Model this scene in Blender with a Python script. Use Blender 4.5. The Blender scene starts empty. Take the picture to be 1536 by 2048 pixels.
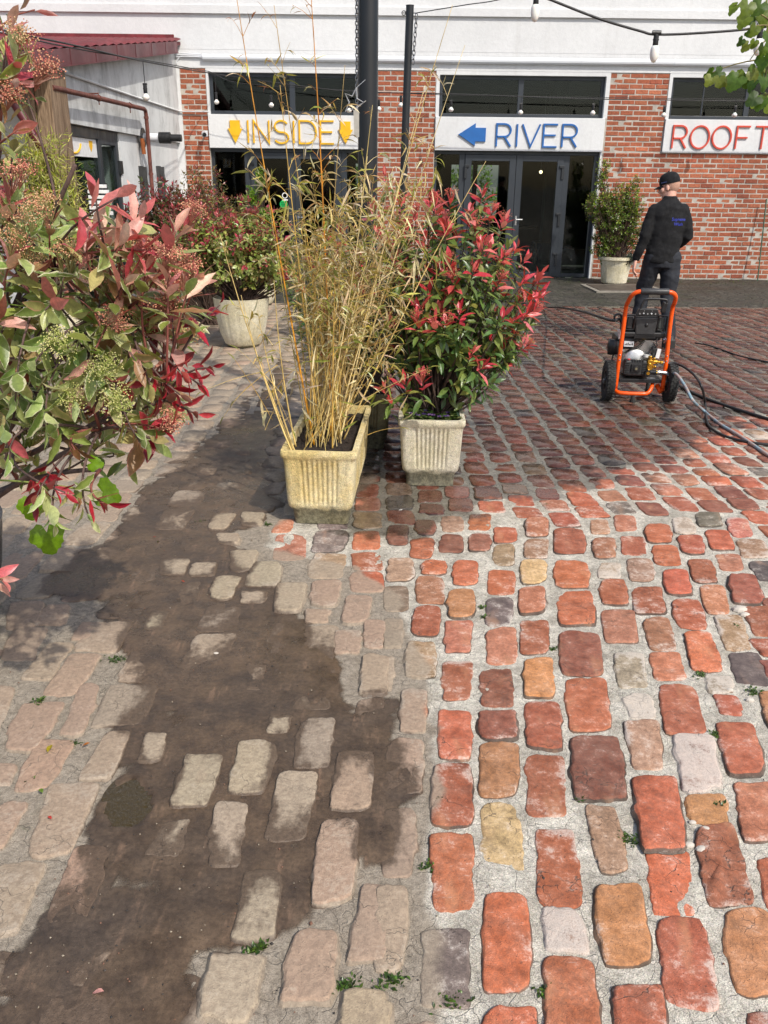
import bpy, bmesh, math, random
import numpy as np
from math import radians, sin, cos, pi, tan, atan2, sqrt
from mathutils import Vector, Matrix

sc = bpy.context.scene
COL = sc.collection
random.seed(7)
rng = np.random.default_rng(7)

# ------------------------------------------------------------------ camera
IMG_W, IMG_H, FPX = 1536, 2048, 1700.0
CAM_H = 1.65
def _rx(a): return np.array([[1, 0, 0], [0, cos(a), -sin(a)], [0, sin(a), cos(a)]])
def _rz(a): return np.array([[cos(a), -sin(a), 0], [sin(a), cos(a), 0], [0, 0, 1]])
CAM_R = _rz(-radians(.5)) @ _rx(pi / 2 - radians(21.4)) @ _rz(radians(.6))
CAM_O = np.array([0, 0, CAM_H])
cd = bpy.data.cameras.new('camera')
cd.sensor_fit = 'VERTICAL'; cd.sensor_height = 36.0; cd.lens = FPX / IMG_H * 36.0
cd.clip_start = .05; cd.clip_end = 600
camera = bpy.data.objects.new('camera', cd); COL.objects.link(camera)
M = Matrix([list(CAM_R[i]) + [CAM_O[i]] for i in range(3)] + [[0, 0, 0, 1]])
camera.matrix_world = M
sc.camera = camera

# ------------------------------------------------------------------ light
SUN_EL, SUN_AZ = radians(47), radians(36)     # azimuth: to the right of straight behind the camera
SUNV = np.array([sin(SUN_AZ) * cos(SUN_EL), -cos(SUN_AZ) * cos(SUN_EL), sin(SUN_EL)])
world = bpy.data.worlds.new('World'); sc.world = world; world.use_nodes = True
wn = world.node_tree
sky = wn.nodes.new('ShaderNodeTexSky'); sky.sky_type = 'NISHITA'; sky.sun_disc = False
sky.sun_elevation = SUN_EL
sky.sun_rotation = atan2(SUNV[0], SUNV[1])
sky.air_density = 1.0; sky.dust_density = 2.5; sky.ozone_density = 1.0
bg = wn.nodes['Background']; bg.inputs['Strength'].default_value = .15
wn.links.new(sky.outputs['Color'], bg.inputs['Color'])
sl = bpy.data.lights.new('sun', 'SUN'); sl.energy = 3.25; sl.angle = radians(.9); sl.color = (1, .95, .86)
sun = bpy.data.objects.new('sun', sl); COL.objects.link(sun)
sun.rotation_euler = Vector(-SUNV).to_track_quat('-Z', 'Y').to_euler()
sun.location = (8, -10, 14)
sc.view_settings.view_transform = 'Standard'; sc.view_settings.look = 'None'
sc.view_settings.exposure = 0.24; sc.view_settings.gamma = 1.0
sc.view_settings.use_curve_mapping = False
sc.cycles.max_bounces = 8; sc.cycles.transparent_max_bounces = 16

# ------------------------------------------------------------------ geometry of the picture: pixels to points of the place
def ray(x, y): return CAM_R @ np.array([(x - IMG_W / 2) / FPX, -(y - IMG_H / 2) / FPX, -1.0])
def G(x, y, z=0.0):
    d = ray(x, y); t = (z - CAM_H) / d[2]; return CAM_O + t * d
def AT(x, y, Y):
    d = ray(x, y); t = Y / d[1]; return CAM_O + t * d
def project(P):
    q = (np.asarray(P) - CAM_O) @ CAM_R
    return np.stack([IMG_W / 2 + FPX * q[..., 0] / -q[..., 2], IMG_H / 2 - FPX * q[..., 1] / -q[..., 2], -q[..., 2]], -1)

def lin(r, g, b, k=1.0):
    f = lambda c: (c / 12.92 if c <= .04045 else ((c + .055) / 1.055) ** 2.4)
    return (f(r / 255) * k, f(g / 255) * k, f(b / 255) * k)

def vnoise(x, y, seed=0):
    x = np.asarray(x, float); y = np.asarray(y, float)
    xi = np.floor(x).astype(np.int64); yi = np.floor(y).astype(np.int64)
    fx = x - xi; fy = y - yi
    fx = fx * fx * (3 - 2 * fx); fy = fy * fy * (3 - 2 * fy)
    def h(a, b):
        n = (a * 374761393 + b * 668265263 + seed * 1274126177) & 0xffffffff
        n = ((n ^ (n >> 13)) * 1274126177) & 0xffffffff
        n = n ^ (n >> 16)
        return (n & 0xffff) / 65535.0
    a = h(xi, yi); b = h(xi + 1, yi); c = h(xi, yi + 1); d = h(xi + 1, yi + 1)
    return (a * (1 - fx) + b * fx) * (1 - fy) + (c * (1 - fx) + d * fx) * fy
def fbm(x, y, seed=0, o=3):
    s = 0; a = .5; t = 0
    for i in range(o):
        s = s + a * vnoise(x * 2 ** i, y * 2 ** i, seed + i * 17); t += a; a *= .55
    return s / t
def sstep(a, b, x):
    t = np.clip((x - a) / (b - a), 0, 1); return t * t * (3 - 2 * t)
def poly_sd(poly, x, y):
    """signed distance, positive inside"""
    x = np.asarray(x, float); y = np.asarray(y, float)
    d = np.full(x.shape, 1e9); ins = np.zeros(x.shape, bool)
    n = len(poly)
    for i in range(n):
        ax, ay = poly[i][:2]; bx, by = poly[(i + 1) % n][:2]
        ex, ey = bx - ax, by - ay
        t = np.clip(((x - ax) * ex + (y - ay) * ey) / (ex * ex + ey * ey + 1e-12), 0, 1)
        d = np.minimum(d, (x - ax - t * ex) ** 2 + (y - ay - t * ey) ** 2)
        c = ((ay > y) != (by > y)) & (x < (bx - ax) * (y - ay) / (by - ay + 1e-15) + ax)
        ins ^= c
    d = np.sqrt(d)
    return np.where(ins, d, -d)

# ------------------------------------------------------------------ mesh building
ORG = {}
class MB:
    def __init__(s): s.V = []; s.F = []; s.C = []; s.M = []; s.n = 0
    def add(s, v, f, c=(1, 1, 1), m=0):
        v = np.asarray(v, float).reshape(-1, 3)
        c = np.asarray(c, float)
        if c.ndim == 1: c = np.tile(c, (len(v), 1))
        if c.shape[1] == 3: c = np.concatenate([c, np.ones((len(c), 1))], 1)
        s.V.append(v); s.C.append(c)
        n = s.n
        s.F += [tuple(i + n for i in q) for q in f]
        s.M += [m] * len(f); s.n += len(v); return s
    def box(s, a, b, c=(1, 1, 1), m=0, rot=None, cen=None):
        x0, y0, z0 = a; x1, y1, z1 = b
        v = np.array([[x, y, z] for z in (z0, z1) for y in (y0, y1) for x in (x0, x1)], float)
        if rot is not None:
            ce = v.mean(0) if cen is None else np.asarray(cen, float)
            v = (v - ce) @ np.asarray(rot).T + ce
        return s.add(v, [(0, 2, 3, 1), (4, 5, 7, 6), (0, 1, 5, 4), (2, 6, 7, 3), (0, 4, 6, 2), (1, 3, 7, 5)], c, m)
    def tube(s, pts, r, n=6, c=(1, 1, 1), m=0, cap=True, flat=None):
        pts = np.asarray(pts, float); k = len(pts)
        r = np.full(k, r, float) if np.ndim(r) == 0 else np.asarray(r, float)
        t = np.gradient(pts, axis=0); t /= np.linalg.norm(t, axis=1)[:, None] + 1e-12
        u = np.cross(t[0], [0, 0, 1.0])
        if np.linalg.norm(u) < 1e-3: u = np.cross(t[0], [1.0, 0, 0])
        vs = []
        for i in range(k):
            u = u - t[i] * (u @ t[i]); u /= np.linalg.norm(u) + 1e-12
            w = np.cross(t[i], u)
            a = np.arange(n) * 2 * pi / n
            vs.append(pts[i] + r[i] * (np.cos(a)[:, None] * u + np.sin(a)[:, None] * w))
        v = np.concatenate(vs)
        f = [(i * n + j, i * n + (j + 1) % n, (i + 1) * n + (j + 1) % n, (i + 1) * n + j) for i in range(k - 1) for j in range(n)]
        if cap: f += [tuple(range(n))[::-1], tuple((k - 1) * n + j for j in range(n))]
        cc = np.asarray(c, float)
        if cc.ndim == 2: cc = np.repeat(cc, n, 0)
        return s.add(v, f, cc, m)
    def lathe(s, prof, n=24, cen=(0, 0, 0), c=(1, 1, 1), m=0, axis='z', cap=True, wob=None):
        k = len(prof); a = np.arange(n) * 2 * pi / n
        vs = []
        for (r, z) in prof:
            rr = r if wob is None else r * wob(a, z)
            vs.append(np.stack([rr * np.cos(a), rr * np.sin(a), np.full(n, z)], 1))
        v = np.concatenate(vs)
        if axis == 'x': v = v[:, [2, 0, 1]]
        if axis == 'y': v = v[:, [1, 2, 0]]
        f = [(i * n + j, i * n + (j + 1) % n, (i + 1) * n + (j + 1) % n, (i + 1) * n + j) for i in range(k - 1) for j in range(n)]
        if cap: f += [tuple(range(n))[::-1], tuple((k - 1) * n + j for j in range(n))]
        return s.add(v + np.asarray(cen, float), f, c, m)
    def loft(s, rings, n=16, c=(1, 1, 1), m=0):
        """rings: (centre xyz, rx, ry) ellipses in horizontal planes"""
        a = np.arange(n) * 2 * pi / n; vs = []
        for (ce, rx, ry) in rings:
            vs.append(np.stack([ce[0] + rx * np.cos(a), ce[1] + ry * np.sin(a), np.full(n, ce[2])], 1))
        k = len(rings)
        f = [(i * n + j, i * n + (j + 1) % n, (i + 1) * n + (j + 1) % n, (i + 1) * n + j) for i in range(k - 1) for j in range(n)]
        f += [tuple(range(n))[::-1], tuple((k - 1) * n + j for j in range(n))]
        return s.add(np.concatenate(vs), f, c, m)
    def prism(s, poly, y0, y1, c=(1, 1, 1), m=0, plane='xz'):
        """poly in x,z extruded along y (or x,y along z)"""
        n = len(poly)
        p = np.asarray(poly, float)
        ar = sum(p[i][0] * p[(i + 1) % n][1] - p[(i + 1) % n][0] * p[i][1] for i in range(n))
        if ar < 0: p = p[::-1]
        if plane == 'xz':
            v = [(x, y0, z) for x, z in p] + [(x, y1, z) for x, z in p]
            f = [tuple(range(n)), tuple(range(2 * n - 1, n - 1, -1))]
            f += [(i, n + i, n + (i + 1) % n, (i + 1) % n) for i in range(n)]
        else:
            v = [(x, y, y0) for x, y in p] + [(x, y, y1) for x, y in p]
            f = [tuple(range(n - 1, -1, -1)), tuple(range(n, 2 * n))]
            f += [(i, (i + 1) % n, n + (i + 1) % n, n + i) for i in range(n)]
        return s.add(v, f, c, m)
    def sphere(s, cen, r, n=10, k=7, c=(1, 1, 1), m=0, sc3=(1, 1, 1), rot=None):
        th = np.linspace(0, pi, k + 1)
        prof = [(max(1e-4, sin(t)), -cos(t)) for t in th]
        a = np.arange(n) * 2 * pi / n
        v = np.concatenate([np.stack([q * np.cos(a), q * np.sin(a), np.full(n, z)], 1) for q, z in prof]) * r * np.asarray(sc3)
        if rot is not None: v = v @ np.asarray(rot).T
        kk = k + 1
        f = [(i * n + j, i * n + (j + 1) % n, (i + 1) * n + (j + 1) % n, (i + 1) * n + j) for i in range(kk - 1) for j in range(n)]
        return s.add(v + np.asarray(cen, float), f, c, m)
    def mesh(s, name, mats, off=(0, 0, 0), smooth=False):
        me = bpy.data.meshes.new(name)
        v = np.concatenate(s.V) - np.asarray(off)
        me.from_pydata(v.tolist(), [], s.F)
        if not isinstance(mats, (list, tuple)): mats = [mats]
        for q in mats: me.materials.append(q)
        if len(mats) > 1: me.polygons.foreach_set('material_index', s.M)
        at = me.color_attributes.new('Col', 'FLOAT_COLOR', 'POINT')
        at.data.foreach_set('color', np.concatenate(s.C).astype(np.float32).ravel())
        if smooth: me.polygons.foreach_set('use_smooth', [True] * len(me.polygons))
        me.update(); return me
    def obj(s, name, mats, parent=None, smooth=False, bev=0, loc=None, local=False, autos=None, **tags):
        off = np.zeros(3)
        if parent is not None and not local: off = np.asarray(ORG[parent.name])
        elif loc is not None: off = np.asarray(loc, float)
        me = s.mesh(name, mats, off, smooth)
        o = link(name, me, parent, off if parent is None else None)
        if bev:
            b = o.modifiers.new('bevel', 'BEVEL'); b.width = bev; b.segments = 2; b.limit_method = 'ANGLE'; b.angle_limit = radians(40)
            b.harden_normals = False
        if autos is not None:
            me.polygons.foreach_set('use_smooth', [True] * len(me.polygons))
            es = me.attributes.get('sharp_edge') or me.attributes.new('sharp_edge', 'BOOLEAN', 'EDGE')
            bm = bmesh.new(); bm.from_mesh(me); bm.edges.ensure_lookup_table()
            fl = [(len(e.link_faces) == 2 and e.calc_face_angle(0) > radians(autos)) for e in bm.edges]
            bm.free(); es.data.foreach_set('value', fl)
        for k, q in tags.items(): o[k] = q
        return o

def link(name, data, parent=None, loc=None):
    o = bpy.data.objects.new(name, data); COL.objects.link(o)
    if parent is not None:
        o.parent = parent; ORG[o.name] = ORG[parent.name]
    else:
        l = np.zeros(3) if loc is None else np.asarray(loc, float)
        o.location = l.tolist(); ORG[o.name] = l
    return o
def thing(name, loc, label, cat, group=None, rot=0):
    o = link(name, None, None, loc); o['label'] = label; o['category'] = cat
    if group: o['group'] = group
    if rot: o.rotation_euler = (0, 0, rot)
    o.empty_display_size = .1
    return o
def tag(o, label, cat, group=None):
    o['label'] = label; o['category'] = cat
    if group: o['group'] = group
    return o
def part(name, mesh, parent, mat4=None, **tags):
    """a part that shares mesh data; mat4 is in the thing's own frame"""
    o = bpy.data.objects.new(name, mesh); COL.objects.link(o); o.parent = parent; ORG[o.name] = ORG[parent.name]
    if mat4 is not None: o.matrix_basis = mat4
    for k, q in tags.items(): o[k] = q
    return o

def crv(pts, k=6, closed=False):
    """Catmull-Rom through pts"""
    p = np.asarray(pts, float); n = len(p); out = []
    for i in range(n - 1 if not closed else n):
        p0 = p[i - 1] if (i > 0 or closed) else 2 * p[0] - p[1]
        p1 = p[i]; p2 = p[(i + 1) % n]
        p3 = p[(i + 2) % n] if (i + 2 < n or closed) else 2 * p[-1] - p[-2]
        for t in np.arange(k) / k:
            out.append(.5 * (2 * p1 + (p2 - p0) * t + (2 * p0 - 5 * p1 + 4 * p2 - p3) * t * t + (3 * p1 - p0 - 3 * p2 + p3) * t ** 3))
    if not closed: out.append(p[-1])
    return np.array(out)
def rot_from(x, y, z): return Matrix.Rotation(x, 3, 'X'), Matrix.Rotation(y, 3, 'Y'), Matrix.Rotation(z, 3, 'Z')
def RZ(a): return _rz(a)
def RX(a): return _rx(a)
def RY(a): return np.array([[cos(a), 0, sin(a)], [0, 1, 0], [-sin(a), 0, cos(a)]])

# ------------------------------------------------------------------ materials
class NT:
    def __init__(s, name, base=(.5, .5, .5), rough=.6, spec=.5, metal=0):
        s.m = bpy.data.materials.new(name); s.m.use_nodes = True; s.t = s.m.node_tree
        s.b = s.t.nodes['Principled BSDF']; s.out = s.t.nodes['Material Output']
        s.set(s.b, 'Base Color', base); s.set(s.b, 'Roughness', rough); s.set(s.b, 'Specular IOR Level', spec); s.set(s.b, 'Metallic', metal)
        s._pos = None
    def set(s, n, k, v):
        if isinstance(v, bpy.types.NodeSocket): s.t.links.new(v, n.inputs[k])
        else:
            i = n.inputs[k]
            if i.type == 'RGBA' and len(v) == 3: v = (*v, 1)
            i.default_value = v
    def node(s, ty, props=None, **ins):
        n = s.t.nodes.new('ShaderNode' + ty)
        for k, v in (props or {}).items(): setattr(n, k, v)
        for k, v in ins.items(): s.set(n, int(k[1:]) if k[0] == '_' else k.replace('_', ' '), v)
        return n
    @property
    def pos(s):
        if s._pos is None: s._pos = s.node('NewGeometry').outputs['Position']
        return s._pos
    def attr(s, name='Col'): return s.node('Attribute', dict(attribute_name=name))
    def vscale(s, vec, k):
        n = s.node('Mapping'); s.set(n, 'Vector', vec); n.inputs['Scale'].default_value = k; return n.outputs['Vector']
    def noise(s, scale, detail=4, rough=.6, vec=None, dist=0):
        n = s.node('TexNoise'); s.set(n, 'Vector', vec if vec is not None else s.pos)
        s.set(n, 'Scale', scale); s.set(n, 'Detail', detail); s.set(n, 'Roughness', rough); s.set(n, 'Distortion', dist)
        return n.outputs['Fac']
    def vor(s, scale, feature='F1', vec=None, out='Distance', rand=1):
        n = s.node('TexVoronoi', dict(feature=feature)); s.set(n, 'Vector', vec if vec is not None else s.pos); s.set(n, 'Scale', scale); s.set(n, 'Randomness', rand)
        return n.outputs[out]
    def map(s, x, a, b, c=0, d=1, smooth=True):
        n = s.node('MapRange', dict(interpolation_type='SMOOTHSTEP' if smooth else 'LINEAR'))
        for k, v in zip(('Value', 'From Min', 'From Max', 'To Min', 'To Max'), (x, a, b, c, d)): s.set(n, k, v)
        return n.outputs['Result']
    def math(s, op, a, b=None, c=None, clamp=False):
        n = s.node('Math', dict(operation=op, use_clamp=clamp)); s.set(n, 0, a)
        if b is not None: s.set(n, 1, b)
        if c is not None: s.set(n, 2, c)
        return n.outputs[0]
    def mix(s, f, a, b, mode='MIX'):
        n = s.node('Mix', dict(data_type='RGBA', blend_type=mode)); s.set(n, 0, f); s.set(n, 6, a); s.set(n, 7, b); return n.outputs[2]
    def mul(s, a, k):
        """colour times scalar socket/float"""
        n = s.node('VectorMath', dict(operation='SCALE')); s.set(n, 0, a); s.set(n, 'Scale', k); return n.outputs[0]
    def bump(s, h, strength=.5, dist=.01, normal=None):
        n = s.node('Bump'); s.set(n, 'Height', h); s.set(n, 'Strength', strength); s.set(n, 'Distance', dist)
        if normal is not None: s.set(n, 'Normal', normal)
        return n.outputs['Normal']
    def sep(s, v):
        n = s.node('SeparateXYZ'); s.set(n, 0, v); return n.outputs
    def sepc(s, v):
        n = s.node('SeparateColor'); s.set(n, 0, v); return n.outputs
    def fin(s, base=None, rough=None, normal=None, **kw):
        if base is not None: s.set(s.b, 'Base Color', base)
        if rough is not None: s.set(s.b, 'Roughness', rough)
        if normal is not None: s.set(s.b, 'Normal', normal)
        for k, v in kw.items(): s.set(s.b, k.replace('_', ' '), v)
        return s.m

def simple(name, base, rough=.5, spec=.5, metal=0, var=.12, nscale=30, bump=.0, bscale=200, bdist=.002):
    t = NT(name, base, rough, spec, metal)
    n = t.noise(nscale, 4)
    col = t.mul(tuple(base), t.map(n, .25, .75, 1 - var, 1 + var))
    t.fin(base=col, rough=t.map(t.noise(nscale * 2.3, 3), .3, .7, max(.02, rough - .08), min(1, rough + .08)))
    if bump: t.fin(normal=t.bump(t.noise(bscale, 3), bump, bdist))
    return t.m
# =================================================================== GROUND
def GP(l): return [tuple(G(*p)[:2]) for p in l]
CLEAN_P = GP([(868, 2300), (866, 1700), (858, 1500), (852, 1380), (840, 1290), (806, 1195), (716, 1130), (610, 1110), (524, 1092), (562, 1045), (700, 1000),
              (745, 960), (745, 800), (800, 640), (1000, 612), (1750, 612), (1750, 2300)])
WET_P = GP([(690, 1050), (742, 1072), (830, 1066), (905, 1032), (1000, 1010), (1180, 968), (1290, 940), (1400, 890), (1540, 830), (1900, 790), (2300, 560),
            (560, 560), (600, 800), (690, 1000)])
MUD_P = GP([(572, 1010), (552, 900), (600, 760), (560, 700), (520, 760), (440, 850), (330, 925), (250, 1000), (225, 1060), (100, 1120), (35, 1195), (130, 1205),
            (225, 1285), (248, 1315), (205, 1400), (172, 1480), (150, 1560), (188, 1572), (150, 1700), (92, 1745), (-30, 1880), (-60, 2200), (415, 2200),
            (425, 1920), (560, 1930), (640, 1890), (690, 1780), (740, 1760), (850, 1740), (858, 1520), (845, 1390), (800, 1370), (700, 1395), (690, 1300), (600, 1180), (560, 1130), (470, 1075), (540, 1050)])
PUD = [G(*p) for p in ((222, 1588), (240, 1570), (270, 1562), (292, 1572), (303, 1596), (298, 1625), (280, 1648), (246, 1660), (216, 1652), (208, 1628), (214, 1606))]
def f_clean(x, y):
    n = (fbm(x * 5, y * 5, 3) - .5) * .16
    return sstep(-.06, .05, poly_sd(CLEAN_P, x, y) + n)
def f_wet(x, y):
    n = (fbm(x * 3.2, y * 3.2, 5) - .5) * .5
    d = poly_sd(WET_P, x, y)
    return sstep(-.28, .34, d + n * .8) * (1 - .12 * sstep(5.5, 9, y))
def f_mud(x, y):
    """level of the mud film (metres, against the nominal brick top)"""
    n = (fbm(x * 6, y * 6, 9, 4) - .5)
    d = poly_sd(MUD_P, x, y) + n * .14
    pd = poly_sd(PUD, x, y) + (fbm(x * 24, y * 24, 19, 3) - .5) * .035
    return -.019 + .0215 * sstep(-.09, .12, d) + n * .008 - .014 * sstep(-.006, .014, pd) + .004 * sstep(-.035, -.008, pd) * sstep(.01, -.004, pd)
PAL = dict(o=lin(198, 104, 62), r=lin(180, 92, 60), d=lin(138, 72, 52), p=lin(188, 118, 88), t=lin(176, 140, 108), y=lin(202, 138, 86), g=lin(120, 104, 98),
           w=lin(198, 170, 150), b=lin(150, 84, 54), c=lin(188, 166, 134), f=lin(212, 176, 124), k=lin(92, 82, 82), m=lin(120, 98, 82))
EFF = dict(o=.18, r=.3, d=.12, p=.35, t=.4, y=.15, g=.3, w=.9, b=.2, c=.2, f=.3, k=.2, m=.05)

# digitised stones: outline in pixels of two 2x enlargements (top-left x, top-right x, top y, bottom-left x, bottom-right x, bottom y, colour, height mm)
RB = """20 115 185 5 125 275 t;0 95 295 0 95 395 m;0 75 425 0 70 545 m;95 205 515 80 205 660 t;0 40 580 0 30 730 c;70 170 710 65 165 880 p;15 160 905 0 150 1120 p;0 130 1190 -10 110 1460 d;
-30 95 1495 -40 70 1830 t;110 200 105 100 190 185 o;155 250 195 155 248 245 o;130 240 255 130 240 365 p;125 225 375 110 218 490 r;245 355 435 245 345 560 p;230 355 597 230 340 750 r;
222 348 790 222 345 985 o;195 348 1010 188 352 1245 r;182 355 1290 200 352 1595 o;150 340 1665 150 340 1975 g;230 315 90 220 315 160 d;275 375 193 278 372 290 o;258 362 305 258 360 420 y;
340 425 80 340 425 155 p;440 530 60 440 530 120 r;436 520 130 440 520 210 t;420 525 230 412 520 325 o;410 520 343 405 515 455 g;410 527 460 412 530 605 p;388 510 622 390 515 775 b -1;
383 525 797 383 525 903 d;385 535 922 380 540 1138 y;390 535 1162 385 562 1445 f;405 570 1525 393 597 1915 o;395 605 1985 380 615 2300 o;570 655 28 570 655 95 p;565 660 105 562 655 180 t;
550 650 190 550 652 285 f;539 645 300 540 640 405 p;545 655 432 545 665 565 r;558 675 580 562 680 738 y;568 700 758 570 714 938 r;570 720 968 572 729 1213 r;608 760 1265 622 800 1575 r;
632 780 1575 650 812 1750 w;640 832 1780 650 866 2090 o;680 800 65 680 808 165 r;680 815 190 685 822 302 o;695 832 310 700 848 450 o;700 865 478 712 880 650 d;722 886 662 735 910 872 r;
743 940 898 762 972 1145 d 6;803 920 1170 865 995 1440 t;843 1022 1492 880 1076 1815 y;825 895 25 830 905 85 t;920 1003 10 930 1015 75 p;835 925 105 840 925 185 p;858 945 200 858 950 260 w;
862 965 268 872 980 370 o;868 1000 390 885 1018 520 p;918 1035 562 940 1055 700 w;945 1065 725 985 1085 825 w 0;960 1098 840 1000 1117 1025 t;992 1165 1062 1035 1203 1360 o 12;1048 1218 1350 1075 1250 1610 o -3;
1095 1268 1625 1122 1350 1985 r;918 1112 1897 930 1145 2200 r;945 1042 95 955 1050 170 r;970 1070 185 985 1085 275 t;990 1110 297 1005 1127 403 r;1035 1142 420 1065 1170 550 p;1060 1182 560 1085 1208 665 p;
1100 1245 685 1122 1295 885 r;1155 1312 892 1200 1362 1120 w;1205 1362 1128 1230 1385 1245 y 0;1232 1392 1248 1298 1485 1565 b 4;1345 1535 1585 1405 1590 1920 y;1045 1145 48 1055 1152 120 o;1070 1172 130 1085 1185 210 o;
1115 1212 230 1130 1233 330 o;1150 1262 348 1180 1292 465 r;1200 1312 485 1235 1357 635 o 5;1280 1390 650 1300 1400 720 w 0;1320 1415 728 1350 1432 805 r -1;1325 1475 842 1380 1525 1045 r;1400 1570 1080 1440 1610 1310 p;1155 1237 20 1165 1250 85 w;
1175 1272 95 1195 1285 165 r;1215 1312 190 1240 1335 280 r;1258 1362 290 1290 1385 405 p;1320 1432 412 1365 1470 550 t;1378 1500 560 1412 1545 690 k;1280 1377 70 1310 1407 150 o;1325 1422 165 1350 1440 235 p;
1380 1482 255 1395 1525 365 d 12;1430 1545 378 1480 1600 495 r;1245 1342 0 1260 1350 55 g;1365 1452 25 1395 1475 98 p;1410 1520 110 1430 1545 180 t;1460 1560 195 1500 1590 275 k;1490 1620 1380 1530 1680 1600 o;
1455 1600 2000 1480 1640 2250 r;15 97 55 12 92 130 d;125 205 30 125 200 90 d;230 320 15 235 315 75 t;340 428 5 340 422 70 o;1500 1600 720 1540 1640 860 y 6;1500 1590 590 1540 1640 660 d"""
LB = """845 952 10 830 902 75 t 11;970 1060 8 963 1045 55 c 10;865 952 88 868 955 130 c 9;920 1032 158 918 1010 240 c 8;1015 1132 205 970 1110 300 c 10;640 762 190 640 740 252 c 7;770 870 205 753 858 258 c 9;
860 972 260 835 922 355 c 11;972 1078 322 962 1052 370 c 10;1105 1227 285 1092 1202 400 c 11;1250 1367 275 1240 1342 380 p 8;1228 1322 395 1222 1312 440 p 6;1383 1492 332 1366 1467 443 p 6;1340 1457 475 1336 1432 565 p 5;
1460 1540 435 1450 1530 545 p 5;1456 1560 570 1435 1545 730 t 8;600 680 395 568 650 475 c 4;988 1065 610 975 1050 715 c 3;1078 1165 820 1060 1152 890 c 8;430 525 880 310 440 1070 t 6;588 665 890 548 645 1005 c 9;
745 897 975 675 822 1185 c 10;960 1118 920 907 1052 1130 c 10;1200 1342 830 1175 1312 1025 g 8;1112 1272 1050 1052 1222 1325 c 8;1355 1497 960 1322 1482 1195 p 9;862 992 1170 823 952 1425 c 9;1288 1436 1240 1245 1407 1560 p 10;
980 1122 1440 922 1097 1715 c 9;850 1062 1780 795 990 2045 c 9;1175 1347 1675 1115 1322 1960 p 8;1450 1560 1490 1390 1540 1800 p 6;1380 1560 1920 1345 1560 2200 f 9;-10 187 1400 -140 60 1690 t 2;200 402 1085 108 272 1372 t 3;
150 302 915 52 192 1112 o 3;282 412 570 163 292 732 p 3;190 302 520 80 202 667 t 2;90 262 760 0 150 952 p 3;-20 112 1155 -110 10 1340 p 2;322 402 690 238 332 890 p 3;640 755 1240 570 720 1380 c 4;300 460 1330 180 345 1640 o 1;
40 182 360 18 132 470 d 2;182 282 370 128 262 450 p 2;50 192 465 0 132 590 d 1;1425 1540 745 1395 1505 930 d -2;1120 1180 25 1080 1160 80 p;-60 62 1005 -120 40 1090 p 2;330 420 440 280 360 510 p 2;-70 60 700 -150 -10 880 t 2;340 480 1700 260 370 1900 b 1"""
STONES = []       # (outline (n,2), colour key, top z)
def parse(txt, ox):
    for it in txt.replace('\n', '').split(';'):
        a = it.split()
        if len(a) < 7: continue
        x0, x1, yt, x2, x3, yb = [float(q) for q in a[:6]]
        h = float(a[7]) / 1000 if len(a) > 7 else None
        px = [(ox + x0 / 2, 1024 + yt / 2), (ox + x1 / 2, 1024 + yt / 2), (ox + x3 / 2, 1024 + yb / 2), (ox + x2 / 2, 1024 + yb / 2)]
        q = np.array([G(*p)[:2] for p in px])
        STONES.append((q, a[6], h))
parse(RB, 768); parse(LB, 0)
n_dig = len(STONES)

# the rest of the court: columns of stones running away from the door, around those measured above
cx0, cx1, cy0, cy1, cell = -6.5, 8.5, .3, 12.4, .02
occ = np.zeros((int((cx1 - cx0) / cell), int((cy1 - cy0) / cell)), bool)
gx = cx0 + (np.arange(occ.shape[0]) + .5) * cell; gy = cy0 + (np.arange(occ.shape[1]) + .5) * cell
for q, _, _ in STONES:
    lo = q.min(0) - .06; hi = q.max(0) + .06
    i0, i1 = np.searchsorted(gx, [lo[0], hi[0]]); j0, j1 = np.searchsorted(gy, [lo[1], hi[1]])
    if i1 <= i0 or j1 <= j0: continue
    X, Y = np.meshgrid(gx[i0:i1], gy[j0:j1], indexing='ij')
    occ[i0:i1, j0:j1] |= poly_sd(q, X, Y) > -.022
def warp(u, v):
    """pattern coordinates to ground: the columns bend a little to the left far off, more so on the right"""
    return u - .010 * (v - 4.2) * abs(v - 4.2) * .5 * sstep(0, 4, u) - .028 * (v - 2) * sstep(-.2, -3, u) * .6 + .03 * np.sin(v * .55 + u * .6), v
R_ = random.Random(11)
u = cx0 + .1
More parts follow.
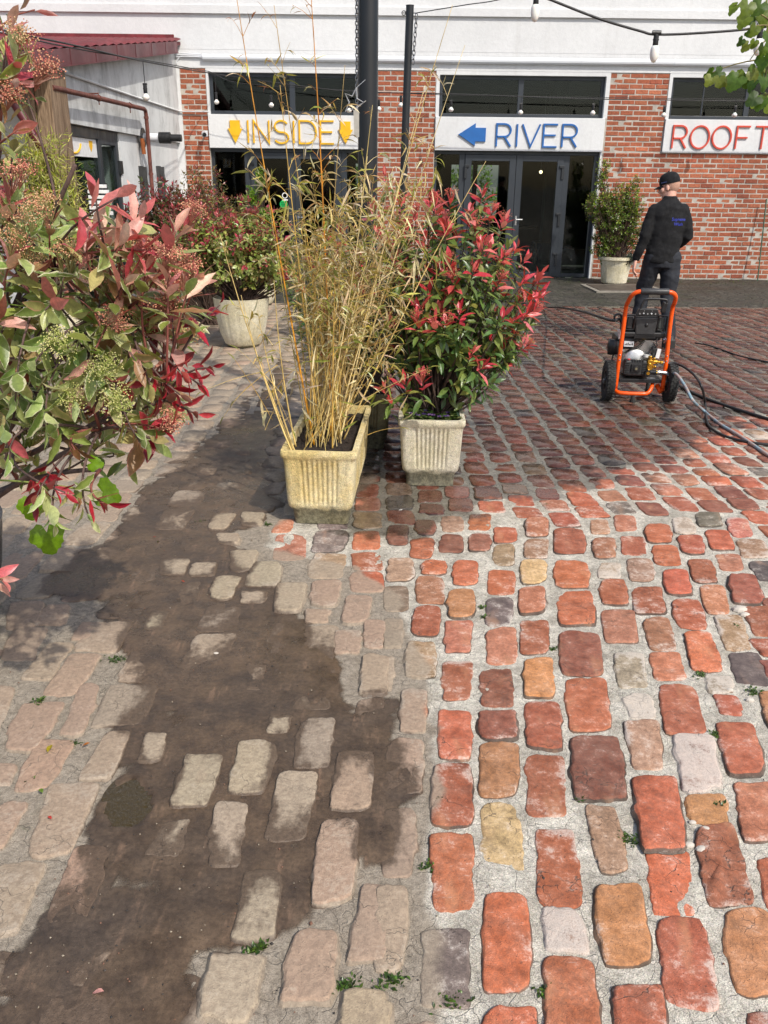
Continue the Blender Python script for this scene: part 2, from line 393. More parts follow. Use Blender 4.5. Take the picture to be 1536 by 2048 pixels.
while u < cx1 - .2:
    wcol = R_.uniform(.128, .152) + (.022 if u < -.2 else 0); gap = R_.uniform(.028, .04)
    v = cy0 + R_.uniform(0, .2)
    while v < 12.22:
        run = 0; L = R_.choice([.2, .22, .24, .25, .26, .19, .235]) * (.8 if v > 4 else 1.0) * (1.18 if u < -.2 else 1)
        uc = u + wcol / 2
        ok = True; stop = None
        for vv in np.arange(v, v + L + .001, .02):
            xx, yy = warp(uc, vv)
            hit = 0
            for du in (-.32, 0, .32):
                i = int((xx + du * wcol - cx0) / cell); j = int((yy - cy0) / cell)
                if 0 <= i < occ.shape[0] and 0 <= j < occ.shape[1] and occ[i, j]: hit += 1
            if hit >= 2 or (hit == 1 and (vv - v) < .05): ok = False; stop = vv; break
        if not ok:
            if stop - v > .1: L2 = stop - v - .02
            else: v = stop + .02; continue
        else: L2 = L
        if v + L2 > 12.3: break
        a = u; b = u + wcol * R_.uniform(.9, 1.02)
        sk = R_.uniform(-.008, .008)
        q = np.array([warp(a + R_.uniform(-.007, .007) + sk, v + L2 + R_.uniform(-.008, .008)), warp(b + sk + R_.uniform(-.007, .007), v + L2 + R_.uniform(-.008, .008)),
                      warp(b - sk, v + R_.uniform(-.008, .008)), warp(a - sk, v + R_.uniform(-.008, .008))])
        c = q.mean(0)
        key = R_.choice('rrrrdddoorprdrgtrpdr') if c[0] > -.1 else R_.choice('ttgtpdtgmtgp')
        STONES.append((q, key, None))
        v += L2 + R_.uniform(.018, .036)
    u += wcol + gap

STONES = [(q_, k_, (-.02 if float(poly_sd(PUD, q_[:, 0].mean(), q_[:, 1].mean())) > -.02 else h_)) for q_, k_, h_ in STONES]
def stone_outline(q, seed, n_side):
    """irregular rounded outline of a worn brick, counter-clockwise"""
    r = np.random.default_rng(seed)
    q = q[::-1]                                     # to counter-clockwise
    ar = 0
    for i in range(4): ar += q[i][0] * q[(i + 1) % 4][1] - q[(i + 1) % 4][0] * q[i][1]
    if ar < 0: q = q[::-1]
    size = np.linalg.norm(q[0] - q[2])
    per = []
    for i in range(4):
        a, b = q[i], q[(i + 1) % 4]; L = np.linalg.norm(b - a)
        k = max(3, int(round(n_side * L / (size * .6))))
        per += [a + (b - a) * t for t in np.arange(k) / k]
    p = np.array(per)
    # rounded corners
    for it in range(2 if n_side > 4 else 1):
        p = np.where(np.ones((len(p), 1), bool), .25 * np.roll(p, 1, 0) + .5 * p + .25 * np.roll(p, -1, 0), p)
    ce = q.mean(0); d = p - ce; d /= np.linalg.norm(d, axis=1)[:, None]
    s = seed * 3.17
    k = np.arange(len(p)); th = np.arctan2(d[:, 1], d[:, 0])
    amp = .006 + .006 * r.random()
    nz = (fbm(p[:, 0] * 22 + s, p[:, 1] * 22, 31, 2) - .5) * 2 * amp + (vnoise(p[:, 0] * 75 + s, p[:, 1] * 75, 8) - .5) * .006 + (vnoise(p[:, 0] * 160 + s, p[:, 1] * 160, 9) - .5) * .003
    if r.random() < .6:                            # a chipped corner
        qc = q[r.integers(4)] - ce; t0 = atan2(qc[1], qc[0]) + r.normal(0, .08); nz -= r.uniform(.006, .02) * np.exp(-((np.angle(np.exp(1j * (th - t0)))) / r.uniform(.15, .3)) ** 2)
    return p + d * (nz + .0035)[:, None]
def stone_geo(idx):
    q, key, h = STONES[idx]
    ce = q.mean(0); dist = ce[1]
    ns = 11 if dist < 3 else (7 if dist < 4.6 else 4)
    o = stone_outline(q, idx, ns - 1 if idx in (36, 37) else ns); n = len(o)
    r = np.random.default_rng(idx + 500)
    z = h if h is not None else r.normal(0, .0025)
    if idx < n_dig and h is None: z += .002
    tilt = r.normal(0, .018, 2)
    inset = lambda k: ce + (o - ce) * k
    dn = np.linalg.norm(o - ce, axis=1)
    bevel = r.uniform(.002, .0045)
    k1 = 1 - bevel / dn
    od_ = (o - ce) / dn[:, None]; fw = .006 + .009 * vnoise(o[:, 0] * 30 + idx, o[:, 1] * 30, 15)
    rings = [(o + od_ * fw[:, None], -.0165), (o + od_ * .0012, -.0058), (ce + (o - ce) * (1 - .25 * bevel / dn)[:, None], -.005), (ce + (o - ce) * k1[:, None], -.0005)]
    far = dist > 4.6
    if not far: rings += [(ce + (o - ce) * (1 - (bevel + .005) / dn)[:, None], .0), (inset(.6), .0008)]
    V = []; 
    for (p, dz) in rings:
        zz = z + dz + (p - ce) @ tilt
        if dz > -.004: zz = zz + (fbm(p[:, 0] * 28, p[:, 1] * 28, 77, 2) - .5) * (.006 if key != 'b' else .02)
        V.append(np.column_stack([p, zz]))
    V.append(np.array([[ce[0], ce[1], z + .0015]]))
    V = np.concatenate(V); k = len(rings)
    F = [(i * n + j, i * n + (j + 1) % n, (i + 1) * n + (j + 1) % n, (i + 1) * n + j) for i in range(k - 1) for j in range(n)]
    F += [((k - 1) * n + j, (k - 1) * n + (j + 1) % n, k * n) for j in range(n)]
    jit = r.normal(.85 if ce[0] > .05 else .97, .09); hue = r.normal(0, .06, 3)
    base = np.clip(np.array(PAL[key]) * jit * (1 + hue), .01, .8)
    C = np.tile(np.append(base, r.random()), (len(V), 1))
    crack = np.array([.045, .038, .03])
    C[:n, :3] = crack; C[n:2 * n, :3] = .75 * crack + .25 * base * .6
    x, y = V[:, 0], V[:, 1]
    eff = EFF[key] * r.uniform(.4, 1.3)
    edge = np.zeros(len(V)); edge[2 * n:3 * n] = 1; edge[3 * n:4 * n] = .9
    if k > 5: edge[4 * n:5 * n] = .75
    t1 = r.uniform(-pi, pi); side = .5 + .5 * np.cos(np.arctan2(V[:, 1] - ce[1], V[:, 0] - ce[0]) - t1)
    eff = eff * .75 + edge * side ** 3 * r.uniform(0, .8) * (.4 + EFF[key])
    lvl = f_mud(x, y)
    stain = sstep(.012, -.007, V[:, 2] - lvl)
    sm = np.zeros(len(V)); sm[n:4 * n] = .5
    if k > 5: sm[4 * n:5 * n] = .5; sm[5 * n:6 * n] = .2
    t2 = r.uniform(-pi, pi); sd2 = .5 + .5 * np.cos(np.arctan2(V[:, 1] - ce[1], V[:, 0] - ce[0]) - t2)
    stain = np.clip(stain + sstep(-.012, -.002, lvl) * sm * (.25 + 1.2 * sd2 ** 2), 0, 1)
    Mk = np.column_stack([f_wet(x, y), 1 - f_clean(x, y), eff, stain])
    return V, F, C, Mk
def stone_mesh(V, F, C, Mk, name, off, nflat=-1):
    me = bpy.data.meshes.new(name)
    me.from_pydata((V - off).tolist(), [], F)
    for nm, dat in (('Col', C), ('Msk', Mk)):
        a = me.color_attributes.new(nm, 'FLOAT_COLOR', 'POINT'); a.data.foreach_set('color', dat.astype(np.float32).ravel())
    me.materials.append(M_PAVER); me.polygons.foreach_set('use_smooth', [i >= nflat for i in range(len(F))] if nflat >= 0 else [min(f) >= 0 for f in F]); me.update()
    return me

# ---- paving materials
def mat_paver():
    t = NT('worn_paving_brick')
    A = t.attr('Col'); Bm = t.attr('Msk')
    base = A.outputs['Color']; rnd = A.outputs['Alpha']
    wet, dirt, eff = t.sepc(Bm.outputs['Color']); stain = Bm.outputs['Alpha']
    # every brick gets its own patch of the noise
    off = t.node('CombineXYZ', None, _2=t.math('MULTIPLY', rnd, 37.0)).outputs[0]
    p = t.node('VectorMath', dict(operation='ADD'), _0=t.pos, _1=off).outputs[0]
    n1 = t.noise(16, 5, .65, p); n2 = t.noise(75, 4, .7, p); n3 = t.noise(300, 2, .6, p)
    c = t.mul(base, t.map(n1, .25, .75, .68, 1.26))
    c = t.mul(c, t.map(n2, .3, .72, .70, 1.2))
    c = t.mul(c, t.map(n3, .3, .7, .88, 1.1))
    # darker burnt or sooty patches
    c = t.mix(t.math('MULTIPLY', t.map(t.noise(9, 4, .6, p, .6), .54, .72), .5), c, t.mul(c, .42))
    # lighter buff clay streaks
    c = t.mix(t.math('MULTIPLY', t.map(t.noise(13, 3, .5, t.vscale(p, (1, .35, 1))), .56, .78), .3), c, lin(214, 160, 118))
    # pits and grit
    pit = t.map(t.vor(150, vec=p), .10, .24, 1, 0)
    pit = t.math('MULTIPLY', pit, t.map(t.noise(26, 3, .6, p), .46, .62))
    c = t.mix(t.math('MULTIPLY', pit, .7), c, (.045, .035, .03))
    ck = t.map(t.vor(9, 'DISTANCE_TO_EDGE', t.node('VectorMath', dict(operation='ADD'), _0=p, _1=t.mul(t.node('TexNoise', None, Vector=p, Scale=22.0).outputs['Color'], .07)).outputs[0]), 0, .012, 1, 0)
    ck = t.math('MULTIPLY', ck, t.map(t.noise(4, 2, .5, p), .5, .6))
    c = t.mix(t.math('MULTIPLY', ck, .75), c, (.05, .035, .028))
    # lime bloom and mortar smears
    th = t.math('SUBTRACT', .95, t.math('MULTIPLY', eff, .36))
    e1 = t.math('MULTIPLY', t.map(t.math('ADD', t.math('MULTIPLY', n1, .62), t.math('MULTIPLY', n2, .42)), t.math('SUBTRACT', th, .33), t.math('SUBTRACT', th, .16)), t.map(n3, .25, .6, .45, 1))
    e1 = t.math('MULTIPLY', e1, t.math('SUBTRACT', 1, t.math('MULTIPLY', wet, .75)))
    scr = t.math('MULTIPLY', t.map(t.noise(240, 2, .4, t.vscale(p, (.18, 1, 1))), .66, .74), t.map(n1, .45, .6))
    e1 = t.math('MAXIMUM', t.math('MULTIPLY', e1, .7), t.math('MULTIPLY', scr, .35))
    c = t.mix(e1, c, (.60, .55, .49))
    c = t.mix(t.map(n1, .3, .7, .04, .2), c, (.40, .33, .26))
    # uncleaned film of dust
    d = t.math('MULTIPLY', t.map(t.math('ADD', dirt, t.math('MULTIPLY', t.math('SUBTRACT', n1, .5), .55)), .25, .7), .80)
    c = t.mix(d, c, t.mix(t.map(n2, .3, .7), (.25, .198, .145), (.365, .297, .218)))
    # wet: darker, richer, glossier
    w = t.map(t.math('ADD', t.math('ADD', wet, t.math('MULTIPLY', t.math('SUBTRACT', rnd, .5), .35)), t.math('MULTIPLY', t.math('SUBTRACT', t.noise(7, 5, .62), .5), 1.3)), .30, .60)
    hs = t.node('HueSaturation', None, Saturation=.86, Value=.27, Color=c).outputs[0]
    c = t.mix(t.math('MULTIPLY', w, .93), c, hs)
    # mud washed over the arrises
    m = t.map(t.math('ADD', stain, t.math('MULTIPLY', t.math('SUBTRACT', t.mix(.5, t.noise(38, 5, .65), t.noise(20, 5, .7, t.vscale(t.pos, (1, .22, 1)))), .5), 1.5)), .22, .72)
    c = t.mix(t.math('MULTIPLY', m, .93), c, t.mul((.090, .060, .039), t.map(n2, .3, .7, .8, 1.25)))
    wm = t.math('MAXIMUM', t.math('MULTIPLY', w, .9), t.math('MULTIPLY', m, .5))
    rg = t.mix(wm, t.mul((.86, .86, .86), t.map(n2, .3, .7, .92, 1.08)), t.mul((1, 1, 1), t.map(n1, .3, .7, .07, .28)))
    h = t.math('ADD', t.math('MULTIPLY', n2, .6), t.math('MULTIPLY', n3, .35))
    h = t.math('SUBTRACT', h, t.math('ADD', t.math('MULTIPLY', pit, .6), t.math('MULTIPLY', ck, .8)))
    nb = t.node('Bump'); t.set(nb, 'Height', h); t.set(nb, 'Strength', t.map(w, 0, 1, .8, .18, False)); t.set(nb, 'Distance', .0035)
    return t.fin(base=c, rough=rg, normal=nb.outputs[0])
M_PAVER = mat_paver()

def mat_mortar():
    t = NT('lime_mortar_joint')
    wet, dirt, moss = t.sepc(t.attr('Msk').outputs['Color'])
    n1 = t.noise(7, 5, .6); n2 = t.noise(60, 4, .7); n3 = t.noise(330, 2, .6)
    grit = t.vor(260, out='Color')
    c = t.mix(t.map(n1, .3, .7), (.40, .365, .30), (.68, .635, .54))
    c = t.mul(c, t.map(n2, .3, .7, .72, 1.18))
    c = t.mix(.35, c, t.node('HueSaturation', None, Saturation=.15, Value=.9, Color=grit).outputs[0], 'MULTIPLY')
    c = t.mul(c, t.map(n3, .3, .66, .58, 1.28))
    d = t.map(t.math('ADD', dirt, t.math('MULTIPLY', t.math('SUBTRACT', n1, .5), .5)), .25, .7)
    c = t.mix(t.math('MULTIPLY', d, .9), c, t.mul(t.mix(t.map(n2, .3, .7), (.19, .155, .115), (.31, .26, .20)), t.map(n3, .3, .7, .75, 1.2)))
    # black seams and moss in hollows
    seam = t.map(t.vor(11, 'DISTANCE_TO_EDGE', t.node('VectorMath', dict(operation='ADD'), _0=t.pos, _1=t.mul(t.node('TexNoise', None, Vector=t.pos, Scale=18.0).outputs['Color'], .06)).outputs[0]), 0, .018, 1, 0)
    c = t.mix(t.math('MULTIPLY', seam, t.map(n1, .4, .6, .0, .4)), c, (.05, .045, .036))
    mo = t.math('MULTIPLY', t.map(t.noise(5.5, 5, .65), .62, .74), t.map(n2, .35, .6))
    c = t.mix(t.math('MULTIPLY', mo, .8), c, (.055, .062, .024))
    w = t.map(t.math('ADD', wet, t.math('MULTIPLY', t.math('SUBTRACT', t.noise(7, 5, .62), .5), 1.3)), .3, .56)
    c = t.mix(t.math('MULTIPLY', w, .92), c, t.node('HueSaturation', None, Saturation=1.15, Value=.27, Color=c).outputs[0])
    h = t.math('ADD', t.math('MULTIPLY', n2, .7), t.math('MULTIPLY', n3, .5))
    return t.fin(base=c, rough=t.mix(w, (.93, .93, .93), t.mul((1, 1, 1), t.map(n1, .3, .7, .10, .38))), normal=t.bump(t.math('SUBTRACT', t.mul(h, t.map(w, 0, 1, 1, .35, False)) if False else t.math('MULTIPLY', h, t.map(w, 0, 1, 1, .3, False)), t.math('MULTIPLY', seam, .4)), .9, .005))
M_MORTAR = mat_mortar()
def mat_mud():
    t = NT('wet_mud_film')
    n0 = t.noise(1.6, 4, .6); n1 = t.noise(9, 5, .65); n2 = t.noise(70, 4, .7); n3 = t.noise(380, 2, .6)
    br = t.noise(26, 4, .7, t.vscale(t.pos, (1.0, .16, 1)))             # sweeping strokes
    c = t.mix(t.map(n1, .3, .7), (.058, .038, .024), (.124, .082, .050))
    c = t.mix(t.math('MULTIPLY', t.map(n0, .42, .66), .55), c, (.055, .043, .036))
    c = t.mix(t.math('MULTIPLY', t.map(br, .54, .72), t.map(n1, .4, .62, 0, .55)), c, (.25, .155, .10))
    c = t.mul(c, t.map(n2, .3, .7, .76, 1.2))
    sp = t.map(t.vor(150), .09, .2, 1, 0)
    c = t.mix(t.math('MULTIPLY', sp, t.map(n1, .45, .6, 0, .8)), c, (.03, .024, .02))
    sp2 = t.map(t.vor(140, vec=t.vscale(t.pos, (1.1, 1, 1))), .04, .085, 1, 0)
    c = t.mix(t.math('MULTIPLY', sp2, t.map(n2, .5, .62, 0, .8)), c, (.26, .22, .17))
    rg = t.mul((1, 1, 1), t.map(t.math('ADD', t.math('MULTIPLY', n0, .65), t.math('MULTIPLY', n1, .4)), .38, .68, .2, .62))
    h = t.math('ADD', t.math('ADD', t.math('MULTIPLY', n1, 1.0), t.math('MULTIPLY', n2, .35)), t.math('ADD', t.math('MULTIPLY', n3, .16), t.math('MULTIPLY', br, .3)))
    t.fin(base=c, rough=rg, normal=t.bump(h, .6, .008))
    # the film thins out towards its rim
    th = t.sepc(t.attr('Msk').outputs['Color'])[0]
    a = t.map(t.math('ADD', th, t.math('MULTIPLY', t.math('SUBTRACT', t.mix(.5, n1, br), .5), .9)), .08, .85)
    tr = t.node('BsdfTransparent'); mx = t.node('MixShader'); t.set(mx, 0, a)
    t.t.links.new(tr.outputs[0], mx.inputs[1]); t.t.links.new(t.b.outputs[0], mx.inputs[2]); t.t.links.new(mx.outputs[0], t.out.inputs['Surface'])
    return t.m
M_MUD = mat_mud()
def mat_apron():
    t = NT('mossy_worn_concrete')
    n1 = t.noise(1.7, 5, .65); n2 = t.noise(14, 5, .7); n3 = t.noise(120, 3, .7)
    c = t.mix(t.map(n1, .35, .65), (.032, .029, .021), (.056, .049, .037))
    c = t.mix(t.math('MULTIPLY', t.map(t.noise(2.6, 5, .7), .46, .66), .75), c, (.024, .028, .012))
    c = t.mul(c, t.map(n2, .3, .7, .5, 1.5)); c = t.mul(c, t.map(n3, .3, .7, .6, 1.4)); cb_ = t.vor(7, 'DISTANCE_TO_EDGE', t.vscale(t.pos, (1, 1.6, 1))); c = t.mul(c, t.map(cb_, 0, .09, .45, 1.15))
    sp = t.map(t.vor(24), .05, .13, 1, 0)
    c = t.mix(t.math('MULTIPLY', sp, t.map(n2, .48, .6)), c, (.30, .25, .18))
    return t.fin(base=c, rough=t.mul((1, 1, 1), t.map(n1, .3, .7, .5, .85)), normal=t.bump(t.math('ADD', t.math('ADD', n2, t.map(cb_, 0, .12)), t.math('MULTIPLY', n3, .5)), .8, .015))
M_APRON = mat_apron()
M_EARTH = simple('packed_earth', (.15, .125, .095), .9, nscale=2, bump=.5, bscale=12, bdist=.02)

def grid(xs, ys, zf, name, mat, maskf=None, cull=None, smooth=True, **tags):
    X, Y = np.meshgrid(xs, ys, indexing='ij'); x, y = X.ravel(), Y.ravel()
    z = zf(x, y); nx, ny = len(xs), len(ys)
    i = np.arange(nx * ny).reshape(nx, ny)
    f = np.stack([i[:-1, :-1], i[1:, :-1], i[1:, 1:], i[:-1, 1:]], -1).reshape(-1, 4)
    if cull is not None:
        keep = cull(x, y, z)[f].any(1); f = f[keep]
        used = np.unique(f); re = np.full(nx * ny, -1); re[used] = np.arange(len(used)); f = re[f]; x, y, z = x[used], y[used], z[used]
    me = bpy.data.meshes.new(name); me.from_pydata(np.column_stack([x, y, z]).tolist(), [], f.tolist())
    if maskf:
        a = me.color_attributes.new('Msk', 'FLOAT_COLOR', 'POINT'); a.data.foreach_set('color', maskf(x, y).astype(np.float32).ravel())
    me.materials.append(mat); me.polygons.foreach_set('use_smooth', [smooth] * len(f)); me.update()
    o = link(name, me)
    for k, v in tags.items(): o[k] = v
    return o
def axis(*segs):
    out = []
    for a, b, st in segs: out += list(np.arange(a, b - st * .3, st))
    out.append(segs[-1][1]); return np.array(out)

ground = MB().add([(-250, -250, -.12), (250, -250, -.12), (250, 250, -.12), (-250, 250, -.12)], [(0, 1, 2, 3)]).obj('ground', M_EARTH)
ground['kind'] = 'structure'
def z_mortar(x, y):
    cl = f_clean(x, y)
    return -.0062 + .0012 * (1 - cl) + (fbm(x * 14, y * 14, 21, 3) - .5) * .009 + (vnoise(x * 45, y * 45, 4) - .5) * .003
mk = lambda x, y: np.column_stack([f_wet(x, y), 1 - f_clean(x, y), np.zeros(len(x)), np.ones(len(x))])
paving = grid(axis((-14, -2.4, .25), (-2.4, 2.6, .022), (2.6, 14, .25)), axis((-8, .9, .4), (.9, 4.6, .022), (4.6, 7, .06), (7, 12.3, .2)), z_mortar, 'paved_court', M_MORTAR, mk, kind='structure')
mud = grid(axis((-2.6, .5, .016)), axis((.9, 6.2, .018)), lambda x, y: f_mud(x, y) + (fbm(x * 20, y * 20, 41, 3) - .5) * .003, 'wet_mud', M_MUD, maskf=lambda x, y: np.column_stack([np.minimum(sstep(-.12, .10, poly_sd(MUD_P, x, y)), sstep(-.001, .0075, f_mud(x, y) - z_mortar(x, y))), 0 * x, 0 * x, 0 * x + 1]), cull=lambda x, y, z: (f_mud(x, y) > -.0185), kind='structure')
apron = grid(axis((-14, -3, .4), (-3, 8, .08), (8, 14, .4)), axis((12.3, 15.93, .08)), lambda x, y: .006 + (fbm(x * 3, y * 3, 51) - .5) * .03 - .02 * sstep(12.45, 12.3, y + (fbm(x * 5, y, 3) - .5) * .1), 'concrete_apron', M_APRON, kind='structure')

# which stones show largest
def shown(q):
    pr = project(np.column_stack([q, np.zeros(4)]))
    x, y = np.clip(pr[:, 0], -40, IMG_W + 40), np.clip(pr[:, 1], 0, IMG_H + 40)
    a = 0
    for i in range(4): a += x[i] * y[(i + 1) % 4] - x[(i + 1) % 4] * y[i]
    return abs(a)
area = [shown(s[0]) for s in STONES]
rank = np.argsort(area)[::-1]
big = set(int(i) for i in rank[:300])
bigV = []
DBG = G(1063, 1200)[:2]

AV, AF, AC, AM = [], [], [], []; nn = 0
for i in range(len(STONES)):
    if i not in big:
        pr = project(np.append(STONES[i][0].mean(0), 0))
        if pr[0] < -500 or pr[0] > IMG_W + 400: continue
    V, F, C, Mk = stone_geo(i)
    if i in big:
        ce = np.append(STONES[i][0].mean(0), 0)
        o = link('brick', stone_mesh(V, F, C, Mk, 'brick', ce, 2 * ((len(V) - 1) // (6 if STONES[i][0][:, 1].mean() <= 4.6 else 4))), paving); o.location = ce.tolist()
    else:
        AV.append(V); AF += [tuple(k + nn for k in f) for f in F]; AC.append(C); AM.append(Mk); nn += len(V)
rest = link('far_bricks', stone_mesh(np.concatenate(AV), AF, np.concatenate(AC), np.concatenate(AM), 'far_bricks', np.zeros(3)), paving)
rest['kind'] = 'stuff'

# a puddle where one brick has sunk
def mat_water():
    t = NT('muddy_water', (.052, .038, .018), .05); return t.fin(normal=t.bump(t.noise(55, 3, .6, t.vscale(t.pos, (1, .6, 1)), 1.5), .35, .012))
pu = crv([(p[0], p[1], -.0005) for p in PUD], 3, True); pc = pu.mean(0); pu[:, :2] = pc[:2] + (pu[:, :2] - pc[:2]) * 1.35
m = MB(); n = len(pu); m.add(np.vstack([pu, [pc]]), [(i, (i + 1) % n, n) for i in range(n)][::1]); po_ = m.obj('puddle', mat_water(), loc=pc); po_['kind'] = 'structure'
# =================================================================== MAIN BUILDING
D = 15.93
def mat_render(name, base, stain=.0, bumps=.35):
    t = NT(name)
    n1 = t.noise(.9, 4, .6); n2 = t.noise(18, 4, .7); n3 = t.noise(110, 3, .6)
    c = t.mul(tuple(base), t.map(n1, .3, .7, .93, 1.04))
    c = t.mul(c, t.map(n2, .3, .7, .965, 1.03))
    if stain:
        s1 = t.noise(2.2, 6, .72, t.vscale(t.pos, (1, 1, .6)), .5)
        s2 = t.noise(16, 5, .75, t.vscale(t.pos, (1, 1, .2)))
        f = t.math('MULTIPLY', t.map(s1, .40, .70), t.map(s2, .25, .75, .55, 1))
        c = t.mix(t.math('MULTIPLY', f, stain), c, (.10, .10, .095))
    else:
        s2 = t.noise(5, 4, .7, t.vscale(t.pos, (1, 1, .07)))
        c = t.mix(t.math('MULTIPLY', t.map(s2, .55, .75), .2), c, (.42, .41, .39))
    return t.fin(base=c, rough=.85, normal=t.bump(t.math('ADD', n2, t.math('MULTIPLY', n3, .6)), bumps, .012))
M_WHITE = mat_render('white_render', (.66, .665, .665))
M_GREYR = mat_render('weathered_grey_render', (.60, .61, .61), .62)
M_GREYR2 = mat_render('pale_grey_render', (.66, .67, .67), .25)
def mat_brickwall():
    t = NT('red_facing_brick')
    A = t.attr('Col'); rnd = t.node('ObjectInfo').outputs['Random']
    n1 = t.noise(30, 4, .65); n2 = t.noise(160, 3, .7); n0 = t.noise(1.4, 3)
    c = t.mul(A.outputs['Color'], t.map(rnd, 0, 1, .78, 1.22, False))
    c = t.mul(c, t.map(n1, .3, .7, .78, 1.2)); c = t.mul(c, t.map(n2, .3, .7, .86, 1.14)); c = t.mul(c, t.map(n0, .3, .7, .88, 1.1))
    e = t.math('MULTIPLY', t.map(t.noise(13, 5, .75), .75, .83), t.map(t.noise(1.1, 3), .5, .66, .02, .5))
    c = t.mix(e, c, (.70, .66, .62))
    return t.fin(base=c, rough=.88, normal=t.bump(t.math('ADD', n1, n2), .5, .006))
M_WBRICK = mat_brickwall()
M_WMORT = simple('white_pointing', (.42, .38, .33), .9, nscale=9, var=.22, bump=.5, bscale=120, bdist=.006)
M_FRAME = simple('anthracite_frame', (.028, .034, .042), .42, nscale=3, var=.1)
M_ALUW = simple('white_painted_duct', (.68, .70, .73), .35, nscale=2, var=.05)
def mat_glass():
    t = NT('window_glass')
    lw = t.node('Fresnel', None, IOR=1.5).outputs[0]
    tr = t.node('BsdfTransparent', None, Color=(.82, .88, .85)); gl = t.node('BsdfGlossy', None, Color=(1, 1, 1), Roughness=.015)
    wob = t.bump(t.noise(1.2, 2), .04, .05); t.set(gl, 'Normal', wob)
    mx = t.node('MixShader'); t.set(mx, 0, t.math('MULTIPLY', lw, .42)); t.t.links.new(tr.outputs[0], mx.inputs[1]); t.t.links.new(gl.outputs[0], mx.inputs[2])
    t.t.links.new(mx.outputs[0], t.out.inputs['Surface']); return t.m
M_GLASS = mat_glass()
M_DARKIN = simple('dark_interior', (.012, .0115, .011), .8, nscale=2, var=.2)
M_FLOORIN = simple('worn_interior_floor', (.22, .21, .20), .35, nscale=3, var=.25)

bld = thing('main_building', (0, D, 0), 'long white rendered hall with red brick piers and dark glazed doors under coloured lettering', 'building')
FY = D - .02
def wbox(mb, x0, x1, z0, z1, y0=FY, y1=D + .3, c=(1, 1, 1)): mb.box((x0, y0, z0), (x1, y1, z1), c)
w = MB()
wbox(w, -14, 14, 3.62, 4.135); wbox(w, -14, 14, 3.345, 3.62, FY + .003)
wbox(w, -14, 14, 4.135, 4.25, FY - .045); wbox(w, -14, 14, 4.25, 9.0, FY - .012)
wbox(w, -14, -3.36, 0, 3.345)
# surrounds of the two doorways and the window to the right
for (a, b, l, r) in ((-2.92, -.045, -2.885, -.10), (.942, 3.868, 1.0, 3.80)):
    wbox(w, a, b, 3.285, 3.345, FY + .006)
    wbox(w, a, l, 2.645, 3.285, FY + .006); wbox(w, r, b, 2.645, 3.285, FY + .006)
    wbox(w, b - .055, b - .028, 0, 2.118, FY + .004, D + .2)
    # soffit and reveals of the door
wbox(w, 4.862, 14, 3.285, 3.345, FY + .006); wbox(w, 4.862, 4.918, 2.64, 3.285, FY + .006); wbox(w, 8.6, 14, 2.12, 3.285, FY + .006)
w.obj('wall', M_WHITE, bld)
# brick faces: mortar beds and the bricks proud of them
BR = MB()
for (a, b, z0, z1) in ((-3.36, -2.92, 0, 3.345), (-.045, .942, 0, 3.345), (3.84, 4.862, 2.12, 3.345), (3.84, 14, 0, 2.12)):
    BR = MB(); wbox(BR, a, b, z0, z1, D - .002); BR.obj('mortar_bed', M_WMORT, bld)
BL, BH, BD = .211, .0672, .075
def brick_mesh(seed, L, H, name='brick'):
    r = np.random.default_rng(seed); mb = MB()
    j = lambda s=.003: r.normal(0, s)
    x0, x1, z0, z1 = -L / 2 + j(), L / 2 + j(), -H / 2 + j(.002), H / 2 + j(.002)
    b = .006; yf = -.006 + r.normal(0, .002)
    v = [(x0, .03, z0), (x1, .03, z0 + j(.002)), (x1, .03, z1), (x0, .03, z1 + j(.002)),
         (x0, yf + b, z0), (x1, yf + b, z0), (x1, yf + b, z1), (x0, yf + b, z1),
         (x0 + b, yf + j(.001), z0 + b), (x1 - b, yf + j(.001), z0 + b), (x1 - b, yf + j(.001), z1 - b), (x0 + b, yf + j(.001), z1 - b)]
    f = [(8, 9, 10, 11)]
    for k in range(4): f += [(k, (k + 1) % 4, 4 + (k + 1) % 4, 4 + k), (4 + k, 4 + (k + 1) % 4, 8 + (k + 1) % 4, 8 + k)]
    c = np.array([lin(166, 94, 66), lin(156, 86, 60), lin(174, 104, 74), lin(148, 80, 58), lin(168, 98, 70)][seed % 5]) * r.uniform(.85, 1.1)
    mb.add(v, f, c); return mb
var_full = [brick_mesh(s, BL, BH) for s in range(12)]; me_full = [m.mesh('brick', M_WBRICK) for m in var_full]
slots = []
R_ = random.Random(5)
def courses(x0, x1, z0, z1, ph=.0785, pl=.221):
    n = int((z1 - z0) / ph); ph = (z1 - z0) / n
    for i in range(n):
        z = z0 + (i + .5) * ph; x = x0 - (0 if i % 2 else pl / 2)
        while x < x1 - .02:
            a, b = max(x, x0), min(x + pl, x1)
            if b - a > .035: slots.append(((a + b) / 2 + R_.uniform(-.003, .003), z + R_.uniform(-.003, .003), b - a - .0105, R_.randrange(12)))
            x += pl
courses(3.86, 8.3, 0.02, 2.115); courses(3.868, 4.858, 2.125, 3.34); courses(-.042, .938, .02, 3.34); courses(-3.357, -2.923, .02, 3.34)
def occl(x, z):
    p = project(np.array([x, D, z])); 
    if not (-20 < p[0] < IMG_W + 20 and -20 < p[1] < IMG_H): return 0
    if 380 < p[1] < 620 and (560 < p[0] < 1060 or p[0] < 430): return .1
    return 1
order = sorted(range(len(slots)), key=lambda i: -occl(slots[i][0], slots[i][1]) * slots[i][2] - (.0001 * (slots[i][0] < 6.2)))
ind = set(order[:300])
joined = MB()
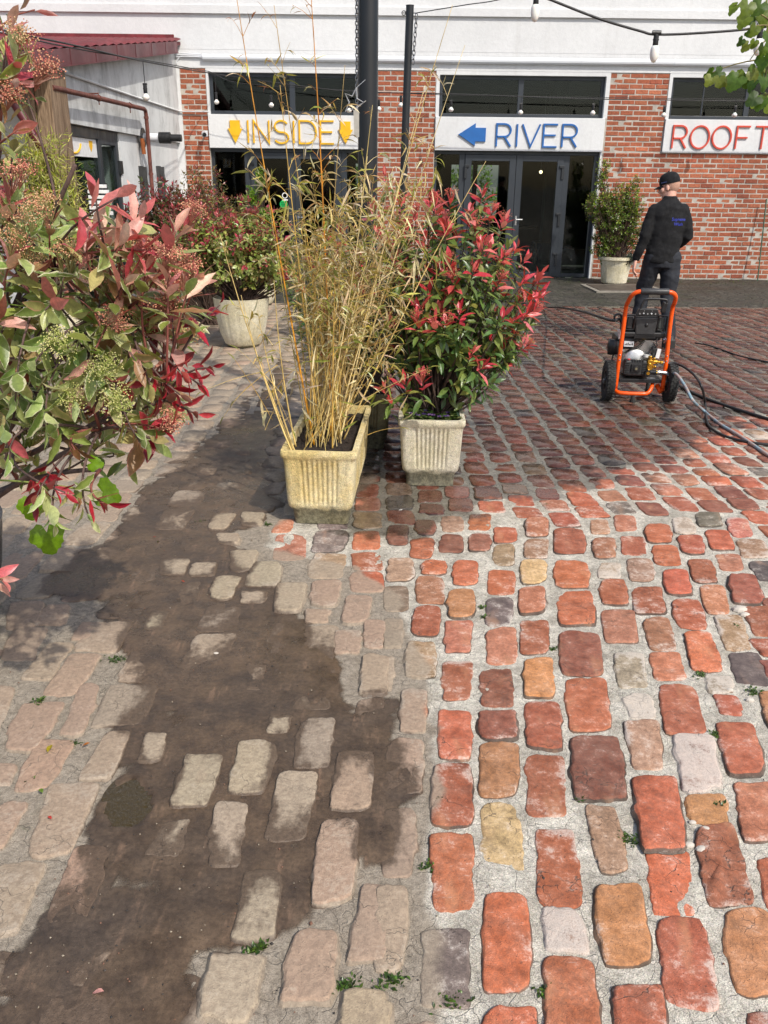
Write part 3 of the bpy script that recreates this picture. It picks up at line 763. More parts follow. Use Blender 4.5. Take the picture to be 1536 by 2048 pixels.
for i, (x, z, L, k) in enumerate(slots):
    if i in ind:
        part('brick', me_full[k], bld, Matrix.Translation((x, 0, z)) @ Matrix.Diagonal((L / BL, 1, 1, 1)))
    else:
        m = var_full[k]
        joined.add(m.V[0] * np.array([L / BL, 1, 1]) + np.array([x, D, z]), m.F, m.C[0])
jo = joined.obj('brickwork', M_WBRICK, bld); jo['kind'] = 'stuff'

# duct along the facade (white casing with joints and screws)
du = MB(); a = np.linspace(-pi * .5, pi * .5, 7)
prof = [(-.03 - .045 * cos(q), .052 * sin(q)) for q in a]
def duct(x0, x1, z, k=1.0):
    pr = [(FY + y * k, z + zz * k) for y, zz in prof]
    n = len(pr); v = [(x0, *p) for p in pr] + [(x1, *p) for p in pr]
    du.add(v, [(i, i + 1, n + i + 1, n + i) for i in range(n - 1)] + [tuple(range(n))[::-1], tuple(range(n, 2 * n))])
xs = [-2.95, -1.55, -.15, 1.2, 2.55, 3.35, 4.9, 6.3, 7.9, 9.5]
for i in range(len(xs) - 1): duct(xs[i] + .002, xs[i + 1] - .002, 3.497); 
for x in xs[1:-1]: duct(x - .012, x + .012, 3.497, 1.06)
for x in np.arange(-2.8, 8, .37):
    du.sphere((x, FY - .062, 3.53), .007, 6, 4, (.3, .3, .3)); du.sphere((x + .1, FY - .055, 3.462), .007, 6, 4, (.3, .3, .3))
du.obj('duct', M_ALUW, bld)
cb = MB()
for k in range(3): cb.tube(crv([(-3.4, FY - .02, 3.50 + k * .03), (-3.2, FY - .03, 3.505 + k * .022), (-2.95, FY - .03, 3.50 + k * .018)], 5), .009, 6)
cb.tube(crv([(-3.39, FY - .02, 3.40), (-3.36, FY - .02, 3.47), (-3.28, FY - .02, 3.53)], 5), .009, 6)
cb.obj('cable', M_ALUW, bld)

# ---- signboards and lettering
M_YEL = simple('yellow_sign_paint', lin(238, 184, 24, .95), .45, nscale=8, var=.08)
M_BLU = simple('blue_sign_paint', lin(32, 98, 168, .95), .45, nscale=8, var=.1)
M_RED = simple('red_sign_paint', lin(206, 74, 54, .95), .45, nscale=8, var=.1)
SY = FY - .022
def sign(x0, x1, z0=2.118, z1=2.645, label=None):
    m = MB(); m.box((x0, SY, z0), (x1, D + .28, z1)); return m.obj('sign_panel', M_WHITE, bld, bev=.006)
def strokes(kind, w, h):
    o = lambda cx, cz, rx, rz, a0, a1, n=14: [(cx + rx * cos(q), cz + rz * sin(q)) for q in np.linspace(a0, a1, n)]
    if kind == 'I': return [[(w / 2, 0), (w / 2, h)]]
    if kind == 'N': return [[(0, 0), (0, h), (w, 0), (w, h)]]
    if kind == 'V': return [[(0, h), (w / 2, 0), (w, h)]]
    if kind == 'E': return [[(w, h), (0, h), (0, 0), (w, 0)], [(0, h * .52), (w * .88, h * .52)]]
    if kind == 'F': return [[(w, h), (0, h), (0, 0)], [(0, h * .5), (w * .86, h * .5)]]
    if kind == 'T': return [[(0, h), (w, h)], [(w / 2, h), (w / 2, 0)]]
    if kind == 'O': return [o(w / 2, h / 2, w / 2, h / 2, 0, 2 * pi, 33)]
    if kind == 'D': return [[(0, 0), (0, h), (w * .45, h)] + o(w * .45, h / 2, w * .55, h / 2, pi / 2, -pi / 2, 15)[1:] + [(0, 0)]]
    if kind == 'R':
        b = h * .44
        return [[(0, 0), (0, h), (w * .5, h)] + o(w * .52, (h + b) / 2, w * .46, (h - b) / 2, pi / 2, -pi / 2, 13)[1:] + [(0, b)], [(w * .55, b), (w, 0)]]
    if kind == 'P':
        b = h * .4
        return [[(0, 0), (0, h), (w * .5, h)] + o(w * .52, (h + b) / 2, w * .46, (h - b) / 2, pi / 2, -pi / 2, 13)[1:] + [(0, b)]]
    if kind == 'S':
        t = o(w / 2, h * .745, w * .46, h * .255, radians(28), radians(270), 14); bt = o(w / 2, h * .25, w * .5, h * .25, radians(90), radians(-152), 14)
        return [t + bt[1:]]
    if kind == 'C': return [o(w / 2, h / 2, w / 2, h / 2, radians(45), radians(315), 20)]
def stroke_poly(mb, pts, t, y0, y1, x0, z0):
    """flat ribbon of width t with mitred corners, extruded"""
    p = np.array(pts, float); closed = np.linalg.norm(p[0] - p[-1]) < 1e-6
    if closed: p = p[:-1]
    n = len(p); L, Rr = [], []
    for i in range(n):
        a = p[i - 1] if (i > 0 or closed) else None; b = p[(i + 1) % n] if (i < n - 1 or closed) else None
        d1 = (p[i] - a) / np.linalg.norm(p[i] - a) if a is not None else None
        d2 = (b - p[i]) / np.linalg.norm(b - p[i]) if b is not None else None
        if d1 is None: d1 = d2
        if d2 is None: d2 = d1
        n1 = np.array([-d1[1], d1[0]]); n2 = np.array([-d2[1], d2[0]]); m = n1 + n2; m /= np.linalg.norm(m) + 1e-9
        k = min(1 / max(.35, m @ n1), 2.2) * t / 2
        L.append(p[i] + m * k); Rr.append(p[i] - m * k)
    L = np.array(L) + [x0, z0]; Rr = np.array(Rr) + [x0, z0]
    v = [(x, y0, z) for x, z in L] + [(x, y0, z) for x, z in Rr] + [(x, y1, z) for x, z in L] + [(x, y1, z) for x, z in Rr]
    f = []
    for i in range(n if closed else n - 1):
        j = (i + 1) % n
        f += [(i, n + i, n + j, j), (2 * n + i, 2 * n + j, 3 * n + j, 3 * n + i), (i, j, 2 * n + j, 2 * n + i), (n + i, 3 * n + i, 3 * n + j, n + j)]
    if not closed: f += [(0, 2 * n, 3 * n, n), (n - 1, 2 * n - 1, 4 * n - 1, 3 * n - 1)]
    mb.add(v, f)
def letter(panel, kind, x, w, z, h, mat, t=.027, y=None, name='letter'):
    m = MB(); y = SY if y is None else y
    for k, s in enumerate(strokes(kind, w, h)): stroke_poly(m, s, t, y - .026 - .0013 * k, y + .006, x, z)
    o = m.obj(name, mat, panel); return o
def arrow(panel, poly, mat):
    m = MB(); m.prism(poly, SY - .028, SY + .006); return m.obj('arrow', mat, panel)
p = sign(-2.92, -.045)
zb, hh = 2.202, .352
for k, x, ww in (('I', -2.262, .03), ('N', -2.152, .262), ('S', -1.80, .24), ('I', -1.484, .03), ('D', -1.372, .285), ('E', -1.012, .225)): letter(p, k, x, ww, zb, hh, M_YEL)
for cx in (-2.466, -.585): arrow(p, [(cx - .085, 2.552), (cx + .085, 2.552), (cx + .085, 2.425), (cx + .125, 2.425), (cx, 2.197), (cx - .125, 2.425), (cx - .085, 2.425)], M_YEL)
p = sign(.945, 3.838)
zb, hh = 2.188, .352
for k, x, ww in (('R', 1.998, .245), ('I', 2.33, .03), ('V', 2.435, .30), ('E', 2.80, .235), ('R', 3.125, .25)): letter(p, k, x, ww, zb, hh, M_BLU)
arrow(p, [(1.343, 2.371), (1.632, 2.548), (1.632, 2.477), (1.81, 2.477), (1.81, 2.262), (1.632, 2.262), (1.632, 2.192)], M_BLU)
p = sign(4.868, 8.6)
zb, hh = 2.19, .352
for k, x, ww in (('R', 5.02, .235), ('O', 5.322, .32), ('O', 5.698, .32), ('F', 6.11, .22), ('T', 6.425, .26), ('O', 6.73, .33), ('P', 7.14, .24)): letter(p, k, x, ww, zb, hh, M_RED)

# ---- windows above and doors below
def window(x0, x1, z0, z1, mull, seams=()):
    y0, y1 = D + .075, D + .125; f = .058
    m = MB(); e = .0015
    m.box((x0, y0, z0), (x1, y1, z0 + f)); m.box((x0, y0, z1 - f), (x1, y1, z1))
    m.box((x0, y0 + e, z0 + f), (x0 + f, y1 - e, z1 - f)); m.box((x1 - f, y0 + e, z0 + f), (x1, y1 - e, z1 - f))
    for q in mull: m.box((q - .045, y0 + e, z0 + f), (q + .045, y1 - e, z1 - f))
    for q in seams: m.box((q - .012, y0 + .01, z0 + f), (q + .012, y1 - .01, z1 - f))
    win = m.obj('window', M_FRAME, bld, bev=.004)
    ed = [x0 + f] + sum([[q - .045, q + .045] for q in mull], []) + [x1 - f]
    for a, b in zip(ed[::2], ed[1::2]):
        g = MB(); g.box((a + .001, y0 + .018, z0 + f + .001), (b - .001, y0 + .026, z1 - f - .001)); g.obj('pane', M_GLASS, win)
    return win
window(-2.885, -.10, 2.648, 3.283, (-1.489,)); window(1.0, 3.80, 2.648, 3.283, (2.385,)); window(4.918, 8.6, 2.648, 3.283, (6.26, 7.5), (5.497,))
M_HINGE = simple('black_hinge', (.02, .022, .025), .4)
M_STEEL = simple('brushed_steel', (.55, .55, .55), .3, metal=1)
def doors(x0, x1, leaf0, mid, leaf1, zt=2.115, handle=True):
    y0, y1 = D + .07, D + .13
    m = MB(); e = .0015
    m.box((x0, y0, zt - .055), (x1, y1, zt)); m.box((x0, y0 + e, 0.012), (x0 + .05, y1 - e, zt - .055)); m.box((x1 - .075, y0 + e, .012), (x1, y1 - e, zt - .055))
    for q in (leaf0, leaf1): m.box((q - .05, y0 + e, .012), (q + .05, y1 - e, zt - .055))
    for a, b in ((x0 + .05, leaf0 - .05), (leaf1 + .05, x1 - .075)): m.box((a, y0 + 2 * e, .012), (b, y1 - 2 * e, .075)); 
    ds = m.obj('door_frame', M_FRAME, bld, bev=.004)
    for a, b in ((x0 + .05, leaf0 - .05), (leaf1 + .05, x1 - .075)):
        g = MB(); g.box((a + .001, y0 + .02, .076), (b - .001, y0 + .03, zt - .056)); g.obj('pane', M_GLASS, ds)
    for s, (a, b) in ((0, (leaf0 + .052, mid - .003)), (1, (mid + .003, leaf1 - .052))):
        ly0, ly1 = D + .052, D + .112; st = .112; zb_ = .075; top = .10
        m = MB(); m.box((a, ly0, .02), (a + st, ly1, zt - .058)); m.box((b - st, ly0, .02), (b, ly1, zt - .058))
        m.box((a + st, ly0 + e, .02), (b - st, ly1 - e, .02 + zb_)); m.box((a + st, ly0 + e, zt - .058 - top), (b - st, ly1 - e, zt - .058))
        lf = m.obj('door', M_FRAME, bld, bev=.004)
        g = MB(); g.box((a + st + .001, ly0 + .02, .021 + zb_), (b - st - .001, ly0 + .03, zt - .059 - top)); g.obj('pane', M_GLASS, lf)
        for z in (.32, 1.0, 1.78):
            h = MB(); hx = a + .012 if s == 0 else b - .012; sg = 1 if s == 0 else -1
            h.box((hx - .022, ly0 - .022, z - .11), (hx + .022, ly0 - .001, z + .075)); h.box((hx - .06 * (sg < 0) - .022 * (sg > 0), ly0 - .028, z + .0755), (hx + .06 * (sg > 0) + .022 * (sg < 0), ly0 - .001, z + .115))
            h.obj('hinge', M_HINGE, lf, bev=.003)
        if handle and s == 1:
            h = MB(); h.tube([(a + .05, ly0 + .002, 1.0), (a + .05, ly0 - .045, 1.0), (a + .16, ly0 - .045, 1.0)], .011, 8); h.box((a + .035, ly0 - .006, .90), (a + .065, ly0 - .001, 1.06)); h.obj('handle', M_STEEL, lf)
    return ds
doors(.945, 3.812, 1.437, 2.379, 3.262)
dI = doors(-2.92, -.073, -2.30, -1.49, -.62)
# stickers on the left doors
st = MB(); st.lathe([(0.0001, 0), (.068, 0), (.068, .002), (.0001, .002)], 24, (0, 0, 0), axis='y'); 
M_GREEN = simple('green_sticker', lin(20, 170, 82), .4, nscale=20, var=.1)
M_WST = simple('white_sticker', (.75, .75, .75), .4)
for (x, z, mm, r) in ((-1.69, 1.215, M_GREEN, .07), (-1.665, 1.36, M_WST, .05)):
    st = MB(); st.lathe([(r * .72 if mm is M_WST else .0001, 0), (r, 0), (r, .002), (r * .72 if mm is M_WST else .0001, .002)], 24, (x, D + .0485, z), axis='y', cap=mm is M_GREEN)
    if mm is M_WST: st.box((x - .045, D + .048, z - .085), (x + .05, D + .05, z - .06))
    o = st.obj('sticker', mm, bld)
    if mm is M_GREEN:
        o['label'] = 'round green sticker'
        q = MB()
        for k in range(3):
            for j in range(4): q.box((x - .045 + j * .024, D + .046, z + .02 - k * .026), (x - .027 + j * .024, D + .0478, z + .032 - k * .026))
        q.obj('sticker_print', simple('dark_green_print', lin(10, 70, 40), .5), o)
# the rooms behind the glass
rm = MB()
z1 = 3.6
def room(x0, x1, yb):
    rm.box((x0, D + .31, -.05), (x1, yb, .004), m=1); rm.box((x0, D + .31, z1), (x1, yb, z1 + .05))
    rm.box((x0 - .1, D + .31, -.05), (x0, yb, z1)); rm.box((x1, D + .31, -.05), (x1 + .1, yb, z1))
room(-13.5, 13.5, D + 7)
yb = D + 7
# back wall with a wide window onto greenery
for (a, b, za, zb2) in ((-13.6, -.6, 0, z1), (3.0, 13.6, 0, z1), (-.6, 3.0, 0, .75), (-.6, 3.0, 2.0, z1)): rm.box((a, yb, za), (b, yb + .2, zb2))
for x in (.55, 1.75, 2.4): rm.box((x - .05, yb + .01, .75), (x + .05, yb + .19, 2.0))
rm.box((1.0, D + 3.6, .004), (1.5, D + 4.2, 2.4)); rm.box((3.4, D + 2.6, .004), (3.7, D + 3.0, 3.5))
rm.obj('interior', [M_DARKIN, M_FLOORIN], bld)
tb = MB()
for (x, y) in ((1.6, D + 1.9), (2.9, D + 2.8), (.4, D + 2.6), (-1.2, D + 2.2)):
    tb.lathe([(.38, .72), (.4, .73), (.4, .75), (.0001, .75)], 18, (x, y, 0)); tb.tube([(x, y, .0), (x, y, .73)], .03, 8); tb.lathe([(.22, 0.004), (.22, .03), (.03, .05)], 14, (x, y, 0))
    for s in (-.55, .55):
        tb.box((x + s - .2, y - .2, .43), (x + s + .2, y + .2, .46)); tb.box((x + s + (.17 if s > 0 else -.2), y - .2, .461), (x + s + (.2 if s > 0 else -.17), y + .2, .9))
        for dx in (-.17, .17):
            for dy in (-.17, .17): tb.box((x + s + dx - .015, y + dy - .015, .004), (x + s + dx + .015, y + dy + .015, .43))
tb.obj('dining_furniture', simple('dark_wood', (.10, .06, .035), .5), bld)
M_LIT = NT('lit_bulb'); M_LIT.set(M_LIT.b, 'Emission Color', (1, .75, .42)); M_LIT.set(M_LIT.b, 'Emission Strength', 4.0); M_LIT = M_LIT.m
lb = MB(); lb.sphere(AT(1081.7, 344, D + 2.2), .032, 10, 8); q = AT(1081.7, 344, D + 2.2)
lo = lb.obj('pendant_bulb', M_LIT, bld, smooth=True); cbm = MB(); cbm.tube([q + [0, 0, .05], [q[0], q[1], 3.6]], .006, 5); cbm.obj('pendant_cord', M_HINGE, bld)

# ---- surveillance camera on the left pier
q = AT(408, 268, D - .2)
cc = thing('security_camera', q, 'small white bullet security camera on the left brick pier', 'camera')
m = MB(); ax = np.array([.25, -1, -.18]); ax /= np.linalg.norm(ax)
m.tube([q - ax * .09, q + ax * .07], [.038, .04], 12); m.obj('camera_body', M_ALUW, cc, autos=40)
m = MB(); m.tube([q + ax * .069, q + ax * .075], .034, 12, (0, 0, 0)); m.obj('lens', M_HINGE, cc)
m = MB(); m.tube(crv([q - ax * .05, q + [-.01, .08, .0], q + [-.01, .2, .02]], 4), .016, 8); m.box(q + [-.04, .184, -.03], q + [.03, .196, .06]); m.obj('bracket', M_ALUW, cc)
# green stake and manhole slab
sk = MB(); sk.tube([AT(1533, 398, D - .12), AT(1515, 562, D - .25)], .012, 6); sk.tube([AT(1530, 430, D - .12), AT(1545, 428, D - .12)], .008, 5)
tag(sk.obj('garden_stake', simple('green_stake', (.05, .10, .06), .6), loc=AT(1515, 562, D - .25)), 'thin green garden stake leaning on the brick wall at right', 'stake')
mh = thing('access_cover', (3.98, 14.25, 0), 'flat dark access cover set in the mossy apron by the right-hand pot', 'cover')
m = MB(); m.box((3.5, 13.85, .0), (4.5, 14.7, .036), rot=RZ(.04)); m.obj('cover_plate', simple('damp_slab', (.07, .055, .042), .6, nscale=5, var=.3, bump=.4, bscale=40), mh, bev=.004)
m = MB()
for a, b in (((3.42, 13.77, .0), (4.58, 13.846, .030)), ((3.42, 14.704, .0), (4.58, 14.78, .030)), ((3.42, 13.85, .0), (3.496, 14.7, .030)), ((4.504, 13.85, .0), (4.58, 14.7, .030))): m.box(a, b, rot=RZ(.04), cen=(4, 14.27, 0))
m.obj('cover_frame', simple('concrete_edge', (.22, .20, .165), .9, nscale=8, var=.25), mh)
# =================================================================== ANNEX ON THE LEFT
AX = -3.42
annex = thing('annex', (AX, 13, 0), 'low grey rendered annex with red tiled lean-to roof and dark side door', 'building')
def roof_z(y): return 3.655 - (15.36 - y) * .1445
w = MB()
# upper thicker render with sloping top, x from AX-.3 to AX
def slab(x0, x1, y0, y1, za, zt0, zt1, mb=w): mb.prism([(y0, za), (y1, za), (y1, zt1), (y0, zt0)], 0, 1), 0
def yz_prism(mb, poly, x0, x1, c=(1, 1, 1)):
    n = len(poly); v = [(x0, y, z) for y, z in poly] + [(x1, y, z) for y, z in poly]
    f = [tuple(range(n)), tuple(range(2 * n - 1, n - 1, -1))] + [(i, n + i, n + (i + 1) % n, (i + 1) % n) for i in range(n)]
    mb.add(v, f, c)
yz_prism(w, [(10.0, 2.19), (15.9, 2.19), (15.9, 2.68), (10.0, 2.68)], AX - .3, AX)
w.obj('upper_wall', M_GREYR, annex)
w = MB(); yz_prism(w, [(10.0, 2.683), (15.9, 2.683), (15.9, roof_z(15.9) - .1), (10.0, roof_z(10.0) - .1)], AX - .3, AX + .012); w.obj('gable_wall', M_GREYR, annex)
tr = MB(); tr.tube([(AX + .02, 10.0, 2.681), (AX + .02, 13, 2.676), (AX + .02, 15.9, 2.681)], .014, 6); tr.tube([(AX + .02, 15.88, 2.681), (-2.9, 15.88, 2.681)], .012, 6); tr.obj('conduit', M_GREYR2, annex)
w = MB()
yz_prism(w, [(12.36, 0), (15.9, 0), (15.9, 2.187), (12.36, 2.187)], AX - .3, AX - .055)
w.obj('lower_wall', M_GREYR2, annex); w = MB()
yz_prism(w, [(10.0, 0), (10.22, 0), (10.22, 2.187), (10.0, 2.187)], AX - .3, AX - .05)
w.obj('lower_wall', M_GREYR2, annex)
w = MB(); w.box((-9, 10.03, 0), (AX - .301, 10.2, 1.3)); w.box((-9, 10.03, 2.15), (AX - .301, 10.2, 2.9)); w.box((-4.35, 10.03, 1.3), (AX - .301, 10.2, 2.15)); w.obj('front_wall', M_WHITE, annex)
m = MB(); m.box((-9, 10.08, 1.3), (-4.35, 10.14, 2.15)); m.obj('front_window', M_FRAME, annex)
# fascia
f = MB(); y0, y1 = 8.6, 15.45
yz_prism(f, [(y0, roof_z(y0) - .155), (y1, roof_z(y1) - .155), (y1, roof_z(y1)), (y0, roof_z(y0))], AX + .12, AX + .16)
yz_prism(f, [(y0, roof_z(y0) - .165), (y1, roof_z(y1) - .165), (y1, roof_z(y1) - .1555), (y0, roof_z(y0) - .1555)], AX - .0, AX + .175)
M_FASC = simple('oxblood_metal_fascia', lin(92, 44, 48), .5, nscale=1.5, var=.3)
f.obj('fascia', M_FASC, annex)
sm = MB()
for y in np.arange(9.2, 15.4, .9): yz_prism(sm, [(y - .012, roof_z(y) - .156), (y + .012, roof_z(y) - .156), (y + .012, roof_z(y) + .003), (y - .012, roof_z(y) + .003)], AX + .161, AX + .166)
sm.obj('fascia_seam', M_FASC, annex)
fl = MB(); fl.box((-9, D - .06, 3.70), (AX + .02, D - .022, 3.825), c=lin(150, 40, 50)); fl.obj('flashing', simple('red_flashing', lin(112, 38, 44), .7, nscale=6, var=.35), annex)
# roof tiles: ribbed courses, each tile of the edge rows its own piece
M_TILE = simple('red_metal_tile', lin(104, 32, 38), .7, nscale=4, var=.35)
pm = MB(); n = 7
vs = []; TL, TW = .36, .19
for i, (yy, dz) in enumerate(((0, 0.0), (TL * 1.02, -.028), (TL * 1.02, -.048))):
    for k in range(n):
        a = k / (n - 1); vs.append((-(TW * a), -yy, .022 * sin(pi * a) ** .8 + dz + .03))
pm.add(vs, [(i * n + k, i * n + k + 1, (i + 1) * n + k + 1, (i + 1) * n + k) for i in range(2) for k in range(n - 1)])
me_tile = pm.mesh('roof_tile', M_TILE, smooth=False)
sl_ = atan2(.1445, 1)
cnt = 0; rest_t = MB()
base = MB(); yz_prism(base, [(8.6, roof_z(8.6) - .06), (15.9, roof_z(15.9) - .06), (15.9, roof_z(15.9) - .01), (8.6, roof_z(8.6) - .01)], -9, AX + .118); base.obj('roof_deck', M_TILE, annex)
for r_ in range(19):
    y = 15.88 - r_ * TL * cos(sl_)
    for c_ in range(26):
        x = AX + .14 - c_ * TW
        Mx = Matrix.Translation((x - AX, y - 13, roof_z(y))) @ Matrix.Rotation(sl_, 4, 'X')
        if cnt < 290 and c_ < 14: part('roof_tile', me_tile, annex, Mx); cnt += 1
        else:
            vv = np.array(vs) @ _rx(sl_).T + np.array([x, y, roof_z(y)]); rest_t.add(vv, pm.F)
rt = rest_t.obj('roof_tiles', M_TILE, annex); rt['kind'] = 'stuff'
# door in the side wall
m = MB(); xa, xb = AX - .13, AX - .07; e = .0015
for a, b in (((xa, 10.23, .02), (xb, 10.33, 2.185)), ((xa, 11.50, .02), (xb, 11.62, 2.185)), ((xa, 12.24, .02), (xb, 12.355, 2.185))): m.box(a, b)
m.box((xa + e, 10.33, 2.07), (xb - e, 11.50, 2.185)); m.box((xa + e, 11.62, 2.02), (xb - e, 12.24, 2.185)); m.box((xa + e, 10.33, .02), (xb - e, 11.5, .12)); m.box((xa + e, 11.62, .02), (xb - e, 12.24, .14))
dr = m.obj('side_door', M_FRAME, annex, bev=.004)
g = MB(); g.box((xa + .02, 10.331, .121), (xa + .03, 11.499, 2.069)); g.obj('pane', M_GLASS, dr)
g = MB(); g.box((xa + .02, 11.621, .141), (xa + .03, 12.239, 2.019)); g.obj('pane', M_GLASS, dr)
h = MB(); h.box((xb, 12.27, 1.68), (xb + .03, 12.40, 1.84)); h.obj('door_closer', M_HINGE, dr)
bn = MB(); bn.box((xa + .032, 10.335, 1.86), (xa + .036, 11.49, 2.065)); b_ = bn.obj('banner', M_WST, dr)
m = MB()
pts = [(10.62 + .26 * cos(q), 2.02 + .13 * sin(q)) for q in np.linspace(radians(170), radians(350), 14)]
for i in range(len(pts) - 1):
    (ya, za), (yb_, zb_) = pts[i], pts[i + 1]; m.tube([(xa + .0375, ya, za), (xa + .0375, yb_, zb_)], .014, 5)
m.prism([(0, 0)] * 0 + [(11.22, 1.99), (11.26, 1.93), (11.30, 1.96), (11.34, 2.03), (11.2, 2.05)], xa + .037, xa + .039, plane='xy') if False else yz_prism(m, [(11.2, 2.045), (11.2, 1.98), (11.26, 1.92), (11.32, 1.97), (11.34, 2.045)], xa + .0365, xa + .039)
m.obj('letter', M_YEL, dr)
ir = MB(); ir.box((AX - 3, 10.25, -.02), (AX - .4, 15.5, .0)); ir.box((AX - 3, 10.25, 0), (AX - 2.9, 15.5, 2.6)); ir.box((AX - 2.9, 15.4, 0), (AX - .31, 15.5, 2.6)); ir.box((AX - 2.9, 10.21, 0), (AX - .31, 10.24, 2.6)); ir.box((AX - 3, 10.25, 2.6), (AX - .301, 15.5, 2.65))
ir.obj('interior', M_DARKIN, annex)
# rusty pipe with clips
M_RUST = simple('rusty_red_pipe', lin(100, 56, 46), .65, nscale=12, var=.35)
X2 = AX + .11
m = MB(); m.tube([(X2, 9.55, 2.475), (X2, 11, 2.50), (X2, 13.18, 2.53), (X2, 13.25, 2.51), (X2, 13.27, 2.44), (X2, 13.26, 1.6), (X2, 13.25, .0)], .028, 10)
pp = m.obj('drain_pipe', M_RUST, annex, autos=50)
for y in (11.1, 12.45):
    c = MB(); c.tube([(X2, y - .02, 2.50 + (y - 11) * .014), (X2, y + .02, 2.50 + (y - 11) * .014)], .036, 10); c.tube([(X2, y, 2.55), (AX, y, 2.55)], .008, 5); c.tube([(X2, y, 2.56), (X2, y, 2.43)], .007, 5); c.obj('pipe_clip', M_RUST, pp)
for z in (2.44, 1.7):
    c = MB(); c.tube([(X2, 13.262, z - .03), (X2, 13.262, z)], .034, 10); c.obj('pipe_collar', M_RUST, pp)
# flue
fl = thing('flue_vent', (AX, 13.35, 2.17), 'white and black flue pipe sticking out of the annex wall', 'flue')
m = MB(); m.tube([(AX - .05, 13.4, 2.17), (AX + .28, 13.4, 2.17)], .06, 14); m.obj('flue_pipe', M_ALUW, fl, autos=40)
M_BLKP = simple('black_plastic', (.016, .016, .017), .45, nscale=12, var=.2)
m = MB(); m.tube([(AX + .24, 13.4, 2.17), (AX + .40, 13.4, 2.17), (AX + .405, 13.4, 2.17), (AX + .56, 13.4, 2.17)], [.078, .078, .05, .05], 14); m.obj('terminal', M_BLKP, fl, autos=40)
m = MB(); m.lathe([(.06, 0), (.13, 0), (.13, .02), (.06, .02)], 18, (AX - .0, 13.4, 2.17), axis='x'); m.obj('flange', M_BLKP, fl)
m = MB(); m.tube([(AX + .03, 13.25, 2.15), (AX + .03, 13.28, 1.95)], .03, 8); m.obj('bracket', simple('orange_rust', lin(150, 84, 40), .8, nscale=20, var=.4), fl)
# timber post with grain, red downpipe
def mat_wood():
    t = NT('weathered_timber'); g = t.noise(6, 5, .65, t.vscale(t.pos, (7, 7, .45)), 1.2); g2 = t.noise(40, 3, .6, t.vscale(t.pos, (5, 5, .25)))
    c = t.mix(t.map(g, .3, .7), lin(96, 74, 54), lin(158, 134, 108)); c = t.mul(c, t.map(g2, .3, .7, .72, 1.15))
    return t.fin(base=c, rough=.85, normal=t.bump(g2, .5, .01))
M_WOOD = mat_wood()
ps = thing('timber_post', (-3.5, 9.6, 0), 'thick weathered timber post at the annex corner', 'post')
m = MB(); m.box((-3.60, 9.45, 0), (-3.47, 10.0, 2.66)); m.obj('post_plank', M_WOOD, ps, bev=.01)
m = MB(); m.box((-3.465, 9.47, 0), (-3.30, 9.98, 2.655)); m.obj('post_plank', M_WOOD, ps, bev=.01)
m = MB(); m.box((-3.62, 9.43, 2.661), (-3.28, 10.02, 2.68)); m.obj('post_cap', M_GREYR2, ps)
m = MB(); m.tube(crv([AT(-20, 110, 8.9), AT(3, 163, 8.9), AT(57, 253, 8.9), AT(100, 333, 8.9), AT(112, 447, 8.9), AT(118, 560, 8.9)], 6), .043, 10)
tag(m.obj('downpipe', simple('dark_red_pipe', lin(84, 18, 26), .4, nscale=5, var=.2), loc=G(118, 640), autos=60), 'bent dark red pipe in front of the timber post', 'pipe')
# white slatted crate by the door
q0 = AT(175, 366, 9.35); q1 = AT(219, 430, 9.35)
sc_ = thing('slatted_crate', ((q0[0] + q1[0]) / 2, 9.4, 0), 'stack of white slats standing beside the annex door', 'crate')
for k in range(7):
    z = q0[2] - .03 - k * .052; m = MB(); m.box((q0[0], 9.32, z - .017), (q1[0] + .02 * (k % 3), 9.36, z + .017)); m.obj('slat', M_WST, sc_, bev=.003)
m = MB()
for x in (q0[0] + .02, q1[0] - .03): m.box((x, 9.361, 0), (x + .025, 9.40, q0[2]))
m.obj('upright', M_HINGE, sc_)
for i, (x, z) in enumerate(((283, 375), (318, 390))):
    q = AT(x, 332, 12.0); m = MB(); m.box((q[0] - .03, 11.95, 0), (q[0] + .012, 12.05, q[2])); m.box((q[0] + .013, 11.955, 0), (q[0] + .055, 12.045, q[2] - .01))
    tag(m.obj('fence_post', simple('dark_grey_post', (.05, .05, .05), .8, nscale=6, var=.3)), ['squared grey post by the rusty pipe behind the shrubs', 'squared grey post standing between the red shrubs and the annex wall'][i], 'post')
# =================================================================== PLANTERS AND POTS
def mat_stone(name, base, stain, k=.5, zb=0.09):
    t = NT(name)
    n1 = t.noise(4, 5, .65); n2 = t.noise(45, 4, .7); agg = t.vor(230, out='Color'); ad = t.vor(230)
    c = t.mix(t.map(n1, .36, .64), tuple(base), tuple(stain))
    c = t.mul(c, t.map(n2, .3, .7, .84, 1.12))
    c = t.mix(k, c, t.node('HueSaturation', None, Saturation=.1, Value=1.25, Color=agg).outputs[0], 'MULTIPLY')
    # rain streaks and algae at the foot and under the rim
    z = t.sep(t.pos)[2]
    st = t.map(t.noise(22, 4, .7, t.vscale(t.pos, (1, 1, .14))), .5, .7)
    c = t.mix(t.math('MULTIPLY', st, .28), c, lin(120, 104, 70))
    al = t.map(t.math('ADD', z, t.math('MULTIPLY', t.math('SUBTRACT', t.noise(16, 5, .7), .5), .09)), zb - .02, zb + .012, 1, 0)
    c = t.mix(t.math('MULTIPLY', al, .86), c, t.mix(t.map(n2, .35, .65), (.035, .035, .022), (.15, .14, .09)))
    return t.fin(base=c, rough=.92, normal=t.bump(t.math('ADD', t.math('MULTIPLY', n2, .4), ad), .8, .0035))
M_PLY = mat_stone('yellowed_cast_stone', lin(220, 208, 168), lin(208, 186, 126))
M_PLW = mat_stone('pale_cast_stone', lin(212, 206, 188), lin(196, 188, 160))
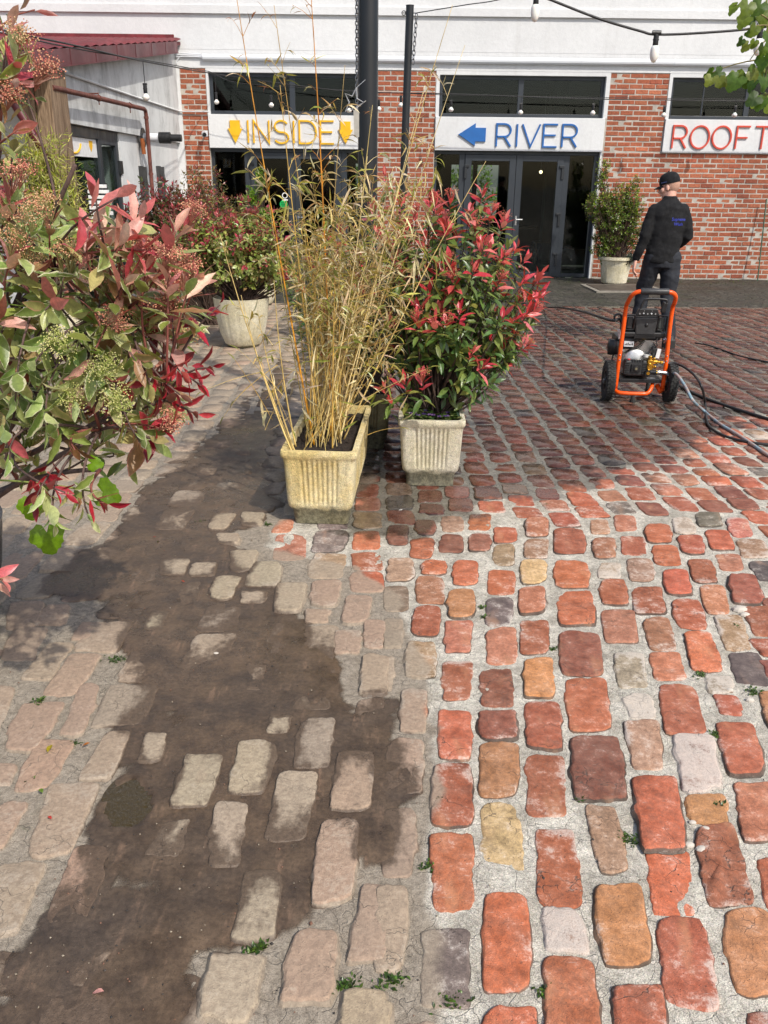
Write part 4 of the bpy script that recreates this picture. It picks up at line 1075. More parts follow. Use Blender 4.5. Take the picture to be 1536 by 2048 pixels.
M_POT = mat_stone('cream_cast_pot', lin(222, 214, 190), lin(204, 194, 162), .3, .03)
def mat_soil():
    t = NT('dark_potting_soil'); n = t.noise(60, 5, .75); n2 = t.noise(220, 3, .7)
    c = t.mix(t.map(n, .35, .7), (.018, .012, .009), (.075, .048, .032)); 
    return t.fin(base=c, rough=.95, normal=t.bump(t.math('ADD', n, n2), 1, .02))
M_SOIL = mat_soil()
def planter(x0, x1, y0, y1, h, mat, label, seed, rot=0.0):
    """tapered cast-stone trough: fluted sides, plain rim, stepped-in foot"""
    cx, cy = (x0 + x1) / 2, (y0 + y1) / 2
    p = thing('planter', (cx, cy, 0), label, 'planter', 'fluted stone planters in the court')
    W, L = x1 - x0, y1 - y0
    def ring(w, l, z, fl=0.0, rc=.03):
        """rounded rectangle with flutes; equal point count"""
        pts = []
        def side(a, b, n, nrm, plain=.16):
            for i in range(n):
                t_ = i / n; q = np.array(a) + (np.array(b) - np.array(a)) * t_
                ff = 0
                if plain < t_ < 1 - plain: ff = -fl * (.5 - .5 * cos((t_ - plain) / (1 - 2 * plain) * 2 * pi * side.k))
                pts.append(q + np.array(nrm) * ff)
        def corner(cx_, cy_, a0):
            for i in range(4):
                a = a0 + i / 4 * pi / 2; pts.append(np.array([cx_ + rc * cos(a), cy_ + rc * sin(a)]))
        hw, hl = w / 2, l / 2
        side.k = 8; side((-hw + rc, -hl), (hw - rc, -hl), 64, (0, -1)); corner(hw - rc, -hl + rc, -pi / 2)
        side.k = 20; side((hw, -hl + rc), (hw, hl - rc), 120, (1, 0), .08); corner(hw - rc, hl - rc, 0)
        side.k = 8; side((hw - rc, hl), (-hw + rc, hl), 64, (0, 1)); corner(-hw + rc, hl - rc, pi / 2)
        side.k = 20; side((-hw, hl - rc), (-hw, -hl + rc), 120, (-1, 0), .08); corner(-hw + rc, -hl + rc, pi)
        a = np.array(pts); r = fbm(a[:, 0] * 9 + seed, a[:, 1] * 9 + z * 8, seed, 2) - .5
        d = a / (np.linalg.norm(a, axis=1)[:, None] + 1e-9)
        a = a + d * (r * .006)[:, None]
        return np.column_stack([a[:, 0] + cx, a[:, 1] + cy, np.full(len(a), z) + (r * .006 if z > h - .01 else 0)])
    spec = [(.72, 0, 0), (.72, .015, 0), (.745, .07, 0), (.845, .098, 0), (.86, .115, .0), (.875, .135, .012), (.93, .33, .012), (.945, .35, .002), (.955, .357, 0), (.985, .365, 0), (1, .378, 0), (.998, .395, 0), (.985, .4, 0), (.86, .4, 0), (.845, .392, 0), (.83, .345, 0)]
    rg = []
    for k, z, fl in spec:
        sub = (1 - k) * W
        rg.append(ring(W - sub, L - sub, z * h / .4, fl, .03 if z < .36 else .022))
    n = len(rg[0]); V = np.concatenate(rg)
    piv = np.array([(x0 + x1) / 2, y0, 0]); turn = lambda v: (np.asarray(v) - piv) @ RZ(rot).T + piv
    V = turn(V)
    F = [(i * n + j, i * n + (j + 1) % n, (i + 1) * n + (j + 1) % n, (i + 1) * n + j) for i in range(len(rg) - 1) for j in range(n)] + [tuple(range(n))[::-1]]
    MB().add(V, F).obj('trough', mat, p, autos=50)
    s = MB(); k = W * .17
    gx, gy = np.meshgrid(np.linspace(x0 + k / 2 + .001, x1 - k / 2 - .001, 22), np.linspace(y0 + k / 2, y1 - k / 2, 40), indexing='ij')
    z = h * .895 + (fbm(gx * 20, gy * 20, seed + 3) - .5) * .03 + (vnoise(gx * 60, gy * 60, 5) - .5) * .012
    i = np.arange(22 * 40).reshape(22, 40)
    s.add(turn(np.column_stack([gx.ravel(), gy.ravel(), z.ravel()])), np.stack([i[:-1, :-1], i[1:, :-1], i[1:, 1:], i[:-1, 1:]], -1).reshape(-1, 4).tolist()).obj('soil', M_SOIL, p, smooth=True)
    return p
planter(-.484, -.10, 3.985, 4.93, .4, M_PLY, 'yellowish fluted stone planter with dry bamboo and bare dark soil', 1, -.066)
planter(.112, .49, 4.58, 5.56, .4, M_PLW, 'whiter fluted stone planter with the red-leaved shrub and small pansies', 2, -.042)
M_PLD = mat_stone('shade_darkened_mossy_stone', lin(150, 138, 104), lin(110, 100, 70), .5, .16)  # darker copy of the planter stone: deep shade is put into its colour
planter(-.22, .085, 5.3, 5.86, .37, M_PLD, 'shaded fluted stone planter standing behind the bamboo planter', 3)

def pot(x, y, r, h, label, ribs=14, squat=False, mat=None):
    p = thing('plant_pot', (x, y, 0), label, 'pot')
    if squat: prof = [(.5, 0), (.55, .01), (.66, .08), (.82, .3), (.93, .6), (.99, .9), (1.0, .97), (1.01, 1.0), (.95, 1.0), (.93, .9)]
    else: prof = [(.62, 0), (.66, .06), (.74, .07), (.82, .4), (.92, .8), (.96, .88), (1.06, .9), (1.06, 1.0), (.95, 1.0), (.92, .9)]
    wob = (lambda a, z: 1 - .022 * np.exp(-((np.mod(a * ribs / (2 * pi), 1) - .5) / .1) ** 2) * (.05 * h < z < .92 * h)) if squat else (lambda a, z: 1 + .02 * np.sign(np.sin(a * 4)) * (z < .85 * h))
    m = MB(); m.lathe([(q * r, z * h) for q, z in prof], 112 if squat else 64, (x, y, 0), wob=wob, cap=False); m.obj('pot_body', mat or M_POT, p, autos=60)
    m = MB(); m.lathe([(r * .92, h * .88), (r * .5, h * .93), (.001, h * .94)], 24, (x, y, 0), cap=False); m.obj('soil', M_SOIL, p, smooth=True)
    if not squat:
        for a in (0.3, 2.2, 4.0):
            m = MB(); m.box((x + r * .5 * cos(a) - .05, y + r * .5 * sin(a) - .05, 0.0), (x + r * .5 * cos(a) + .05, y + r * .5 * sin(a) + .05, .02)); m.obj('foot', mat or M_POT, p)
    return p
pot(-1.42, 8.98, .285, .50, 'round ribbed cream pot on the grey paving, holding a red and lime shrub', squat=True)
pot(4.045, 15.05, .29, .46, 'tapered cream pot against the brick wall beside the river door')
M_GREYPOT = simple('grey_glazed_pot', (.07, .075, .075), .25, nscale=6, var=.3)
pot(-1.73, 2.85, .345, .47, 'large dark grey pot at the left edge holding the pink and cream shrub', squat=True, mat=M_GREYPOT)
pot(-2.75, 11.2, .36, .42, 'low pot of dark red shrubs near the annex', squat=True)
pot(-1.62, 12.1, .22, .40, 'small pot with the twisted bright green shrub by the inside door', squat=True)
pot(-3.18, 8.75, .30, .42, 'pot of lime green bamboo at the foot of the timber post', squat=True)

# =================================================================== POSTS, CHAINS, STRING LIGHTS
M_POST = simple('black_painted_steel', (.012, .013, .015), .38, nscale=2, var=.2)
M_CHAIN = simple('galvanised_chain', (.25, .25, .25), .4, metal=.8)
def chain(parent, p0, p1, link_l=.035, r=.0035):
    p0, p1 = np.array(p0), np.array(p1); n = int(np.linalg.norm(p1 - p0) / (link_l * .72)); m = MB()
    for i in range(n):
        c = p0 + (p1 - p0) * (i + .5) / n; a = np.linspace(0, 2 * pi, 9)[:-1]
        q = np.stack([np.cos(a) * link_l * .28, 0 * a, np.sin(a) * link_l * .5], 1) @ RZ(pi / 2 * (i % 2) + .4).T + c
        m.tube(np.concatenate([q, q[:1]]), r, 4, cap=False)
    o = m.obj('chain', M_CHAIN, parent); o['kind'] = 'stuff'; return o
q = AT(734, 300, 5.62)
po = thing('lamp_post', (q[0], 5.95, 0), 'thick black steel post rising behind the dry bamboo', 'post')
m = MB(); m.tube([(q[0], 6.0, 0), (q[0], 6.0, 3.8)], .0635, 20); m.obj('post_shaft', M_POST, po, autos=50)
m = MB(); m.box((q[0] - .12, 5.88, 0), (q[0] + .12, 6.12, .012)); m.obj('base_plate', M_POST, po)
chain(po, (q[0] - .07, 5.96, 2.05), (q[0] - .07, 5.96, 3.2), .03)
q2 = AT(820, 12, 8.0); q3 = AT(806, 340, 8.0)
po2 = thing('lamp_post', (q3[0] - .03, 8, 0), 'slim black post with a hanging chain standing in front of the brick pier', 'post')
m = MB(); m.tube([(q3[0] - .03, 8, 0), (q2[0], 8, q2[2])], .033, 14); m.lathe([(.034, 0), (.034, .006), (.001, .012)], 14, (q2[0], 8, q2[2])); m.obj('post_shaft', M_POST, po2, autos=50)
m = MB(); m.box((q3[0] - .1, 7.93, 0), (q3[0] + .04, 8.07, .01)); m.obj('base_plate', M_POST, po2)
chain(po2, (q2[0] + .055, 7.98, q2[2] - .06), AT(826, 128, 7.98), .045, .004)
m = MB(); a = np.linspace(0, 2 * pi, 11); m.tube(np.stack([q2[0] - .05 + .016 * np.cos(a), 0 * a + 8, q2[2] - .05 + .016 * np.sin(a)], 1), .004, 4); m.tube([(q2[0] - .06, 8, q2[2] - .05), (q2[0] + .06, 8, q2[2] - .05)], .004, 4); m.obj('eye_bolt', M_CHAIN, po2)
m = MB(); m.tube(crv([(q2[0] + .05, 8, q2[2] - .05), AT(930, 10, 8), AT(1012, -4, 8), AT(1200, -60, 7.6)], 6), .004, 5); m.obj('guy_wire', M_POST, po2)
M_CABLE = simple('black_rubber_cable', (.014, .014, .015), .5)
M_BULB = NT('frosted_bulb', (.78, .76, .71), .35); M_BULB.set(M_BULB.b, 'Subsurface Weight', .15); M_BULB = M_BULB.m
def bulb_at(sl_, p, drop, r=.031):
    """lamp holder hanging from the cable at p"""
    p = np.array(p, float); m = MB()
    if drop > .05: m.tube([p, p - [0, 0, drop]], .0045, 5)
    b = p - [0, 0, drop]
    m.tube([b + [-.022, 0, .008], b + [.022, 0, .008]], .012, 8)
    k = r / .034 if r < .04 else 1.0
    m.lathe([(q_ * k, z_ * k) for q_, z_ in ((.014, 0), (.021, -.008), (.021, -.03), (.024, -.032), (.024, -.04), (.021, -.042), (.022, -.078), (.019, -.082))], 14, b)
    h = m.obj('lamp_holder', M_CABLE, sl_, autos=40)
    m = MB(); z0 = -.078 * k
    m.lathe([(.016, z0), (.022, z0 - .014), (r, z0 - .035), (r * .97, z0 - .05), (r * .75, z0 - .066), (r * .4, z0 - .076), (.001, z0 - .079)], 16, b)
    m.obj('bulb', M_BULB, h, smooth=True)
def cable(parent, pts, r=.007, k=8): 
    m = MB(); m.tube(crv(pts, k), r, 6); return m.obj('cable', M_CABLE, parent, smooth=True)
# near string at top right
pB = [AT(1040, -60, 5), AT(1078, -12, 5), AT(1105, 1, 5), AT(1200, 38, 5), AT(1280, 62, 5), AT(1313, 69, 5), AT(1400, 66, 5), AT(1522, 55, 5), AT(1640, 30, 5)]
s2 = thing('string_light', pB[4], 'black festoon cable with white bulbs crossing the top right, near the leafy branch', 'string light', 'festoon lights')
cable(s2, pB, .0065)
for px in ((1073, -14), (1313, 69), (1522, 55)): bulb_at(s2, AT(px[0], px[1], 5), .0, .0225)
# string from the left, then along the facade
Yf = 15.3
pA = [AT(-60, 45, 6.4), AT(30, 66, 7.2), AT(155, 92, 8.4), AT(285, 122, 10.2), AT(418, 146, Yf)]
pA2 = [AT(418, 146, Yf), AT(541, 164, Yf), AT(705, 183, Yf), AT(880, 187, Yf), AT(1042, 193, Yf), AT(1190, 198, Yf), AT(1335, 200, Yf), AT(1474, 202, Yf), AT(1640, 203, Yf)]
s1 = thing('string_light', pA[3], 'long festoon string of drop bulbs running from the annex roof along the dark upper windows', 'string light', 'festoon lights')
cable(s1, pA + pA2[1:], .008, 6)
m = MB(); m.tube(crv([AT(-60, 52, 6.4), AT(155, 98, 8.4), AT(283, 119, 10.2), AT(418, 143, Yf)], 6), .006, 5); m.tube(crv([AT(418, 143, Yf), AT(480, 166, Yf), AT(650, 178, Yf), AT(900, 190, Yf), AT(1345, 197, Yf), AT(1640, 200, Yf)], 6), .005, 5); m.obj('steel_wire', M_CABLE, s1, smooth=True)
bulb_at(s1, AT(286, 124, 10.2), .22, .04)
for px, py, by in ((430, 148, 200), (541, 164, 206), (698, 183, 217), (758, 184, 214), (903, 188, 215), (1043, 193, 221), (1188, 198, 222), (1331, 200, 226), (1473, 202, 226), (802, 186, 206)):
    a = AT(px, py, Yf); b_ = AT(px, by, Yf); bulb_at(s1, a, max(.0, a[2] - b_[2] - .09), .042)
# hanging wire star and a wooden tag
a = AT(707, 205, 5.7); stt = thing('star_ornament', a, 'small wire star hanging beside the thick black post', 'ornament')
P5 = [(a + np.array([.062 * (1 if i % 2 == 0 else .42) * sin(i * pi / 5 + .3), .0, .085 * (1 if i % 2 == 0 else .42) * cos(i * pi / 5 + .3)])) for i in range(10)]
m = MB(); m.tube(P5 + [P5[0]], .004, 5); m.tube([P5[0], P5[0] + np.array([.05, .18, .06])], .002, 4); m.obj('wire_frame', simple('grey_wire', (.45, .45, .45), .4, metal=.5), stt)
a = AT(711, 242, 5.7); m = MB(); m.prism([(a[0] - .012, a[2] + .05), (a[0] + .005, a[2] + .075), (a[0] + .022, a[2] + .05), (a[0] + .022, a[2] - .09), (a[0] - .008, a[2] - .09)], 5.69, 5.71); m.tube([(a[0] + .005, 5.70, a[2] + .07), (a[0] + .06, 5.93, a[2] + .13)], .002, 4)
tag(m.obj('wooden_tag', simple('grey_wood', (.38, .36, .32), .8), loc=a), 'narrow pointed grey wooden tag hanging under the wire star', 'tag')

# =================================================================== PRESSURE WASHER
PWX, PWY, PWA = 2.101, 6.741, radians(-5)
pw = thing('pressure_washer', (PWX, PWY, 0), 'orange framed petrol pressure washer on two black wheels standing on wet bricks', 'pressure washer', rot=PWA)
M_ORANGE = simple('orange_powder_coat', lin(240, 88, 16), .32, nscale=20, var=.06)
M_BLK = simple('black_moulded_plastic', (.013, .013, .014), .38, nscale=30, var=.25)
M_BLK2 = simple('dark_grey_plastic', (.03, .03, .031), .5, nscale=40, var=.25, bump=.2)
M_ALU = simple('cast_aluminium', (.52, .52, .51), .38, metal=.9, nscale=30, var=.25, bump=.3, bscale=150)
M_BRASS = simple('brass', lin(214, 168, 70), .28, metal=1, nscale=30, var=.15)
M_RUB = simple('tyre_rubber', (.022, .022, .021), .8, nscale=25, var=.5, bump=.5, bscale=120)
L = dict(local=True)
# frame: two uprights joined by the bar at the top, foot bar below
up = [(-.185, -.02, .10), (-.185, -.03, .30), (-.178, -.03, .56), (-.177, -.04, .735), (-.175, -.085, .785), (-.166, -.135, .835), (-.142, -.158, .864), (-.11, -.165, .875), (-.06, -.165, .877)]
m = MB(); L_ = crv(up, 5); R__ = L_[::-1] * [-1, 1, 1]; m.tube(np.concatenate([L_, R__]), .0165, 14); m.obj('frame', M_ORANGE, pw, smooth=True, **L)
m = MB(); m.tube(crv([(-.185, .02, .155), (-.185, -.02, .085), (-.165, -.06, .072), (-.1, -.075, .07), (.02, -.075, .07), (.065, -.06, .075), (.095, -.03, .11), (.12, .04, .165)], 6), .0155, 12); m.obj('foot_bar', M_ORANGE, pw, smooth=True, **L)
m = MB(); m.tube([(.185, -.02, .10), (.175, -.015, .075), (.15, .03, .12)], .02, 10); m.obj('bracket', M_ORANGE, pw, **L)
m = MB(); m.tube([(-.105, -.165, .877), (-.1, -.165, .877), (.1, -.165, .877), (.105, -.165, .877)], [.0215, .024, .024, .0215], 16); m.obj('grip', M_BLK2, pw, autos=40, **L)
m = MB(); m.tube([(-.05, -.075, .06), (-.05, -.075, .02)], [.012, .02], 8); m.tube([(-.05, -.075, .02), (-.05, -.075, .001)], .024, 10); m.obj('rubber_foot', M_RUB, pw, **L)
for s in (-1, 1):
    m = MB()
    for z in (.37, .33): m.sphere((s * .183, -.047, z), .006, 8, 5)
    m.obj('bolt', M_STEEL, pw, **L)
# wheels
def wheel(s):
    c = np.array([s * .243, 0, .157]); R = .157; w_ = .034
    m = MB()
    prof = [(.092, -w_ * .9), (.10, -w_), (.142, -w_), (.152, -w_ * .8), (.155, -w_ * .3), (.155, w_ * .3), (.152, w_ * .8), (.142, w_), (.10, w_), (.092, w_ * .9), (.088, 0)]
    m.lathe(prof, 48, c, axis='x', cap=False)
    for i in range(30):
        a = i * 2 * pi / 30
        for k, (xo, sk) in enumerate(((-.0205, .22), (0.0, -.18), (.0205, .22))):
            aa = a + (.1 if k == 1 else 0)
            rr = RX(aa); b = np.array([[x, y, z] for z in (.150, .1585) for y in (-.0105, .0105) for x in (-.0085, .0085)])
            b = b @ RZ(sk * 2).T if False else b; b[:, 0] += xo + b[:, 1] * sk * 2
            m.add(b @ rr.T + c, [(0, 2, 3, 1), (4, 5, 7, 6), (0, 1, 5, 4), (2, 6, 7, 3), (0, 4, 6, 2), (1, 3, 7, 5)])
    wh = m.obj('wheel', M_RUB, pw, **L)
    m = MB(); m.lathe([(.074, -.026), (.094, -.029), (.094, .029), (.074, .026), (.07, 0)], 36, c, axis='x', cap=False); m.lathe([(.001, -.032), (.022, -.032), (.026, -.024), (.026, .024), (.022, .032), (.001, .032)], 16, c, axis='x', cap=False)
    for i in range(6):
        a = i * pi / 3 + .2; d = np.array([0, cos(a), sin(a)]); e = np.array([0, cos(a + .32), sin(a + .32)])
        for sx in (-.018, .018):
            m.tube([c + d * .02 + [sx, 0, 0], c + d * .05 + [sx * 1.1, 0, 0], c + e * .08 + [sx, 0, 0]], [.011, .008, .009], 6)
    rim = m.obj('rim', M_BLK, wh, autos=50, **L)
    m = MB(); m.lathe([(.001, -.043), (.009, -.042), (.009, -.03), (.001, -.03)], 10, c, axis='x', cap=False); m.tube([c + [-.039, -.014, .0], c + [-.039, .01, .012], c + [-.041, .016, -.012], c + [-.041, -.006, -.02]], .0022, 5); m.obj('axle_pin', M_STEEL, rim, **L)
for s in (-1, 1): wheel(s)
m = MB(); m.tube([(-.2, 0, .157), (.2, 0, .157)], .011, 10); m.obj('axle', M_BLK, pw, **L)
# base plate
m = MB(); m.box((-.165, -.03, .162), (.165, .33, .178)); m.box((-.165, -.036, .150), (.165, -.031, .178)); m.obj('base_plate', M_BLK, pw, bev=.003, **L)
m = MB(); m.box((.06, -.012, .1785), (.125, .03, .1795)); m.obj('label_plate', simple('silver_label', (.5, .5, .5), .35, nscale=60, var=.4), pw, **L)
for s in (-1, 1):
    m = MB(); m.tube([(s * .14, .3, .16), (s * .14, .3, .02), (s * .14, .3, .001)], [.014, .016, .022], 10); m.obj('front_foot', M_RUB, pw, **L)
# engine block, fins, crankcase
m = MB(); m.box((-.12, .06, .19), (.085, .25, .36)); m.lathe([(.09, 0), (.1, .02), (.1, .05), (.07, .07)], 28, (-.03, .055, .275), axis='y') if False else None
m.obj('crankcase', M_ALU, pw, bev=.012, **L)
m = MB(); m.lathe([(.001, -.005), (.075, -.005), (.098, .01), (.104, .03), (.104, .06)], 28, (-.045, .03, .30), axis='y', cap=False); m.obj('crankcase_cover', M_ALU, pw, autos=40, **L)
m = MB()
for i in range(9):
    t_ = i * .0135; cx_, cz_ = .005 + t_ * .62, .355 + t_ * .78
    m.box((cx_ - .065, .06, cz_ - .0022), (cx_ + .065, .20, cz_ + .0022), rot=RY(radians(32)))
m.box((-.0, .075, .34), (.085, .185, .47), rot=RY(radians(32)))
m.obj('cylinder_fins', M_ALU, pw, **L)
m = MB(); m.tube([(.09, .10, .45), (.10, .02, .43), (.085, -.0, .37)], .006, 6); m.tube([(.075, .02, .40), (.075, -.02, .40)], .013, 8); m.obj('spark_lead', M_BLK, pw, **L)
m = MB(); m.box((.075, -.002, .335), (.115, .05, .425)); m.obj('regulator', M_BLK2, pw, bev=.006, **L)
m = MB(); m.box((.105, -.012, .345), (.135, -.008, .42), rot=RY(radians(8))); m.obj('warning_sticker', M_WST, pw, **L)
# pump (black head with ribs), brass manifold
m = MB(); m.box((-.135, -.045, .205), (.035, .045, .33)); pm_ = m.obj('pump_cover', M_BLK2, pw, bev=.014, **L)
m = MB()
for i in range(5): m.box((-.085 + i * .02, -.05, .322 - .004), (-.073 + i * .02, -.03, .336))
for i in range(7): m.box((.0, -.051, .222 + i * .0135), (.036, -.044, .2295 + i * .0135)); m.box((-.14, -.051, .222 + i * .0135), (-.10, -.044, .2295 + i * .0135))
m.box((-.085, -.06, .24), (-.015, -.044, .30)); m.tube([(-.05, -.044, .268), (-.05, -.068, .268)], .022, 12); m.obj('pump_ribs', M_BLK, pm_, bev=.002, **L)
m = MB(); m.tube([(-.05, -.066, .268), (-.05, -.074, .268)], .011, 6); m.obj('bolt_head', simple('bronze_bolt', (.25, .22, .14), .4, metal=.6), pm_, **L)
m = MB(); m.box((-.118, -.048, .334), (-.10, -.03, .341)); m.obj('red_tag', simple('red_plastic', lin(200, 40, 40), .4), pm_, **L)
m = MB()
m.box((.04, -.04, .245), (.085, .02, .335)); 
for a, b, r in (((.06, -.02, .33), (.06, -.02, .365), .014), ((.085, -.02, .318), (.12, -.02, .318), .016), ((.12, -.02, .318), (.165, -.025, .314), .011), ((.055, -.03, .30), (.055, -.06, .30), .013), ((.085, -.03, .285), (.105, -.05, .278), .012), ((.075, -.03, .335), (.095, -.04, .35), .011), ((.05, -.03, .255), (.05, -.055, .25), .012)): m.tube([a, b], r, 10)
m.tube([(.138, -.022, .316), (.144, -.022, .316)], .015, 6); m.tube([(.10, -.02, .318), (.108, -.02, .318)], .02, 6)
br = m.obj('brass_manifold', M_BRASS, pw, bev=.003, autos=40, **L)
m = MB(); m.tube([(.045, -.045, .238), (.045, -.075, .236)], .024, 12); m.tube([(.06, -.04, .238), (.125, -.045, .24)], .02, 12); m.obj('unloader_valve', M_BLK, br, autos=40, **L)
m = MB(); m.tube([(.045, -.074, .236), (.045, -.08, .236)], .013, 10); m.tube([(.112, -.045, .24), (.12, -.045, .24)], .02, 6); m.obj('inlet_nut', M_BRASS, br, **L)
m = MB(); m.tube([(.122, -.046, .24), (.14, -.048, .24), (.145, -.048, .24), (.195, -.052, .236)], [.019, .019, .0165, .0165], 14); m.tube([(.165, -.025, .314), (.2, -.028, .31)], .0125, 12); m.obj('hose_coupling', M_STEEL, br, autos=40, **L)
m = MB(); m.tube([(.03, .0, .345), (.06, .01, .362), (.07, .03, .36)], .014, 8); m.lathe([(.001, .372), (.02, .37), (.024, .355), (.024, .35)], 14, (.03, .0, 0)); m.obj('thermal_valve', simple('grey_cap', (.45, .46, .44), .5), br, **L)
# upper black housing: tank, recoil panel, side covers, carry loop
m = MB(); m.box((-.14, .05, .47), (.145, .34, .64)); m.obj('engine_housing', M_BLK, pw, bev=.02, **L)
m = MB(); m.prism([(-.087, .66), (.092, .66), (.075, .522), (-.074, .522)], -.0, .055); pn = m.obj('recoil_panel', M_BLK2, pw, bev=.01, **L)
m = MB()
for i in range(22): m.box((-.072 + i * .0066, -.006, .505), (-.0685 + i * .0066, .004, .521))
m.box((-.08, -.004, .498), (.082, .045, .5215)); m.obj('grille', M_BLK, pn, **L)
m = MB(); m.sphere((.005, -.004, .60), .014, 10, 6, sc3=(1, .3, 1)); m.obj('boss', M_BLK, pn, smooth=True, **L)
m = MB(); m.prism([(-.088, .668), (.1, .668), (.075, .725), (-.062, .725)], .0, .05); nz = m.obj('nozzle_rack', M_BLK, pw, bev=.006, **L)
m = MB()
for i in range(5): m.tube([(-.058 + i * .030, -.004, .688 + (.003 if i % 2 else 0)), (-.058 + i * .030, .004, .688)], .0065, 10)
for i in range(2): m.tube([(-.025 + i * .06, -.003, .71), (-.025 + i * .06, .003, .71)], .003, 8)
m.obj('nozzle', simple('grey_nozzle', (.35, .35, .35), .35, metal=.4), nz, **L)
m = MB(); m.tube(crv([(-.06, .02, .70), (-.05, .02, .735), (-.034, .02, .785), (-.02, .02, .797), (.05, .02, .80), (.125, .02, .797), (.142, .02, .785), (.128, .02, .735), (.11, .02, .70)], 4), .009, 8); m.obj('carry_loop', M_BLK, pw, smooth=True, **L)
m = MB(); m.box((.112, .012, .695), (.145, .05, .775), rot=RY(.18)); m.obj('loop_brace', M_BLK, pw, bev=.005, **L)
for s in (-1, 1):
    m = MB(); x = s * .122
    m.tube([(x - .033 * s, .005, .675), (x + .036 * s, .005, .672), (x + .036 * s, .01, .56), (x - .03 * s, .01, .565), (x - .033 * s, .005, .675)], .009, 6); m.obj('side_cover', M_BLK, pw, **L)
    m = MB(); m.box((x - .022, .012, .57), (x + .022, .03, .66)); m.obj('side_panel', simple('grey_green_panel', (.05, .055, .05), .5) if s > 0 else M_BLK2, pw, bev=.006, **L)
m = MB(); m.box((-.17, .005, .50), (.165, .06, .545)); m.obj('housing_band', M_BLK, pw, bev=.012, **L)
m = MB(); m.box((-.21, .03, .40), (-.06, .27, .505)); m.obj('fuel_tank', M_BLK, pw, bev=.03, **L)
m = MB(); m.box((-.148, .024, .425), (-.072, .029, .468)); lab = m.obj('silver_label', simple('silver_label_plate', (.62, .64, .66), .3, nscale=50, var=.1), pw, **L)
m = MB()
for i in range(6): m.box((-.142 + i * .0115, .0225, .436), (-.135 + i * .0115, .0238, .447 + .004 * (i % 3)))
m.obj('label_print', M_BLK, lab, **L)
m = MB(); m.sphere((-.06, .02, .512), .02, 12, 6, sc3=(1.3, .3, .5)); m.obj('badge', simple('grey_badge', (.12, .12, .12), .4), pw, smooth=True, **L)
m = MB(); m.box((-.206, .01, .485), (-.185, .03, .56), rot=RY(-.2)); m.obj('side_sticker', simple('pale_sticker', (.55, .5, .48), .5, nscale=50, var=.4), pw, **L)
m = MB(); m.tube([(-.215, .06, .47), (-.222, .06, .42), (-.215, .06, .36)], .05, 14); m.obj('air_filter', M_BLK, pw, smooth=True, **L)
m = MB(); m.tube(crv([(-.2, .04, .40), (-.225, .03, .34), (-.225, .03, .27), (-.19, .04, .22)], 5), .006, 6); m.obj('fuel_line', M_BLK2, pw, smooth=True, **L)
# gun holder hook
m = MB(); a = np.linspace(radians(-60), radians(250), 14); m.tube(np.stack([-.222 + .028 * np.cos(a), 0 * a - .0, .655 + .026 * np.sin(a)], 1), .009, 7); m.tube([(-.20, 0, .635), (-.18, .0, .60)], .012, 7); m.obj('gun_hook', M_BLK, pw, smooth=True, **L)
m = MB(); m.tube(crv([(.15, .02, .50), (.16, .0, .49), (.155, .01, .47)], 4), .012, 8); m.obj('exhaust_outlet', simple('bright_chrome', (.85, .85, .85), .15, metal=1), pw, **L)
m = MB(); m.tube(crv([(.10, .0, .50), (.095, -.01, .47), (.105, -.005, .44), (.09, .0, .42)], 5), .004, 5); m.obj('throttle_cable', M_BLK, pw, **L)
def PWP(x, y, z): return np.array([PWX, PWY, 0]) + RZ(PWA) @ np.array([x, y, z])
# hoses
def hose(name, pts, r, mat, label, k=8, n=10):
    m = MB(); p = crv(pts, k); m.tube(p, r, n)
    return tag(m.obj(name, mat, loc=p[len(p) // 2], smooth=True), label, 'hose')
g = lambda x, y, r=.011: G(x, y, r)
def mat_hose():
    t = NT('pale_garden_hose'); n = t.noise(9, 3); c = t.mix(t.map(n, .4, .6), lin(168, 148, 140), lin(128, 156, 168)); return t.fin(base=c, rough=.3)
hose('garden_hose', [PWP(.19, -.052, .236), PWP(.225, -.06, .225), AT(1352, 748, 6.55), AT(1370, 772, 6.35), AT(1385, 800, 6.15), g(1408, 822), g(1440, 848), g(1480, 872), g(1536, 910), g(1600, 950)], .0115, mat_hose(), 'pale blue-grey water hose curving from the pump to the right edge')
hose('pressure_hose', [PWP(.2, -.028, .31), PWP(.25, -.03, .31), AT(1368, 734, 6.6), AT(1390, 752, 6.4), AT(1404, 776, 6.2), g(1410, 806), g(1413, 838), g(1422, 856), g(1450, 872), g(1490, 883), g(1536, 889), g(1610, 894)], .0095, M_CABLE, 'thin black pressure hose looping down from the pump outlet')
hose('supply_hose', [g(1344, 760, .013), g(1360, 772, .013), g(1400, 792, .013), g(1460, 814, .013), g(1536, 838, .013), g(1640, 870, .013)], .0125, M_CABLE, 'thick black hose lying on the bricks right of the orange machine')
hose('spray_lance_hose', [PWP(-.21, .0, .645), PWP(-.26, .0, .63), AT(1200, 634, 7.1), AT(1175, 626, 7.9), AT(1150, 620, 8.9), AT(1120, 615, 10.5), g(1085, 614, .02), g(1040, 606, .015), g(980, 600, .015)], .011, M_CABLE, 'black lance hose stretched from the machine to the left over wet bricks')
hose('crack_cable', [g(1390, 686, .006), g(1415, 690, .006), g(1440, 698, .006), g(1480, 712, .006), g(1536, 724, .006), g(1600, 735, .006)], .008, M_CABLE, 'thin dark cable lying across the far wet bricks at right')
